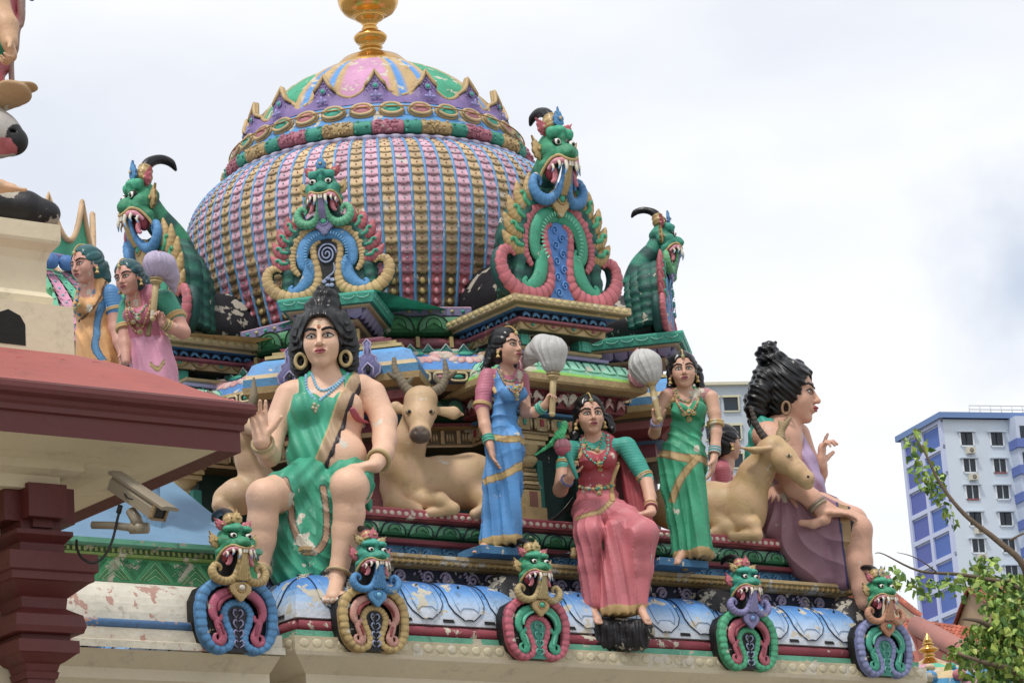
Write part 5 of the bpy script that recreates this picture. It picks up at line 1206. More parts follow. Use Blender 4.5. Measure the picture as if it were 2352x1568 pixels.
# lotus flower and parrot
u = 1/LR.s; J = LR.J
lt = thing('lotus_bud', 'pink lotus bud on a teal stem held by seated woman in red', 'flower', tuple(LR.P), LR.rotz); m = MB()
m.tube([J(1325, 1098, -.10), J(1315, 1070, -.10), J(1308, 1050, -.09), J(1300, 1038, -.08)], [4*u, 6*u, 8*u, 10*u], 10, '1f9a88'); m.build('stem', P_STAT, lt)
m = MB(); c = J(1292, 1026, -.08)
m.ball(c-Z3*.015, (19*u, 19*u, 17*u), 'b0485f')
for ring_, (n_, r, tl, col) in enumerate(((8, 12, .20, 'b8707e'), (6, 8, .05, 'c99aa4'))):
    for k in range(n_):
        a = 2*PI*k/n_+ring_*.4; d = np.array([math.cos(a), math.sin(a), 0]); m.tube([c+d*4*u-Z3*12*u, c+d*(r+6)*u, c+d*(r+3)*u+Z3*12*u, c+d*(r-3)*u+Z3*19*u], [5*u, 9*u, 7*u, 1.5*u], 7, col, up=tuple(d), flat=.4)
m.build('petals', P_STAT, lt)
pr_ = thing('parrot_figure', 'green parrot figure perched on the pink lotus bud', 'bird', tuple(LR.P), LR.rotz); S = SDF(LR, vox=.004)
S.ell((1297, 974, -.10), (8.5, 9, 9)); S.cone((1296, 980, -.09), (1285, 1000, -.08), 8, 11, 6); S.cone((1285, 1000, -.08), (1268, 1018, -.06), 11, 6, 6); S.cone((1268, 1018, -.06), (1230, 1044, -.03), 5.5, 2.2, 4); S.cone((1286, 994, -.11), (1262, 1018, -.09), 7, 2.5, 1.5)
S.cone((1290, 1004, -.09), (1291, 1016, -.09), 2.5, 2, 3)
S.build('body', P_STAT, pr_, base='3fd083', disp=lambda P: .0015*np.sin(P[:, 0]*260+P[:, 2]*200), paintf=lambda V, c: c*(1+.25*np.sin(V[:, :1]*90+V[:, 2:]*60)))
m = MB(); m.tube([J(1304, 972, -.10), J(1310, 975, -.10), J(1309, 982, -.10)], [4*u, 3.5*u, 1*u], 7, 'c86048'); m.build('beak', P_STAT, pr_)
m = MB(); m.ball(J(1299, 971, -.122), 1.8*u, 'e8e0c8'); m.ball(J(1299.5, 971, -.127), 1.1*u, 'black'); m.build('eye', P_STAT, pr_)
# black rock
rk = MB()
rc = LR.J(1418, 1458, -.02)
S = SDF(LR, vox=.008); S.cone((1355, 1440, -.03), (1478, 1448, -.03), 24, 26, 10); S.cone((1370, 1468, -.02), (1466, 1472, -.02), 24, 24, 10); S.cone((1360, 1440, .08), (1475, 1448, .08), 26, 26, 10)
rk = S.build('lotus_rock', P_BLACK, None, disp=lambda P: .006*np.sin(P[:, 0]*160)*(P[:, 2] < .02)+.004*np.sin(P[:, 0]*50+P[:, 2]*40)); rk.location = tuple(LR.P); rk.rotation_euler = (0, 0, LR.rotz)
tag(rk, 'black fluted rock under the feet of the seated woman in red', 'rock')

# ------------------------------------------------------------------ seated men
def bead_necklace(S, m, pts, r, c1, c2=None): beads(m, onbody(S, pts, 1.5), r*S.u, c1, c2)
def man_left():
    P = (-2.02, -2.02, 5.0); L = Loc(P); J = L.J; u = 1/L.s
    root = thing('seated_man_statue', 'large seated man in teal drape with palm raised and big hair bun', 'statue', P, L.rotz, 'painted figures on the temple')
    S = SDF(L, vox=.0058); S.k = 10*u
    hd = Head(S, J(739, 842, .0), 148*u, math.radians(-7), math.radians(-2), math.radians(0), neck=J(752, 876, .16), neck_r=.20)
    fx = lambda f: (np.array([0, 1., 0]), f)
    S.cone((752, 905, .16), (752, 960, .14), 66, 62, 16, flat=fx(.7)); S.cone((748, 960, .14), (752, 1050, .12), 60, 62, 16, flat=fx(.75)); S.cone((752, 1050, .12), (758, 1110, .16), 66, 78, 16, flat=fx(.8))
    S.ell((782, 1050, .02), (62, 48, 62), 18); S.ell((746, 960, .13), (92, 52, 84), 16); S.ell((748, 1040, .12), (90, 60, 80), 16)          # belly
    S.ell((705, 935, .02), (36, 26, 32), 14); S.ell((797, 930, .02), (36, 26, 32), 14)
    S.cone((680, 900, .16), (830, 890, .16), 30, 32, 16)
    # arm with the raised palm
    S.chain([(662, 908, .16), (634, 975, .12), (618, 1045, .02), (608, 1030, -.10), (601, 1012, -.17)], [31, 28, 26, 23, 18], 10)
    hand(S, J(601, 1010, -.18), (-.10, -.10, 1), (.1, -1, 0), 98*u, 1, curl=(.10, .35, .7, .9), thumb=(.45, .15), spread=.05, rough=1.0)
    # arm resting on the knee
    S.chain([(855, 905, .16), (882, 965, .12), (884, 1010, .04), (880, 1040, -.05), (862, 1068, -.18)], [33, 30, 28, 25, 18], 10)
    hand(S, J(858, 1070, -.19), (-1, -.12, -.10), (-.05, .1, -1), 104*u, -1, curl=(.35, .4, .45, .5), thumb=(.1, .2), spread=.04)
    # legs
    S.chain([(715, 1125, .14), (660, 1130, -.05), (607, 1140, -.27)], [58, 50, 41], 14); S.chain([(800, 1120, .14), (805, 1118, -.05), (804, 1118, -.30)], [58, 50, 43], 14)
    S.chain([(607, 1140, -.27), (603, 1200, -.24), (600, 1240, -.22), (596, 1310, -.22), (594, 1330, -.24)], [38, 34, 33, 21, 20], 10)
    S.chain([(800, 1118, -.29), (802, 1180, -.26), (797, 1220, -.24), (780, 1300, -.24), (774, 1325, -.26)], [40, 35, 34, 21, 19], 10)
    for (ax, ay, bx, by, big) in ((590, 1335, 588, 1352, 4), (774, 1328, 765, 1350, 0)):
        a = J(ax, ay, -.24); b = J(bx, by, -.40); b = b-np.array([0, 0, .05]); S.cone(a, b, 19, 19, 8, flat=(nrm(np.array([0, -.4, 1.])), .8)); S.ell(a+np.array([0, .03, -.01]), (17, 17, 15))
        d = nrm(b-a); s2 = nrm(np.cross(d, [0, 0, 1.]))
        for k in range(5):
            q = b+s2*(k-2)*10.5*u+d*(10-abs(k-2)*2)*u; r = 8.2 if k == big else 5.8; S.cone(q-d*12*u, q+d*9*u, r, r*.9, 1.5)
    body = S.build('body', P_CHIP, root, base='deb090')
    hd.features(body, lipc='b4505c', tilak=True, big=1.4)
    for s_, (ax, ay, bx, by, big) in ((0, (774, 1328, 765, 1350, 0)),):
        m = MB(); a = J(ax, ay, -.24); b = J(bx, by, -.40)-np.array([0, 0, .05]); d = nrm(b-a); s2 = nrm(np.cross(d, [0, 0, 1.]))
        for k in range(5): q = b+s2*(k-2)*10.5*u+d*(18-abs(k-2)*2)*u+np.array([0, -5, 1])*u; m.ball(q, (4*u, 3*u, 4*u), 'd8d0c4', nu=6, nv=4)
        m.build('toenails', P_STAT, body)
    # drape over the chest
    G = SDF(L, vox=.0058)
    G.cone((752, 905, .16), (752, 960, .14), 69, 65, 16, flat=fx(.7)); G.cone((748, 960, .14), (752, 1050, .12), 63, 65, 16, flat=fx(.75)); G.cone((752, 1050, .12), (758, 1100, .16), 69, 70, 16, flat=fx(.8)); G.ell((778, 1050, .02), (60, 50, 64), 18); G.ell((746, 960, .13), (95, 55, 87), 16); G.ell((748, 1040, .12), (93, 63, 83), 16)
    G.ell((705, 935, .02), (39, 29, 35), 14); G.ell((797, 930, .02), (38, 28, 34), 14); G.cone((700, 900, .16), (815, 890, .16), 33, 35, 16)
    # keep only the cloth: cut beyond the slanted edge
    A = J(838, 860, 0); B = J(742, 1085, 0); d = nrm([B[0]-A[0], 0, B[2]-A[2]]); nn = np.array([-d[2], 0, d[0]])
    sgn = 1 if (J(900, 1000, 0)-A)@nn > 0 else -1; nn = nn*sgn; nr = J(752, 888, 0)
    G.p.append((lambda P: -((P-A)@nn-.012+.010*np.sin(((P-A)@d)*9)), J(600, 1150, 0)-1, J(900, 800, 0)+1, .004, None, '-'))
    G.ell((748, 862, .0), (48, 60, 52), 6, op='-'); G.ell((640, 890, .1), (34, 70, 46), 6, op='-')
    def dp(P):
        z = P[:, 2]; x = P[:, 0]; return .0045*np.sin(x*95+z*22+1.2*np.sin(z*9))*np.clip((z-.2)/.2, 0, 1)
    gold = np.array(K('a88a68'))
    def pf(V, c):
        t = (V-A)@nn+.010*np.sin(((V-A)@d)*9); c = c*(1+.12*np.sin(V[:, :1]*45+V[:, 2:]*11)); c[t > -.075] = gold; c[(t > -.012)] = np.array(K('2a2026')); c[(t > -.082) & (t < -.072)] = np.array(K('c2a46a')); return c
    G.build('chest_drape', P_CHIP, root, base='22a07e', disp=dp, paintf=pf)
    # cloth over lap and between the legs
    G = SDF(L, vox=.0058)
    G.cone((752, 1090, .14), (700, 1118, .02), 66, 62, 14); G.cone((752, 1090, .14), (800, 1100, .02), 66, 58, 14); G.cone((700, 1118, .02), (655, 1126, -.12), 62, 50, 12); G.cone((800, 1105, .02), (812, 1112, -.16), 56, 48, 10)
    G.cone((700, 1140, -.04), (685, 1230, -.08), 44, 48, 16); G.cone((735, 1130, -.02), (725, 1260, -.08), 46, 52, 16); G.cone((685, 1230, -.08), (680, 1320, -.08), 48, 48, 14); G.cone((725, 1260, -.08), (722, 1325, -.08), 48, 50, 14)
    G.cone((655, 1180, -.05), (652, 1320, -.06), 26, 34, 10); G.cone((835, 1120, .0), (845, 1160, .05), 18, 12, 8); G.cone((758, 1150, -.12), (745, 1290, -.10), 22, 20, 14)
    hz = J(700, 1362, -.1)[2]; G.cone(np.array([-3, 0, hz-1.0]), np.array([3, 0, hz-1.0]), 1.0/u, 1.0/u, 3, op='-')
    def dp2(P):
        x, z = P[:, 0], P[:, 2]; zz = z-J(0, 1130, 0)[2]; low = np.clip(-zz/.12, 0, 1)
        a = 1.6*np.abs(np.sin((np.hypot(x-J(712, 0, 0)[0], zz*.55-.05)*62)/1))**.7-.8; b_ = 1.6*np.abs(np.sin(x*38+z*9+np.sin(z*13)))**.7-.8; return low*(.012*a*.6+.010*b_*.6)+(1-low)*.006*np.sin(x*70-z*50)
    e1 = J(640, 1115, 0); pts = [J(*p) for p in ((655, 1105, -.2), (667, 1150, -.2), (672, 1200, -.2), (690, 1246, -.2), (720, 1268, -.2), (746, 1240, -.2), (750, 1180, -.2), (742, 1115, -.2))]
    def pf2(V, c):
        c = c*(1+.12*np.sin(V[:, :1]*50+V[:, 2:]*14)); Q = np.array(cr(pts, 6)); dd = np.min(np.hypot(V[:, None, 0]-Q[None, :, 0], V[:, None, 2]-Q[None, :, 2]), axis=1); fr = V[:, 1] < -.02
        c[(dd < 7*u) & fr] = np.array(K('a8886c')); c[(dd > 7*u) & (dd < 9*u) & fr] = np.array(K('30242a')); return c
    lap = G.build('lap_cloth', P_CHIP, root, base='1f9a78', disp=dp2, paintf=pf2)
    # pink patch of the under sash on the chest
    m = MB(); m.tube(onbody(S, [(806, 938), (820, 962), (842, 970)], 1), [10*u, 17*u, 12*u], 10, 'b04860', flat=.3); m.build('under_sash', P_STAT, body)
    # hair
    SH = SDF(L, vox=.0058); hair_cap(hd, SH, thick=.10, front=.83); H = hd.H; uu = H/SH.u
    p = hd.p
    SH.ell(p(.03, -.12, 1.06), [.30*uu, .28*uu, .19*uu], 8); SH.ell(p(.08, -.12, 1.22), [.22*uu, .22*uu, .14*uu], 5); SH.ell(p(.04, -.1, 1.34), [.12*uu, .13*uu, .07*uu], 5)
    for x in (-1, 1):
        SH.chain([p(x*.32, -.10, .85), p(x*.39, -.14, .62), p(x*.43, -.15, .38), p(x*.42, -.15, .12), p(x*.36, -.18, -.10)], [.12*uu, .125*uu, .12*uu, .11*uu, .06*uu], 8)
        SH.cone(p(x*.30, .14, .50), p(x*.305, .14, .36), .022*uu, .018*uu, 2)
        SH.chain([p(x*.30, -.2, .5), p(x*.33, -.25, .1), p(x*.28, -.25, -.1)], [.2*uu, .18*uu, .12*uu], 8)
    def dsp(P):
        Q = P-p(0, -.1, .5); x = Q@hd.R/H; y = Q@hd.F/H; z = Q@hd.U/H; side = np.clip((np.abs(x)-.33)/.1, 0, 1); low = np.clip((.45-z)/.2, 0, 1)
        a = np.sin(52*np.abs(x)+18*y+10*np.sin(z*3.2)); b_ = np.sin(z*52+26*np.abs(x)+8*np.sin(y*9)); return H*(.010*a*(1-side*low)+.022*b_*side*low)
    SH.build('hair', P_HAIR, root, base='0e0e10', disp=dsp)
    # jewels
    m = MB()
    for x, z in ((-1, .18), (1, .16)):
        c = p(x*.36, .02, z); m.tube([c+(hd.R*math.cos(a)*.085+hd.U*math.sin(a)*.115)*H for a in np.linspace(0, 2*PI, 22, endpoint=False)], .030*H, 8, 'b8a26c', closed=True)
    m.build('hoop_earrings', P_STAT, root)
    m = MB(); GG = G2(S, G)
    bead_necklace(S, m, [(703, 862), (704, 890), (718, 912), (730, 922)], 4.2, '7fb8d8'); bead_necklace(S, m, [(730, 922), (752, 905), (780, 880), (806, 850)], 4.2, '7fb8d8'); bead_necklace(S, m, [(716, 858), (728, 888), (745, 896), (775, 880), (800, 852)], 3.8, '8fc4e0')
    for a, b_ in ((722, 928), (730, 932), (726, 938), (719, 936), (724, 944)): m.ball(S.hit(a, b_, 2), 4.5*u, 'b8ae90')
    bangle(m, L, (608, 1030, -.10), (601, 1012, -.17), .6, 24, ['c2b088', 'a89468'], 4.5, 6, 2); bangle(m, L, (880, 1040, -.05), (862, 1068, -.18), .55, 25, ['c2a878', 'a8905c'], 4.5, 6, 2)
    bangle(m, L, (780, 1300, -.24), (774, 1325, -.26), .6, 26, ['c2a878'], 4, 5, 1); bangle(m, L, (596, 1300, -.22), (594, 1320, -.24), .5, 27, ['c2a878'], 4, 5, 2)
    m.build('jewellery', P_STAT, root)
    return root
man_left()

def man_right():
    P = (2.02, -2.02, 5.0); L = Loc(P); J = L.J; u = 1/L.s
    root = thing('seated_man_statue', 'seated man in profile facing right, mauve lap cloth and shiny tiered hair bun', 'statue', P, L.rotz, 'painted figures on the temple')
    S = SDF(L, vox=.0058); S.k = 10*u
    hd = Head(S, J(1858, 974, .0), 150*u, math.radians(82), math.radians(-3), 0, neck=J(1806, 975, .02), neck_r=.20)
    fx = lambda f: (np.array([0, 1., 0]), f)
    S.cone((1790, 1010, .02), (1790, 1065, .02), 56, 55, 16); S.cone((1790, 1065, .02), (1795, 1140, .02), 55, 58, 16); S.ell((1818, 1112, .0), (48, 48, 50), 16)
    S.cone((1760, 1000, -.16), (1800, 990, .20), 34, 34, 14)
    # near arm
    S.chain([(1768, 1005, -.20), (1800, 1070, -.30), (1826, 1115, -.36), (1865, 1145, -.36), (1886, 1170, -.36)], [34, 31, 27, 21, 16], 10)
    hand(S, J(1888, 1178, -.35), (1, .12, -.05), (0, .2, -1), 86*u, -1, curl=(.25, .3, .35, .4), thumb=(.0, .1))
    S.chain([J(1896, 1192, -.36), J(1868, 1203, -.37), J(1840, 1200, -.36)], [13, 10, 7.5], 6)
    # far arm raised
    S.chain([(1830, 1000, .24), (1852, 1060, .26), (1870, 1100, .22), (1880, 1085, .12), (1886, 1070, .06)], [32, 28, 25, 20, 15], 10)
    hand(S, J(1886, 1068, .05), (.15, -.05, 1), (1, -.15, .05), 88*u, 1, curl=(.15, .9, 1.0, 1.1), thumb=(.7, .2), spread=.06)
    # legs
    S.chain([(1800, 1165, -.12), (1880, 1185, -.15), (1966, 1216, -.18)], [56, 52, 36], 14); S.chain([(1800, 1165, .14), (1880, 1180, .16), (1955, 1200, .18)], [54, 50, 38], 14)
    S.chain([(1968, 1218, -.18), (1972, 1290, -.18), (1982, 1350, -.20), (1985, 1385, -.2)], [35, 31, 24, 20], 10)
    S.chain([(1955, 1200, .18), (1972, 1290, .18), (1985, 1360, .16)], [36, 32, 22], 10)
    S.cone((1985, 1385, -.2), (2010, 1395, -.2), 17, 14, 6)
    body = S.build('body', P_STAT, root, base='d09c80'); hd.features(body, lipc='a83c44', big=1.1, ring=False)
    G = SDF(L, vox=.0058)
    G.cone((1795, 1125, .0), (1795, 1180, .0), 62, 74, 14); G.chain([(1800, 1175, -.12), (1880, 1192, -.15), (1940, 1212, -.18)], [60, 56, 46], 14); G.chain([(1800, 1170, .14), (1880, 1186, .16), (1940, 1200, .18)], [58, 54, 42], 14)
    G.cone((1800, 1200, -.14), (1860, 1290, -.10), 60, 50, 14); G.cone((1860, 1230, -.15), (1890, 1320, -.10), 56, 36, 14); G.cone((1930, 1220, -.17), (1935, 1330, -.12), 40, 30, 12); G.cone((1780, 1180, .05), (1810, 1300, .05), 64, 56, 14); G.cone((1900, 1250, 0), (1925, 1330, .02), 60, 40, 14)
    xx = J(1958, 1200, 0)[0]; G.p.append((lambda P: -(P[:, 0]-xx-.1*(-(P[:, 2]-.5))*.35) if P.ndim == 2 else -(P[..., 0]-xx+.035*(P[..., 2]-.5)), J(1900, 1400, -.5)-1, J(2050, 1100, .5)+1, .006, None, '-'))
    c0 = J(1800, 1120, 0)
    def dp(P):
        x, z = P[:, 0]-c0[0], P[:, 2]-c0[2]; a = np.arctan2(-z, x+.02); r = np.hypot(x, z); return .015*(1.6*np.abs(np.sin(a*11+r*5+np.sin(r*11)))**.7-.8)*np.clip(r/.15, 0, 1)
    def pf(V, c):
        t = xx-.035*(V[:, 2]-.5)-V[:, 0]; c[t < .085] = np.array(K('a8885c')); c[t < .018] = np.array(K('2c2c40')); c[(t > .078) & (t < .092)] = np.array(K('3c3c70')); return c
    G.build('lap_cloth', P_STAT, root, base='9a7080', disp=dp, paintf=pf)
    G = SDF(L, vox=.0058)
    G.chain([(1752, 985, -.12), (1742, 1050, -.05), (1745, 1120, .0)], [30, 32, 30], 10, col='1f9c88'); G.chain([(1752, 985, -.10), (1800, 985, .06), (1820, 1000, .12)], [26, 22, 20], 8, col='1f9c88')
    G.chain([(1822, 1000, .10), (1850, 1060, .02), (1872, 1110, -.02), (1886, 1150, .0)], [24, 24, 22, 16], 10, col='a088ac'); G.chain([(1850, 1060, .02), (1835, 1130, -.02), (1850, 1170, -.06)], [16, 18, 14], 10, col='9a80a4')
    G.build('shawl', P_STAT, root, base='1f9c88', disp=lambda P: .006*np.sin(P[:, 0]*90+P[:, 2]*40))
    SH = SDF(L, vox=.0058); hair_cap(hd, SH, thick=.10, front=.84); H = hd.H; uu = H/SH.u; p = hd.p
    SH.ell(p(0, -.26, 1.06), [.26*uu, .27*uu, .15*uu], 5); SH.ell(p(0, -.34, 1.20), [.20*uu, .21*uu, .11*uu], 2); SH.ell(p(0, -.30, 1.31), [.12*uu, .13*uu, .08*uu], 2)
    for x in (-1, 1): SH.chain([p(x*.28, -.30, .75), p(x*.36, -.42, .45), p(x*.34, -.50, .2), p(x*.25, -.52, .02)], [.16*uu, .19*uu, .17*uu, .09*uu], 8)
    SH.chain([p(0, -.40, .8), p(0, -.52, .4), p(0, -.55, .1)], [.2*uu, .22*uu, .14*uu], 8); SH.cone(p(-.30, .16, .52), p(-.305, .14, .36), .03*uu, .015*uu, 2)
    def dsp(P):
        Q = P-p(0, -.1, .5); x = Q@hd.R/H; y = Q@hd.F/H; z = Q@hd.U/H; return H*(.011*np.sin(30*z+16*y+3*np.sin(5*x+6*y))+.008*np.sin(62*z+40*y+4*np.sin(6*y)))
    SH.build('hair', P_HAIR, root, base='0c0c0e', disp=dsp)
    m = MB(); c = p(-.36, -.02, .20); m.tube([c+(hd.F*math.cos(a)*.06+hd.U*math.sin(a)*.10)*H for a in np.linspace(0, 2*PI, 20, endpoint=False)], .022*H, 7, '8a6a48', closed=True)
    bangle(m, L, (1865, 1145, -.36), (1886, 1170, -.36), .6, 20, ['7a6a58', '94846c'], 4.5, 6, 2); m.build('jewellery', P_STAT, root)
man_right()

# ------------------------------------------------------------------ the two attendants at left
PO = at(232, 840, dist=17.7); PO[2] = at(210, 748, dist=17.7)[2]-.95
orange = dict(P=tuple(PO), label='standing woman in orange sari with blue sleeve, looking down to the left', H=94, chin=(186, 652, -.08), neck=(202, 660, .02), yaw=-48, byaw=-30, pitch=-6, tilt=4,
    torso=[((214, 672, .03), (205, 700, .02), 38, 36, .75), ((205, 700, .02), (213, 750, .02), 34, 34, .75), ((213, 750, .02), (226, 830, .02), 36, 48, .8)],
    bust=[(190, 700, -.06, 17), (212, 704, -.08, 17)], shoulders=[(196, 668, .08), (250, 670, .0)], skin='c48c78',
    arms=[dict(pts=[(256, 676, -.02), (264, 716, -.03), (264, 755, -.05), (272, 785, -.08), (277, 805, -.10)], r=[20, 18, 15.5, 13, 10], sleeve=2, hand=dict(d=(.0, -.1, -1), n=(-.9, -.1, 0), L=56, side=-1))],
    skirt=[((222, 790, .02), (228, 900, .02), 50, 50, .85), ((228, 900, .02), (230, 1040, .02), 50, 52, .85)], waist=(213, 752, 0), sari='cc9450', blouse='2f78b0', gold='3f84b4', borders=[((246, 690), (222, 780), 7), ((222, 780), (232, 830), 8)],
    fold=dict(a=.009, n=20, dz=30, dx=85), hair=[((232, 615, .06), (240, 640, .06), 20, 15), ((240, 640, .06), (226, 648, .08), 13, 8)], hairc='1d5a5e', hthick=.045,
    necklaces=[([(182, 664), (176, 690), (170, 712), (182, 722)], 4, '3f84b4', GOLD_)], rosettes=[(174, 708, 8), (182, 700, 6)], bangles=[((256, 676, -.02), (264, 716, -.03), .9, 20, [GOLD_], 3, 4, 2)],
    trims=[([(246, 640), (226, 690), (200, 720), (180, 738)], 3, '5a3c20')])
woman(orange)
PP_ = at(340, 860, dist=17.1); PP_[2] = at(328, 774, dist=17.1)[2]-.95
pinkw = dict(P=tuple(PP_), label='standing woman in pink sari and green sleeves, holding a lilac whisk', H=88, chin=(292, 678, -.10), neck=(306, 686, .0), yaw=-34, byaw=-20, pitch=-8, tilt=8,
    torso=[((330, 695, .03), (322, 722, .02), 42, 38, .72), ((322, 722, .02), (328, 776, .02), 36, 35, .75), ((328, 776, .02), (352, 850, .02), 38, 50, .8)],
    bust=[(300, 722, -.07, 17), (330, 722, -.10, 17)], shoulders=[(298, 694, .08), (368, 680, .0)], skin='c48c78',
    arms=[dict(pts=[(380, 690, -.02), (404, 730, -.04), (420, 762, -.07), (396, 754, -.14), (374, 742, -.17)], r=[23, 20, 17, 13, 10], sleeve=2, hand=dict(d=(-.4, -.15, 1), n=(-.6, -.7, 0), L=46, side=1, curl=(1.2, 1.25, 1.3, 1.3), thumb=(.9, .4))),
          dict(pts=[(294, 704, .06), (286, 745, .04), (288, 790, .0), (290, 830, -.04)], r=[19, 17, 14, 10], sleeve=2)],
    skirt=[((350, 800, .02), (362, 900, .02), 48, 48, .85), ((362, 900, .02), (366, 1040, .02), 48, 50, .85), ((372, 790, -.06), (380, 900, -.06), 14, 16, 1)], stand=(366, 1085, .02), waist=(330, 780, 0), sari='c884a0', col2='b45c74', blouse='1f8e72', gold='a89058', borders=[((352, 850), (372, 848), 5)],
    fold=dict(a=.010, n=20, dz=20, dx=90), hair=[((330, 640, .08), (342, 668, .06), 16, 11)], hairc='1c4f54', hthick=.045,
    necklaces=[([(296, 690), (300, 712), (318, 722), (336, 700)], 2.6, GOLD_, '2f9a84'), ([(290, 694), (294, 735), (318, 762), (340, 720), (346, 690)], 3.2, GOLD_, 'a8785c')], rosettes=[(306, 738, 8), (318, 730, 8), (318, 746, 7), (322, 762, 8)],
    bangles=[((396, 754, -.14), (374, 742, -.17), .6, 13, [GOLD_, '8a7a50'], 2.4, 4.4, 4), ((404, 730, -.04), (420, 762, -.07), .0, 22, [GOLD_], 4.5, 7, 2), ((286, 745, .04), (288, 790, .0), .2, 19, [GOLD_], 4, 6, 2)],
    trims=[([(352, 690), (346, 730), (340, 770)], 6, '8a8050')])
_, LP_, _, _ = woman(pinkw)
fly_whisk(LP_, (351, 730, -.18), (359, 640, -.18), [(359, 620, -.18), (358, 606, -.18), (378, 610, -.15), (392, 634, -.12), (402, 674, -.08)], [22, 27, 25, 17, 4], 'lilac fly whisk drooping right over the shoulder of the woman in pink', col='a89cb8', tip='9080a8')

# ------------------------------------------------------------------ deer
def finish_deer(root, L, S, col, muz, eyes, muzc='5a4c44'):
    gp = np.array(K(muzc)); mz = L.J(*muz[:3])
    def pf(V, c):
        d = np.linalg.norm(V-mz, axis=1); k = np.clip((muz[3]/L.s-d)/(.012), 0, 1)[:, None]; c = c*(1-k)+gp*k
        n_ = np.sin(V[:, 0]*23+V[:, 2]*31)*.5+.5; y = np.array(K('a8954e')); w_ = (.30*n_*np.exp(-((V[:, 1]+.15)/.25)**2))[:, None]; return c*(1-w_)+y*w_
    return S.build('body', P_STAT, root, base=col, paintf=pf)
def deer_front():
    P = (-1.02, -1.90, 5.455); L = Loc(P); J = L.J; u = 1/L.s
    root = thing('deer_statue', 'lying deer with rough branched antlers facing forward, beside the seated man in teal', 'statue', P, L.rotz, 'deer statues on the ledge')
    S = SDF(L, vox=.0058); S.k = 12*u
    S.chain([(966, 925, -.18), (965, 960, -.24), (965, 990, -.30)], [38, 30, 22], 12); S.ell((965, 998, -.31), (24, 20, 20)); S.ell((967, 915, -.15), (36, 30, 28))
    for x in (-1, 1): S.ell((965+x*26, 948, -.20), (13, 14, 15)); S.ell((965+x*11, 988, -.38), (6, 9, 7), 3, op='-')
    S.chain([(958, 950, -.12), (938, 1020, -.08), (925, 1085, -.03), (935, 1130, .0)], [30, 38, 50, 54], 16)
    S.chain([(940, 1120, .02), (1010, 1110, .08), (1080, 1105, .12), (1115, 1112, .14)], [58, 60, 62, 56], 20)
    S.chain([(1100, 1130, .05), (1130, 1165, -.05), (1090, 1180, -.10)], [40, 22, 12], 10); S.chain([(900, 1120, -.05), (905, 1160, -.12), (960, 1172, -.16)], [28, 22, 12], 10)
    S.chain([(960, 1150, -.08), (1010, 1148, -.16), (1042, 1168, -.16), (985, 1178, -.16)], [26, 18, 13, 11], 8)
    for x, ex, ey in ((-1, 897, 932), (1, 1064, 952)):
        bx = 965+x*36; S.cone((bx, 942, -.14), ((bx*.35+ex*.65), 942+(ey-942)*.6, -.12), 9, 15, 5, flat=(np.array([0, 1., 0]), .5)); S.cone(((bx*.35+ex*.65), 942+(ey-942)*.6, -.12), (ex, ey, -.10), 14, 3, 5, flat=(np.array([0, 1., 0]), .5))
    body = finish_deer(root, L, S, 'c6a27a', (965, 1002, -.34, 27), None)
    for x in (-1, 1):
        m = MB(); c = S.hit(965+x*25, 946, 0); m.ball(c, (9*u, 5*u, 7*u), '7a6448'); m.ball(c-np.array([0, 3, 0])*u, (7*u, 4*u, 5.5*u), 'c8b48c'); m.ball(c-np.array([0, 6, 0])*u, (4.5*u, 3*u, 4.5*u), '2a2014'); m.build('eye', P_HAIR, body)
    for pts, br in (([(945, 903, -.14), (925, 880, -.12), (908, 850, -.10), (905, 822, -.08)], [[(922, 872, -.12), (905, 866, -.12), (890, 854, -.12)], [(930, 888, -.12), (940, 876, -.13), (948, 866, -.13)]]), ([(990, 902, -.14), (1012, 890, -.12), (1024, 862, -.10), (1021, 826, -.08)], [[(1024, 868, -.10), (1036, 862, -.10), (1048, 852, -.10)], [(1016, 884, -.12), (1004, 872, -.12), (1000, 860, -.12)]])):
        m = MB(); rg_ = random.Random(3)
        q = cr([J(*p) for p in pts], 7); m.tube(q, [12*u, 11*u, 8*u, 4*u], 10, '6a6050', '82765c', band=1, ridge=.14)
        for b in br: m.tube(cr([J(*p) for p in b], 4), [8*u, 6.5*u, 3*u], 8, '74694f', '6a6050', band=1, ridge=.12)
        m.tube([q[0]+(q[1]-q[0])*t for t in (-.6, .3)], 15*u, 12, 'a08a64', ridge=.2, band=1); m.build('antler', P_WALL, root)
deer_front()
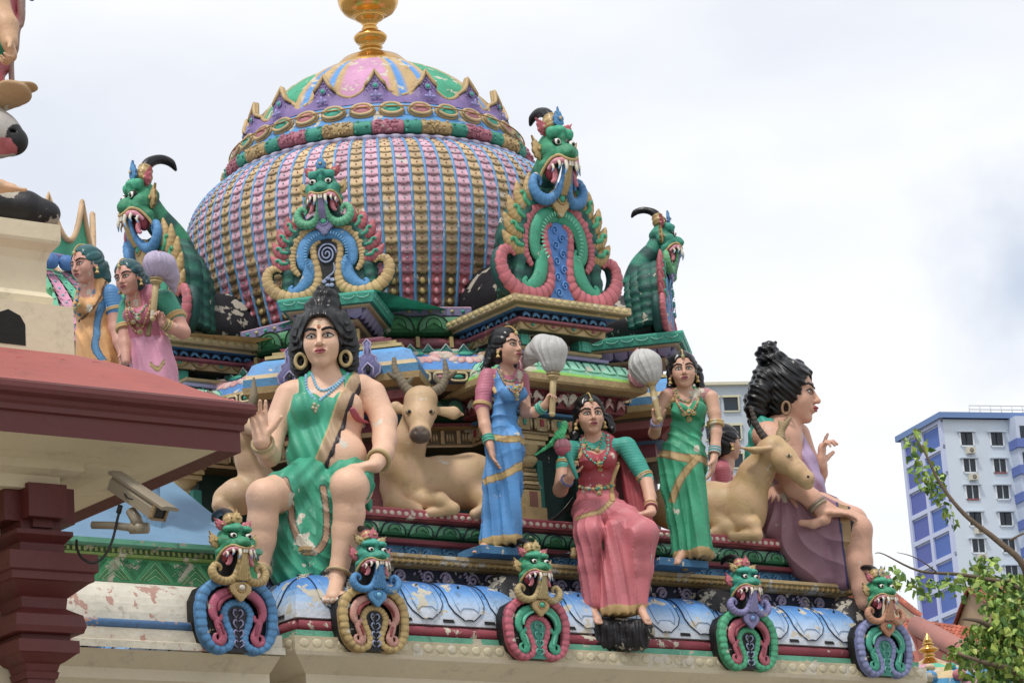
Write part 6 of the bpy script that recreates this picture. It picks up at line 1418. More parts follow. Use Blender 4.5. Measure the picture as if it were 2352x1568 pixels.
def deer_side():
    P = (1.30, -1.92, 5.455); L = Loc(P); J = L.J; u = 1/L.s
    root = thing('deer_statue', 'lying tan deer with head turned right in front of the man in mauve', 'statue', P, L.rotz, 'deer statues on the ledge')
    S = SDF(L, vox=.0058); S.k = 12*u
    S.chain([(1776, 1032, -.14), (1800, 1055, -.16), (1832, 1082, -.18), (1848, 1098, -.18)], [34, 30, 21, 18], 12); S.ell((1852, 1100, -.18), (18, 16, 17))
    S.chain([(1765, 1045, -.10), (1735, 1090, -.04), (1710, 1150, .0), (1705, 1190, .02)], [32, 38, 48, 48], 16)
    S.chain([(1705, 1175, .02), (1640, 1165, .06), (1570, 1160, .10), (1540, 1165, .12)], [52, 56, 56, 50], 20); S.ell((1855, 1112, -.18), (14, 8, 12), 4)
    S.chain([(1700, 1200, -.05), (1730, 1205, -.10), (1738, 1228, -.12), (1680, 1232, -.12)], [30, 18, 13, 10], 8); S.chain([(1640, 1190, -.02), (1670, 1215, -.08), (1622, 1232, -.10), (1590, 1232, -.1)], [30, 18, 12, 10], 8)
    S.cone((1768, 1030, -.22), (1735, 1034, -.24), 9, 14, 5, flat=(np.array([0, 0, 1.]), .6)); S.cone((1735, 1034, -.24), (1702, 1028, -.22), 13, 3, 5, flat=(np.array([0, 0, 1.]), .6)); S.cone((1796, 1016, -.04), (1812, 1006, .0), 8, 5, 5)
    body = finish_deer(root, L, S, 'c8a274', (1858, 1102, -.18, 16), None, '806a50')
    m = MB(); c = S.hit(1812, 1046, 0); m.ball(c, (8*u, 5*u, 5*u), 'c8b48c'); m.ball(c-np.array([0, .006, 0]), (4.5*u, 3*u, 4.5*u), '2a2018'); m.build('eye', P_HAIR, body)
    m = MB(); c = S.hit(1856, 1094, -.5); m.ball(c, (3.5*u, 3*u, 3*u), '3a2c24'); m.build('nostril', P_STAT, body)
    for pts, br, col, c2 in (([(1782, 1018, -.16), (1762, 1010, -.16), (1742, 985, -.16), (1730, 955, -.16), (1722, 932, -.16)], [(1745, 990, -.16), (1730, 972, -.17), (1727, 968, -.17)], '2a2320', '5a5048'), ([(1792, 1010, -.08), (1794, 990, -.06), (1806, 972, -.06), (1816, 958, -.06)], [(1796, 985, -.06), (1792, 970, -.06), (1788, 966, -.06)], 'a08a64', '8a7654')):
        m = MB(); m.tube(cr([J(*p) for p in pts], 6), [12*u, 9*u, 6.5*u, 3*u], 9, col, c2, band=1, ridge=.12); m.tube(cr([J(*p) for p in br], 4), [7*u, 5*u, 2*u], 8, col); m.build('antler', P_WALL, root)
deer_side()
def deer_left():
    P = (-1.98, -1.25, 5.455); L = Loc(P); J = L.J; u = 1/L.s
    root = thing('deer_statue', 'lying deer half hidden behind the raised hand of the man in teal', 'statue', P, L.rotz, 'deer statues on the ledge')
    S = SDF(L, vox=.0065); S.k = 12*u
    S.chain([(640, 1130, .1), (590, 1130, .0), (545, 1140, -.05), (520, 1148, -.05)], [46, 46, 40, 32], 16); S.chain([(600, 1120, -.02), (575, 1060, -.05), (556, 1010, -.08), (560, 985, -.1)], [44, 32, 28, 26], 14); S.chain([(562, 968, -.12), (590, 985, -.26)], [26, 17], 10)
    S.chain([(520, 1150, -.06), (505, 1160, -.10), (530, 1180, -.12)], [26, 16, 12], 10)
    finish_deer(root, L, S, 'c8a482', (590, 988, -.28, 14), None)
    for a, b in (((548, 950, -.1), (476, 898, -.05)), ((575, 948, -.1), (583, 868, -.05))):
        m = MB(); m.tube([J(*a), J((a[0]+b[0])/2+4, (a[1]+b[1])/2, -.08), J(*b)], [11*u, 9*u, 3*u], 9, '6a6050', '82765c', band=1, ridge=.1); m.build('antler', P_WALL, root)
deer_left()
# ================================================================== ground
g = MB(); g.add([(-900, -900, 0), (900, -900, 0), (900, 900, 0), (-900, 900, 0)], [(0, 1, 2, 3)], col='8a867c'); go = g.build('ground', P_WALL); go['kind'] = 'structure'
# ================================================================== low hall joined to the tower
P_PEEL = paint('peeling_limewash', rough=.8, chips=.36, chipcol='b08c80', var=.16, grime=.55, bump=.5, bscale=30, nscale=5)
P_BLUER = paint('blue_roof_coating', col='5f87a6', rough=.6, chips=.06, chipcol='9fb4c4', var=.12, grime=.25, bump=.3, bscale=14, nscale=2.2)
hall = thing('temple_hall', 'low temple hall with peeling white cornice, green zigzag band and blue roof', 'building', (-2.56, -2.50, 0))
def xband(m, prof, x0=-7.5, x1=0.0):
    for (o0, z0, _), (o1, z1, c) in zip(prof[:-1], prof[1:]):
        m.add([(x0, -o0, z0), (x1, -o0, z0), (x1, -o1, z1), (x0, -o1, z1)], [(0, 1, 2, 3)], col=c, smooth=False)
        m.add([(x1, -o0, z0), (x1, 1.2, z0), (x1, 1.2, z1), (x1, -o1, z1)], [(0, 1, 2, 3)], col=c, smooth=False)
m = MB(); xband(m, [(-.30, 0, 'd6cab0'), (-.30, 4.08, 'd6cab0'), (-.22, 4.12, 'd6cab0'), (-.22, 4.20, 'd6cab0'), (-.13, 4.27, 'd6cab0'), (-.13, 4.33, 'd6cab0'), (.0, 4.41, 'd6cab0')], x1=-.02); m.build('wall', P_WALL, hall)
m = MB(); cyp = [(.02, 4.415, 'cfc8b4'), (.02, 4.455, 'cfc8b4'), (-.01, 4.465, 'c4b8a0'), (-.01, 4.53, 'd0c8b6'), (-.035, 4.535, 'c4b8a0'), (-.035, 4.575, '4a78a8')]
for k in range(9): s_ = k/8; cyp.append((-.045-.20*(1-math.cos(s_*PI/2)), 4.58+.245*math.sin(s_*PI/2), 'd2ccbc'))
xband(m, cyp); hc = m.build('cornice', P_PEEL, hall)
m = MB(); m.tube([(-7.5, .028, 4.555), (-.02, .028, 4.555)], .026, 10, '44709c'); m.build('round_moulding', P_PEEL, hc)
m = MB(); xband(m, [(-.25, 4.83, 'cream'), (-.24, 4.832, '3f9c66'), (-.24, 4.965, '3f9c66'), (-.22, 4.97, '5c8a3c'), (-.21, 4.985, '7a9a48'), (-.23, 4.99, '4a6a38'), (-.23, 5.02, '4a6a38'), (-.17, 5.03, '5fa088'), (-.16, 5.056, '6cc0a0'), (-.24, 5.062, '4fa080')]); gb = m.build('green_band', P_WORN, hall)
m = MB()
x = -.15
while x > -4.2:
    for k in range(6): # zigzag made of parallel strokes
        h = .105-.018*k; b = .10-.012*k
        if h > .02: m.tube([(x-b, .237, 4.845), (x, .235, 4.845+h), (x+b, .237, 4.845)], .0035, 4, '9fd09c' if k % 2 == 0 else '57ac74')
        if h > .02: m.tube([(x-.13+b*.9, .238, 4.955), (x-.13, .238, 4.955-h), (x-.13-b*.9, .238, 4.955)], .0028, 4, '2c8656')
    x -= .26
x = -.1
while x > -4.2: m.box((x, .228, 5.005), (.008, .006, .012), '9aa85c'); x -= .035
m.build('zigzag_relief', P_ORN, gb)
m = MB(); A_ = [(-7.5, .245, 5.06), (.02, .245, 5.06), (-.06, 1.08, 5.66), (-7.5, 1.08, 5.66)]; m.add(A_+[(a, b+.0, c-.06) for a, b, c in A_]+[(-7.5, 2.6, 5.0), (-.06, 2.6, 5.0)], [(0, 1, 2, 3), (1, 5, 6, 2), (2, 9, 8, 3)], col='3f6f98', smooth=False); m.build('roof', P_BLUER, hall)
W = at(540, 1492, y=-2.56)
mo = kirti('mask', (W[0]+.02, -2.565, 4.40), 0, .99, dict(mc, beard='bfa468', beard2='9c8450', stem='bfa468', rope='3c88c0', rope2='3278b4', band='b04a68', band2='8a2c48', rose='c2a46a', rose2='a8884c', gem='cfc8b8', ear='bfa064', ear2='94783c', crest='c0606e', crest2='a84450', crown='bfa064', crown2='94783c', panel='20202c', swirl='8f8ab0'), 'largest cornice mask, bright blue arch with maroon scrolls, left of the seated man', G5, 'mask_bracket'); mo.scale = (1, 1, .84)

# ================================================================== red and cream pavilion in the foreground
P_RED = paint('dark_red_gloss_paint', col='5c1714', rough=.5, chips=0, var=.12, grime=.35, bump=.35, bscale=22, nscale=3, streak=1)
P_REDR = paint('red_roof_coating', col='a04c43', rough=.75, chips=.10, chipcol='8c3a34', var=.10, grime=.30, bump=.4, bscale=18, nscale=2.5)
P_CREAM = paint('cream_wall_paint', col='d6c8a8', rough=.8, chips=.0, var=.08, grime=.30, bump=.3, bscale=20, nscale=1.8)
X0, Y0 = -4.487, -5.426
pav = thing('pavilion', 'foreground pavilion with red eave, cream pedestal on its roof and red column', 'pavilion', (X0, Y0, 0))
def rect(dx0, dy0, W_=7.0, D_=7.0): # footprint shrinking by o on the visible sides (local coordinates)
    return lambda o: [(-W_, dy0+o), (-dx0-o, dy0+o), (-dx0-o, D_), (-W_, D_)]
m = MB(); R_ = rect(0, 0)
def colseg(prof): m.sweep(R_, [(o, z, 'maroon') for o, z in prof], closed=False)
colseg([(.50, 4.84), (.12, 4.80), (.065, 4.775), (.06, 4.775), (.06, 4.868), (.045, 4.875), (.045, 4.90), (.035, 4.912), (.03, 4.93), (.005, 4.945), (0, 4.965), (.005, 4.99), (.02, 5.0), (.05, 5.01)])
m.build('eave_fascia', P_RED, pav)
m = MB(); m.sweep(R_, [(.04, 5.008, 'rose'), (.10, 5.035, 'rose'), (.20, 5.095, 'rose'), (.30, 5.165, 'rose'), (.45, 5.25, 'rose'), (.62, 5.325, 'rose'), (1.2, 5.34, 'rose')], closed=False); m.build('roof', P_REDR, pav)
m = MB(); m.sweep(R_, [(3.0, 4.735, 'cream'), (.50, 4.735, 'cream'), (.42, 4.745, 'cream'), (.42, 4.76, 'cream'), (.11, 4.803, 'cream')], closed=False)
m.build('soffit', P_CREAM, pav)
m = MB(); m.sweep(rect(.62, .34), [(2.0, 4.635, 'cream'), (.14, 4.64, 'cream'), (.14, 4.70, 'cream'), (.06, 4.715, 'cream'), (.06, 4.755, 'cream'), (0.0, 4.765, 'cream'), (0.0, 4.80, 'cream')], closed=False); m.build('beam', P_CREAM, pav)
# pedestal on the roof
cx, cy = -1.62, 1.62
def psq(o): return [(cx-o, cy-o), (cx+o, cy-o), (cx+o, cy+o), (cx-o, cy+o)]
m = MB(); m.sweep(psq, [(1.02, 5.28, 'cream'), (1.02, 5.545, 'cream'), (.95, 5.56, 'cream'), (.955, 5.60, 'cream'), (.93, 5.63, 'cream'), (.93, 5.64, 'cream')]+[(.93+.14*math.sin(k/5*PI/2)*0, 5.64, 'cream') for k in (0,)]+[(.935, 5.78, 'cream'), (.95, 5.82, 'cream'), (.98, 5.855, 'cream'), (.985, 5.87, 'cream'), (.985, 5.95, 'cream'), (.3, 5.96, 'cream')]); m.build('pedestal', P_CREAM, pav)
m = MB(); W = at(20, 775, y=Y0+cy-1.02); xx = W[0]-X0
out = [(-.10, 5.30), (.085, 5.30), (.085, 5.40), (.06, 5.44), (.0, 5.465), (-.06, 5.44), (-.10, 5.40)]
m.prism([(xx+a, b+.035) for a, b in out], (0, cy-1.018, 0), (np.array([1., 0, 0]), Z3, np.array([0, -1., 0])), .004, '14120f'); m.build('arched_vent', P_WALL, pav)
# column
W = at(92, 1400, y=Y0+.55); ccx, ccy = W[0]-X0, .62
def csq(o): return [(ccx-o, ccy-o), (ccx+o, ccy-o), (ccx+o, ccy+o), (ccx-o, ccy+o)]
def oc(o): R = o/math.cos(PI/8); return [(ccx+R*math.cos(PI/8+PI/4*k), ccy+R*math.sin(PI/8+PI/4*k)) for k in range(8)]
zf = lambda py: float(at(150, py, y=Y0+.40)[2])
m = MB(); z = zf
m.sweep(csq, [(.075, z(1568)-.3, 'm'), (.075, z(1545), 'maroon')][1:]+[(.082, z(1530), 'maroon'), (.075, z(1528), 'maroon'), (.085, z(1512), 'maroon'), (.10, z(1508), 'maroon'), (.14, z(1492), 'maroon'), (.15, z(1490), 'maroon'), (.15, z(1462), 'maroon'), (.12, z(1460), 'maroon')])
m.sweep(csq, [(.12, z(1460), 'maroon'), (.12, z(1448), 'maroon'), (.165, z(1446), 'maroon'), (.175, z(1432), 'maroon'), (.165, z(1405), 'maroon'), (.12, z(1390), 'maroon'), (.11, z(1386), 'maroon'), (.115, z(1362), 'maroon'), (.19, z(1332), 'maroon'), (.205, z(1330), 'maroon'), (.205, z(1312), 'maroon'), (.215, z(1310), 'maroon'), (.22, z(1308), 'maroon'), (.22, z(1268), 'maroon'), (.11, z(1264), 'maroon'), (.11, z(1225), 'maroon')])
m.sweep(csq, [(.068, 0, 'maroon'), (.068, z(1542), 'maroon')]); cap = m.build('column', P_RED, pav)
m = MB(); zz1, zz0 = z(1108), z(1235)
m.box((ccx, ccy, (zz0+zz1)/2+.03), (.10, .10, (zz1-zz0)/2), 'maroon'); m.box((ccx, ccy, (zz0+zz1)/2+.05), (.175, .095, (zz1-zz0)/2-.045), 'maroon'); m.box((ccx, ccy, (zz0+zz1)/2+.052), (.0955, .175, (zz1-zz0)/2-.050), 'maroon')
m.box((ccx, ccy-.10, (zz0+zz1)/2-.01), (.05, .02, .05), 'maroon'); m.sweep(csq, [(.105, zz0-.01, 'maroon'), (.14, zz0+.03, 'maroon'), (.14, zz0+.05, 'maroon')]); m.build('bracket_capital', P_RED, pav)
m = MB(); m.sweep(lambda o: [(ccx-3.0, ccy+.10), (ccx-.02, ccy+.10), (ccx-.02, ccy+3), (ccx-3.0, ccy+3)], [(0, 0, 'cream'), (0, 4.63, 'cream')], closed=False); m.build('inner_wall', P_CREAM, pav)
# ------------------------------------------------------------------ cctv camera
W = at(300, 1150, dist=13.3); L = Loc(W); J = L.J; u = 1/L.s
cc = thing('security_camera', 'beige security camera in weatherproof housing on a bracket under the eave', 'camera', tuple(W), L.rotz)
P_BEIGE = paint('beige_enamel', col='8f8470', rough=.45, var=.06, grime=.25, bump=.08)
a = J(268, 1108, .10); b = J(372, 1178, -.14); d = nrm(b-a); rt = nrm(np.cross(d, [0, 0, 1.])); up = np.cross(rt, d); Lh = np.linalg.norm(b-a)/2; mid = (a+b)/2
def shell(m, s0, s1, w_, h, dz=0, col='grey'):
    o = [(-w_, -h), (w_, -h), (w_*1.05, h*.3), (w_*.55, h), (-w_*.55, h), (-w_*1.05, h*.3)]
    V = [mid+d*s0+rt*x+up*(z+dz) for x, z in o]+[mid+d*s1+rt*x+up*(z+dz) for x, z in o]; n_ = 6
    m.add(V, [(i, (i+1) % n_, n_+(i+1) % n_, n_+i) for i in range(n_)], [(0, 2, 1), (0, 3, 2), (0, 4, 3), (0, 5, 4), (6, 7, 8), (6, 8, 9), (6, 9, 10), (6, 10, 11)], col, smooth=False)
m = MB(); shell(m, -Lh, Lh*.86, 21*u, 19*u); m.build('housing', P_BEIGE, cc)
m = MB(); shell(m, -Lh*1.12, Lh*1.25, 24*u, 5*u, dz=20*u); m.build('sun_hood', P_BEIGE, cc)
m = MB(); m.box(mid+d*(Lh*.88), (18*u, 16*u, 2*u), '14161a', ax=(rt, up, d)); m.build('glass_front', paint('dark_glass', col='15181c', rough=.08, var=0, grime=0, bump=0), cc)
m = MB(); f = mid+d*(Lh*.90)
for x, z, hx_, hz_ in ((-19, 0, 3, 19), (19, 0, 3, 19), (0, -18, 22, 3), (0, 18, 22, 3)): m.box(f+rt*x*u+up*z*u, (hx_*u, hz_*u, 5*u), 'a8895c', ax=(rt, up, d))
for x, z in ((-19, -18), (19, -18), (-19, 17)): m.ball(f+rt*x*u+up*z*u+d*6*u, 2*u, '3a3228')
m.build('front_frame', paint('tan_plastic', col='8c7450', rough=.5, var=.05, bump=.05), cc)
m = MB(); m.tube([J(212, 1205, .10), J(262, 1206, .05), J(305, 1212, .0)], 9*u, 10, 'grey'); m.tube([J(300, 1212, 0), J(340, 1212, -.03)], [14*u, 13*u], 12, 'grey'); m.tube([J(318, 1205, -.02), J(312, 1190, -.02), J(300, 1172, 0)], [13*u, 14*u, 12*u], 10, 'grey'); m.tube([J(318, 1212, -.06), J(318, 1212, .02)], [11*u, 11*u], 14, 'grey'); m.build('bracket', P_BEIGE, cc)
m = MB(); m.tube(cr([J(276, 1168, .02), J(270, 1190, .02), J(258, 1240, .0), J(240, 1275, .0), J(215, 1292, .0), J(190, 1282, .02), J(178, 1262, .05), J(176, 1240, .1)], 6), 3.2*u, 7, '101012'); m.tube(cr([J(284, 1130, .02), J(292, 1142, -.06), J(305, 1146, -.08)], 5), 2*u, 6, '101012'); m.tube([J(277, 1160, .02), J(272, 1178, .02)], 6*u, 8, '6a6456'); m.build('cable', paint('black_rubber', col='0c0c0d', rough=.4, var=0, grime=0, bump=0), cc)
# ------------------------------------------------------------------ things on the pedestal, cropped by the frame
W = at(-20, 480, y=Y0+cy-.6); L = Loc(W); J = L.J; u = 1/L.s
S = SDF(L, vox=.008); S.chain([(-180, 455, 0), (-60, 462, 0), (60, 476, 0), (112, 492, .05)], [45, 42, 34, 27], 20); S.chain([(-180, 455, .5), (-60, 462, .5), (60, 476, .5), (110, 490, .5)], [45, 42, 34, 27], 20); S.cone((100, 490, .05), (100, 490, .5), 28, 28, 16); S.cone((-60, 468, .25), (60, 478, .25), 40, 34, 20)
o = S.build('cushion', P_BLACK, None, base='black'); o.location = tuple(W); o.rotation_euler = (0, 0, L.rotz); tag(o, 'black rounded cushion slab on top of the cream pedestal', 'cushion')
pf_ = thing('guardian_statue', 'cropped statue in red cloth with a clenched hand at top left edge', 'statue', tuple(W), L.rotz)
S = SDF(L, vox=.006); S.chain([(-40, -40, 0), (-10, 10, 0), (15, 60, -.05), (22, 95, -.08)], [34, 32, 26, 20], 12)
hand(S, J(14, 92, -.08), (.35, -.1, -1), (-.8, -.3, -.1), 92*u, -1, curl=(1.1, 1.15, 1.2, 1.2), thumb=(.8, .4))
S.chain([(-90, 424, -.25), (-40, 428, -.30), (0, 428, -.32), (30, 432, -.34)], [30, 24, 14, 10], 10)
for k in range(4): S.cone((5+k*3, 428+k*2, -.34+.03*k), (58-k*6, 436, -.36+.035*k), 6.5, 5, 2)
S.chain([(-120, -80, .1), (-110, 60, .1), (-100, 200, .1), (-110, 420, .1)], [70, 66, 60, 50], 20)
S.build('body', P_STAT, pf_, base='c89c74')
G = SDF(L, vox=.007); G.chain([(-20, -40, .08), (-10, 60, .08), (-28, 150, .06), (-20, 190, .02)], [62, 52, 44, 34], 14, col='b05560'); G.chain([(-40, 90, 0), (-12, 110, -.02), (-20, 150, 0)], [26, 22, 16], 6, col='1f9070'); G.chain([(-10, 185, -.02), (2, 210, -.03), (-20, 235, -.03)], [20, 18, 14], 6, col='a02028')
G.chain([(52, -20, .05), (44, 60, .05), (30, 130, .04), (26, 185, .02)], [12, 9, 7, 6], 4, col='9a7a70'); G.chain([(60, -20, .1), (70, -10, .1)], [20, 12], 4, col='2f78b8')
G.build('robe', P_STAT, pf_, base='b05560', disp=lambda P: .006*np.sin(P[:, 0]*90+P[:, 2]*20))
bl = thing('bull_statue', 'cropped bull head with pale muzzle, black nose and tan ear at left edge', 'statue', tuple(W), L.rotz)
S = SDF(L, vox=.006); S.chain([(-140, 230, .12), (-60, 270, .05), (0, 305, -.02), (32, 325, -.04)], [90, 62, 44, 33], 18); S.chain([(-60, 320, .0), (0, 345, -.02), (25, 345, -.03)], [30, 18, 14], 8); S.ell((30, 300, -.11), (9, 14, 4), 3, op='-')
S.chain([(-140, 260, .2), (-150, 420, .3)], [90, 90], 30)
nz = J(46, 322, -.05)
def pf(V, c):
    dd = np.linalg.norm((V-nz)*[1, .55, 1], axis=1); c[dd < 36*u] = np.array(K('141416')); mo_ = (V[:, 2] < J(0, 333, 0)[2]+.0) & (V[:, 2] > J(0, 362, 0)[2]) & (V[:, 0] < J(30, 0, 0)[0]); c[mo_ & (dd > 26*u)] = np.array(K('b0505c')); return c
S.build('head', P_STAT, bl, base='b0aaa4', paintf=pf)
S = SDF(L, vox=.006); F_ = (np.array([.2, .3, 1.]), .32)
S.cone((-20, 238, -.02), (30, 214, -.08), 38, 44, 10, flat=F_); S.cone((30, 214, -.08), (68, 200, -.10), 43, 20, 10, flat=F_); S.build('ear', P_STAT, bl, base='b08c60')
# ================================================================== second shrine behind at left
D2 = at(60, 700, dist=25.0); r2 = 1.0
t2 = thing('distant_shrine_dome', 'smaller pink and green scaled shrine dome glimpsed behind the cream pedestal', 'temple', tuple(D2)); m = MB()
cz = D2[2]; NCOL = 40
for c in range(NCOL):
    ph = 2*PI*(c+.5)/NCOL; n2 = np.array([math.cos(ph), math.sin(ph), 0]); tt = np.array([-n2[1], n2[0], 0])
    for r in range(9):
        f0, f1 = r/9, (r+1)/9; Rf = lambda f: .98-.50*f**1.6; Zf = lambda f: -.55+.72*f
        a0, a1 = n2*Rf(f1), n2*Rf(f0)*1.035; z1_, z0_ = Zf(f1), Zf(f0)-.02; w1, w0 = PI*Rf(f1)/NCOL*.95, PI*Rf(f0)/NCOL*.95; col = 'c888a4' if c % 2 else '5cb890'
        m.add([a0-tt*w1+Z3*z1_, a0+tt*w1+Z3*z1_, a1+tt*w0*.8+Z3*z0_, a1-Z3*.02+Z3*z0_, a1-tt*w0*.8+Z3*z0_], [], [(0, 4, 3), (0, 3, 1), (1, 3, 2)], col, smooth=False); m.ball(n2*(Rf((f0+f1)/2)+.015)+Z3*(Zf(f0)+.02), .012, '5fb8c0', nu=5, nv=4)
m.lathe([(.90, -.56), (.84, -.35), (.70, -.15), (.55, .03), (.40, .17)], seg=40, cols=['5a3c50']*5); m.build('scaled_dome', P_ORN, t2)
m = MB()
for k in range(26): a = 2*PI*k/26; n2 = np.array([math.cos(a), math.sin(a), 0]); m.ball(n2*.60+Z3*.21, (.075, .06, .07), '3070b4' if k % 3 else 'a83040', nu=8, nv=6)
m.lathe([(.52, .26), (.55, .29), (.50, .33), (.42, .36)], seg=40, cols=['8f86b8']*4); m.build('coil_band', P_ORN, t2)
for k in range(10):
    m = MB(); a0 = 2*PI*k/10+.2; top = []; V = []; cs = []
    for i in range(13):
        f = i/12*2-1; a = a0+f*PI/10; h = .12+.38*(1-abs(f))**2; nr = np.array([math.cos(a), math.sin(a), 0])
        for q_ in range(4): s_ = q_/3; V.append(nr*(.52+.06*s_)+Z3*(.30+h*s_)); cs.append(K('3fae84'))
        top.append(V[-1])
    m.add(V, [(i*4+q_, (i+1)*4+q_, (i+1)*4+q_+1, i*4+q_+1) for i in range(12) for q_ in range(3)], col=np.array(cs)); m.tube(top, .026, 6, 'c8a478'); m.build('crown_petal', P_ORN, t2)
m = MB(); m.lathe([(.96, -5.5), (.96, -.57)], seg=24, cols=['b0a080']*2); m.build('drum', P_WALL, t2)
W = at(108, 690, dist=15.2); L = Loc(W); S = SDF(L, vox=.005)
pb = thing('parrot_figure', 'small pale green parrot figure sitting beside the cream pedestal', 'bird', tuple(W), L.rotz)
S.ell((113, 664, 0), (9, 9, 9)); S.cone((111, 670, 0), (107, 690, 0), 9, 12, 6); S.cone((107, 690, 0), (100, 702, 0), 11, 8, 6); S.build('body', P_STAT, pb, base='4fae74')
m = MB(); m.tube([L.J(121, 662, 0), L.J(126, 666, 0), L.J(124, 672, 0)], [4/L.s, 3/L.s, 1/L.s], 6, 'a07868'); m.build('beak', P_STAT, pb); m = MB(); m.ball(L.J(115, 662, -.05), 2/L.s, 'black'); m.build('eye', P_STAT, pb)

# woman half hidden on the far face
PH = np.array([2.15, -.55, 5.3])
hid = dict(P=tuple(PH), label='woman with black hair bun and pink blouse, half hidden behind the right deer', H=82, chin=(1692, 1056, 0), neck=(1672, 1064, 0), yaw=118, byaw=100,
    torso=[((1660, 1085, 0), (1660, 1110, 0), 30, 28, .8), ((1660, 1110, 0), (1660, 1160, 0), 28, 30, .8)], bust=[(1680, 1105, 0, 14)], shoulders=[(1658, 1078, -.08), (1664, 1074, .08)],
    arms=[dict(pts=[(1658, 1080, -.10), (1662, 1110, -.10), (1668, 1150, -.10)], r=[17, 15, 13], sleeve=2)], skirt=[((1660, 1150, 0), (1660, 1280, 0), 40, 44, .9)], waist=(1660, 1150, 0), sari='b86070', blouse='b04c58', hair=[((1652, 1010, 0), (1648, 1040, .0), 20, 14)])
woman(hid)
# ================================================================== far buildings
P_FAR = paint('far_render_paint', rough=.7, var=.05, grime=.12, bump=.05, nscale=.15)
P_GLASS = paint('window_glass', col='1d2a36', rough=.12, var=.1, grime=0, bump=0, nscale=.4)
def tower_block():
    W = at(2165, 962, dist=300.0); top = W[2]; ang = math.radians(19-37); # front normal seen 19 degrees to the right
    root = thing('apartment_tower', 'tall white apartment tower with blue wall panels and rooftop railing', 'apartment building', (W[0], W[1], 0), ang+0.0)
    fw, dp, H = 30.0, 9.2, top; fh = 2.72
    m = MB(); m.bar((0, 0, 0), (fw, dp, H), 'c4d0dd'); m.build('wall', P_FAR, root)
    m = MB(); m.prism([(-.6, -.6), (fw+1, -.6), (fw+1, dp+.7), (-.6, dp+.7)], (0, 0, H), (np.array([1., 0, 0]), np.array([0, 1., 0]), Z3), .6, '5a7cb0'); m.build('roof_slab', P_FAR, root)
    m = MB()
    for k in range(15): m.tube([(3.6+k*1.2, 1, H+.5), (3.6+k*1.2, 1, H+1.7)], .05, 5, 'c8c8c4')
    for z in (.9, 1.3, 1.7): m.tube([(3.6, 1, H+z), (20.4, 1, H+z)], .05, 5, 'c8c8c4')
    m.build('railing', P_FAR, root)
    m = MB(); z = H-.5
    while z > H-40:
        for y0, y1 in ((.45, 4.3), (4.9, 8.7)):
            m.bar((-.10, y0, z-2.25), (-.04, y1, z), '3a5fae' if y0 < 3 else '4656a4')
        z -= fh
    m.build('blue_panels', P_FAR, root)
    m = MB(); z = H-.3
    while z > H-40:
        m.bar((-.28, 0, z-.02), (-.0, dp, z+.42), 'b4bedc'); z -= fh
    for y in (0, 4.3, 8.65): m.bar((-.30, y, 0), (-.001, y+.6, H), 'b4bedc')
    m.build('panel_frame', P_FAR, root)
    for fl in range(9):
        z = H-2.6-fl*fh
        for x, w_ in ((2.4, .66), (5.75, .66)):
            wm = MB()
            for a, b in ((x-w_-.12, x-w_), (x+w_, x+w_+.12)): wm.bar((a, -.14, z-.1), (b, -.002, z+1.22), 'dfe4ea')
            wm.bar((x-w_-.35, -.45, z+1.24), (x+w_+.35, -.003, z+1.34), 'b8c4d0'); wm.bar((x-w_, -.12, z-.25), (x+w_, -.003, z-.1), '8c4a50' if (fl*3+int(x)) % 4 == 0 else 'cdd6e0'); wm.bar((x-.05, -.13, z-.1), (x+.05, -.004, z+1.2), 'b8c0c8' if fl % 3 else '2a3038')
            wf = wm.build('window', P_FAR, root); g_ = MB(); g_.bar((x-w_, -.03, z-.1), (x+w_, -.02, z+1.22), '1a242e'); g_.build('pane', P_GLASS, wf)
        if fl not in (2, 6):
            c_ = MB(); c_.bar((2.1, -.6, z-1.0), (3.0, -.1, z-.38), 'c4bfae'); c_.lathe([(.24, 0), (.20, .03), (.04, .02)], (2.55, -.62, z-.69), 14, ax=(np.array([1., 0, 0]), Z3, np.array([0, -1., 0])), cols=['9a968a', '5a5850', '8a867c']); c_.build('air_conditioner', P_FAR, root)
    m = MB(); m.bar((7.2, -1.6, 0), (30, .0, H), 'b8c4da'); bw = m.build('projecting_bay', P_FAR, root)
    for fl in range(14):
        z = H-2.3-fl*fh; m = MB(); m.bar((7.0, -1.95, z-.95), (15.5, -1.6, z-.05), '5068b0'); m.bar((7.0, -1.6, z-.95), (7.19, -.1, z-.05), '5068b0'); m.build('balcony_front', P_FAR, bw)
        m = MB(); m.bar((7.6, -1.64, z), (15.2, -1.605, z+1.3), '1d2a36'); m.build('pane', P_GLASS, bw)
tower_block()
def mid_block():
    W = at(1634, 886, dist=250.0); root = thing('apartment_block', 'pale blue grey apartment block seen between the two right statues', 'apartment building', (W[0], W[1], 0), math.radians(-37+12)); H = W[2]
    m = MB(); m.bar((-1.2, 0, 0), (6.6, 9, H), 'aebac6'); m.build('wall', P_FAR, root); m = MB(); m.bar((-1.5, -.4, H), (6.8, 9.3, H+.25), 'c9c5ac'); m.build('parapet', P_FAR, root)
    for fl in range(7):
        z = H-2.0-fl*2.45
        for x in (-.2, 1.55):
            m = MB(); m.bar((x-.75, -.22, z+.95), (x+.85, -.002, z+1.12), 'c9c5a4'); m.bar((x+.6, -.22, z-.2), (x+.72, -.003, z+.95), 'c4c2ac'); m.bar((x-.7, -.15, z-.32), (x+.7, -.003, z-.2), 'c4c2ac'); wf = m.build('window', P_FAR, root); g_ = MB(); g_.bar((x-.6, -.04, z-.2), (x+.6, -.01, z+.95), '3a4e68'); g_.build('pane', P_GLASS, wf)
mid_block()
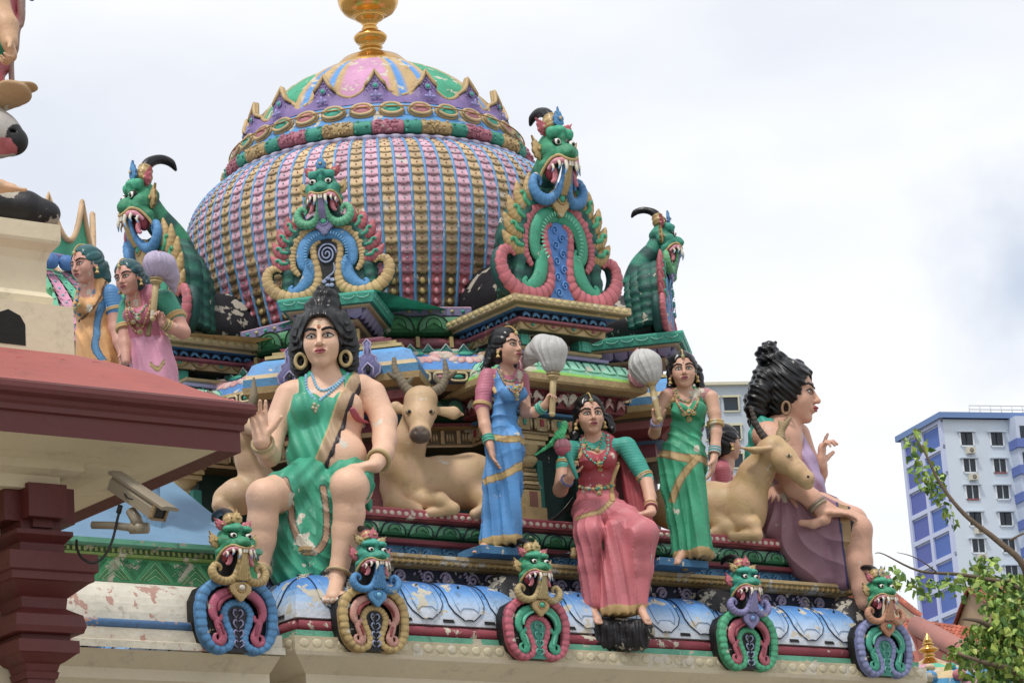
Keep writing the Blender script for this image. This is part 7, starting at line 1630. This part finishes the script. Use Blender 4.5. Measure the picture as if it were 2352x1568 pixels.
# ---- clay tiled roofs
P_TILE = paint('clay_tiles', rough=.8, var=.3, grime=.5, bump=.3, nscale=1.2)
def tiled(m, O, ex, ey, nx, ny, col='b0512c'):
    """rows of half round tiles over the parallelogram O, ex (along the ridge), ey (down the slope)"""
    O = np.array(O, float); ex = np.array(ex, float); ey = np.array(ey, float); n = nrm(np.cross(ex, -ey)); n = n if n[2] > 0 else -n; rg_ = random.Random(7); dx = ex/nx; dy = ey/ny; w_ = np.linalg.norm(dx)
    for j in range(ny):
        for i in range(nx):
            p0 = O+dx*i+dy*j; V = []
            for a in range(5):
                t = a/4; h = math.sin(t*PI)*w_*.42; V.append(p0+dx*t+n*(h+.02)); V.append(p0+dx*t+dy*1.05+n*(h*1.0+.055))
            c = np.array(K(col))*rg_.uniform(.65, 1.2); m.add(V, [(2*a, 2*a+1, 2*a+3, 2*a+2) for a in range(4)], col=c)
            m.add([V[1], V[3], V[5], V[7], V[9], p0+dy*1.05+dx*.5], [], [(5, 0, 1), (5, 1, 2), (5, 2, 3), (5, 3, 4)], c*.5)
def roof_house(label, pr, pe, width_v, wallcol, gable_v=None, rows=9, nx=16):
    """pr: ridge end point, pe: eave end point (world), width_v vector along the ridge"""
    pr, pe, width_v = map(lambda a: np.array(a, float), (pr, pe, width_v)); root = thing('tiled_house', label, 'house', (pe[0], pe[1], 0)); base = np.array([pe[0], pe[1], 0])
    m = MB(); tiled(m, pr-base, width_v, pe-pr, nx, rows); back = pr+(pr-pe)*np.array([1, 1, -1]); tiled(m, pr-base+width_v, -width_v, (back-pr), nx, rows); m.tube([pr-base, pr-base+width_v], .16, 8, 'a04c30'); m.tube([pr-base, pe-base], .10, 6, '8c4030'); m.tube([pr-base, back-base], .10, 6, '8c4030'); m.build('roof', P_TILE, root)
    m = MB(); i = (pe-pr)*.92; ib = (back-pr)*.92; wv = nrm(width_v)*.25
    A, B, T = pr+i-base+wv, pr+ib-base+wv, pr-base+wv-Z3*.12; A[2] -= .12; B[2] -= .12
    m.add([A, T, B, A*[1, 1, 0], B*[1, 1, 0]], [(0, 2, 4, 3)], [(0, 1, 2)], wallcol, smooth=False)
    A2 = A+width_v-2*wv; B2 = B+width_v-2*wv; T2 = T+width_v-2*wv; m.add([A, A2, A2*[1, 1, 0], A*[1, 1, 0], B, B2, B2*[1, 1, 0], B*[1, 1, 0], T2], [(0, 3, 2, 1), (4, 5, 6, 7)], [(1, 8, 5)], wallcol, smooth=False); m.build('wall', P_WALL, root); return root
roof_house('house with orange tiled gable roof behind the tree at right', at(2222, 1352, dist=175), at(2345, 1440, dist=166), at(2640, 1345, dist=195)-at(2222, 1352, dist=175), 'bfa888', nx=52, rows=15)
roof_house('house with orange tiled roof peeking out right of the last mask', at(2000, 1326, dist=172), at(2112, 1416, dist=166), at(1800, 1260, dist=196)-at(2000, 1326, dist=172), 'bfa888', nx=44, rows=16)
roof_house('lower brown tiled roof behind the gilded finial', at(2060, 1425, dist=120), at(2190, 1600, dist=112), at(2400, 1470, dist=135)-at(2060, 1425, dist=120), 'bfa888', nx=36, rows=20)
m = MB(); a_, b_ = at(2105, 1436, dist=108), at(2290, 1535, dist=102); base = np.array([a_[0], a_[1], 0]); m.tube([a_-base-Z3*.2, a_-base, (a_+b_)/2-base, b_-base], [.22, .36, .34, .34], 10, 'a4685c', up=(0, 0, 1)); dv = b_-a_; m.box((a_+b_)/2-base-Z3*2, (np.linalg.norm(dv[:2])/2, .12, 1.6), 'a85c4c', ax=(nrm([dv[0], dv[1], dv[2]]), nrm([-dv[1], dv[0], 0]), Z3)); m.tube([(a_-base)*[1, 1, 0], a_-base], .25, 8, 'a85c4c'); m.tube([(b_-base)*[1, 1, 0], b_-base], .25, 8, 'a85c4c')
o = m.build('coping_wall', P_WALL, None, tuple(base)); tag(o, 'rounded terracotta painted coping sloping down behind the gilded finial', 'wall')
# small shrine with gilded finial
W = at(2136, 1522, dist=26.0); L = Loc(W); u = 1/L.s
sh = thing('small_shrine', 'small shrine roof in blue and pink with a gilded finial', 'shrine', tuple(W)); m = MB()
m.lathe([(.0, .265), (.012, .245), (.03, .205), (.045, .185), (.028, .178), (.05, .165), (.045, .155), (.03, .15), (.06, .135), (.085, .118), (.085, .108), (.06, .092), (.03, .085), (.05, .07), (.05, .06), (.035, .055), (.06, .035), (.11, .01), (.19, -.03), (.20, -.035)][::-1], seg=28); m.build('finial', P_GOLD, sh)
m = MB()
for k in range(48):
    a0, a1 = 2*PI*k/48, 2*PI*(k+1)/48; cpal = ['2f8fc0', 'c88aa0', '3fae8c', 'c8b080']
    for r0, z0, r1, z1, j in ((.19, -.03, .42, -.10, 0), (.42, -.10, .60, -.22, 1), (.60, -.22, .68, -.36, 2)): m.add([(r1*math.cos(a0), r1*math.sin(a0), z1), (r1*math.cos(a1), r1*math.sin(a1), z1), (r0*math.cos(a1), r0*math.sin(a1), z0), (r0*math.cos(a0), r0*math.sin(a0), z0)], [(0, 1, 2, 3)], col=cpal[(k//3+j) % 4], smooth=False)
for k in range(16): a = 2*PI*k/16; n2 = np.array([math.cos(a), math.sin(a), 0]); m.ball(n2*.62+Z3*-.20, (.07, .05, .05), 'c06878' if k % 2 else '3f90c8', nu=8, nv=6); m.ball(n2*.45+Z3*-.10, (.05, .04, .03), '3fae8c' if k % 2 else 'd0b890', nu=8, nv=6)
m.lathe([(.66, -.36), (.66, -4.5)][::-1], seg=24, cols=['b8a888']*2); m.build('roof', P_WORN, sh)

# ================================================================== tree at right
def leafy(root, clusters, rng_, size=.062):
    V, T, cc = [], [], []
    for (px, py, dd, R, n) in clusters:
        c = at(px, py, dist=dd)-np.array([TB[0], TB[1], 0])
        for _ in range(int(n*(.8 if R < .15 else 1.15))):
            v = np.array([rng_.gauss(0, 1), rng_.gauss(0, 1), rng_.gauss(0, 1)]); v = v/np.linalg.norm(v)*R*rng_.random()**.45; p = c+v*[1, 1, .85]
            d = nrm([rng_.gauss(0, .5), rng_.gauss(0, .5), -rng_.uniform(.2, 1)]); s_ = nrm(np.cross(d, [rng_.gauss(0, 1), rng_.gauss(0, 1), .4])); L_ = size*rng_.uniform(.7, 1.3); w_ = L_*.42; nn = np.cross(d, s_); k = len(V)
            V += [p, p+d*L_*.35+s_*w_+nn*.12*L_, p+d*L_*.75+s_*w_*.6, p+d*L_*1.15, p+d*L_*.75-s_*w_*.6, p+d*L_*.35-s_*w_+nn*.12*L_]
            T += [(k, k+1, k+3), (k+1, k+2, k+3), (k, k+3, k+5), (k+3, k+4, k+5)]
            g = rng_.random(); col = np.array(K('6f9a32'))*(1-g)+np.array(K('a8bc48'))*g if rng_.random() > .3 else np.array(K('4f7a2c')); cc += [col*rng_.uniform(.8, 1.15)]*6
    return V, T, cc
TB = at(2380, 1700, dist=24.5)[:2]
tree = thing('leafy_tree', 'tree with fresh green heart shaped leaves and bare upper branches at right', 'tree', (TB[0], TB[1], 0))
P_LEAF = paint('leaf', rough=.45, var=.15, grime=0, bump=0); P_LEAF.node_tree.nodes['Principled BSDF'].inputs['Subsurface Weight'].default_value = 0
P_BARK = paint('bark', col='6a5a48', rough=.9, var=.3, grime=.3, bump=.6, bscale=40)
m = MB(); q = lambda px, py, d: at(px, py, dist=d)-np.array([TB[0], TB[1], 0])
m.tube([(0, 0, 0), (.02, .03, 2.5), q(2385, 1600, 24.5)], [.16, .12, .09], 10); tr = m.build('trunk', P_BARK, tree)
brs = [([(2385, 1600, 24.5), (2370, 1400, 24.3), (2352, 1300, 24), (2290, 1240, 24), (2215, 1180, 24), (2160, 1110, 24), (2125, 1040, 24), (2100, 1000, 24)], [.06, .05, .028, .024, .018, .013, .009, .004]),
    ([(2370, 1420, 24.3), (2340, 1350, 24.5), (2270, 1330, 24.5), (2200, 1318, 24.5), (2110, 1310, 24.5), (2030, 1272, 24.4), (2010, 1270, 24.4)], [.04, .022, .018, .014, .010, .005, .003]),
    ([(2150, 1312, 24.5), (2120, 1290, 24.4), (2090, 1275, 24.3), (2060, 1268, 24.3)], [.007, .005, .004, .002]), ([(2385, 1560, 24.5), (2320, 1480, 24.2), (2260, 1430, 24), (2210, 1420, 24)], [.05, .03, .02, .008]), ([(2375, 1500, 24.5), (2310, 1400, 24.8), (2270, 1330, 25), (2250, 1290, 25)], [.05, .03, .016, .006]), ([(2385, 1590, 24.5), (2330, 1540, 24), (2260, 1520, 23.9), (2200, 1500, 23.9)], [.05, .03, .02, .01]),
    ([(2320, 1240, 24), (2350, 1225, 24), (2380, 1220, 24)], [.01, .008, .005])]
for pts, rs in brs:
    m = MB(); m.tube(cr([q(*p) for p in pts], 5), rs, 7); m.build('branch', P_BARK, tree)
rng_ = random.Random(11)
cl_ = []
for (x, y, r, n) in [(2092, 1000, .10, 16), (2108, 1020, .12, 22), (2105, 1060, .10, 16), (2130, 1085, .14, 34), (2140, 1115, .12, 30), (2150, 1130, .10, 22), (2165, 1165, .08, 12), (2178, 1180, .05, 8), (2195, 1200, .05, 5),
    (2045, 1318, .09, 14), (2062, 1330, .10, 20), (2035, 1300, .05, 6), (2100, 1335, .10, 20), (2120, 1345, .12, 30), (2160, 1330, .10, 20), (2190, 1340, .12, 24), (2215, 1345, .12, 24),
    (2255, 1305, .15, 60), (2275, 1340, .17, 60), (2310, 1370, .22, 110), (2300, 1425, .22, 110), (2248, 1450, .12, 22), (2225, 1485, .12, 30), (2200, 1500, .12, 40), (2270, 1490, .26, 170), (2330, 1460, .28, 200), (2320, 1530, .28, 200), (2270, 1550, .22, 120), (2350, 1400, .24, 120), (2340, 1330, .12, 40), (2350, 1560, .3, 160)]:
    cl_.append((x, y, 24.3+rng_.uniform(-.3, .4), r, n))
V, T, cc2 = leafy(tree, cl_, rng_)
me = mesh_np('crown', V, None, T, np.array(cc2), smooth=False); link('crown', me, P_LEAF, tree)
# ---- spot lamps and cables on the ledge
for px, py, lb in ((1318, 1268, 'small brass spot lamp on a black rod, left of the red sari'), (1572, 1296, 'small brass spot lamp on a black rod by the foot of the woman in green')):
    W = at(px, py, y=-2.30); L = Loc(W); J = L.J; u = 1/L.s; t = thing('spot_lamp', lb, 'lamp', tuple(W), L.rotz, 'spot lamps on the ledge'); m = MB(); m.tube([J(px-70, py+14, .12), J(px-20, py+4, .02), J(px, py, 0)], 3*u, 7, '14141a'); m.build('rod', P_HAIR, t); m = MB(); m.tube([J(px, py-10, 0), J(px, py+2, 0), J(px, py+4, 0), J(px, py+13, 0)], [7*u, 7*u, 9*u, 8*u], 12, '8a7040'); m.build('lamp_body', P_ORN, t)
W = at(1260, 1190, y=-1.9); L = Loc(W); J = L.J; m = MB()
for k in range(4): m.tube(cr([J(1196, 1130+k*4, .05), J(1210, 1165+k*3, 0), J(1240, 1192+k*2, -.03), J(1275, 1192-k*2, -.03), J(1300, 1172-k*3, 0), J(1316, 1150-k*3, .02)], 6), 2.2/L.s, 6, '0c0c0d')
o = m.build('cable_bundle', P_HAIR, None, tuple(W)); o.rotation_euler = (0, 0, L.rotz); tag(o, 'bundle of black cables sagging across the carved column base', 'cable')
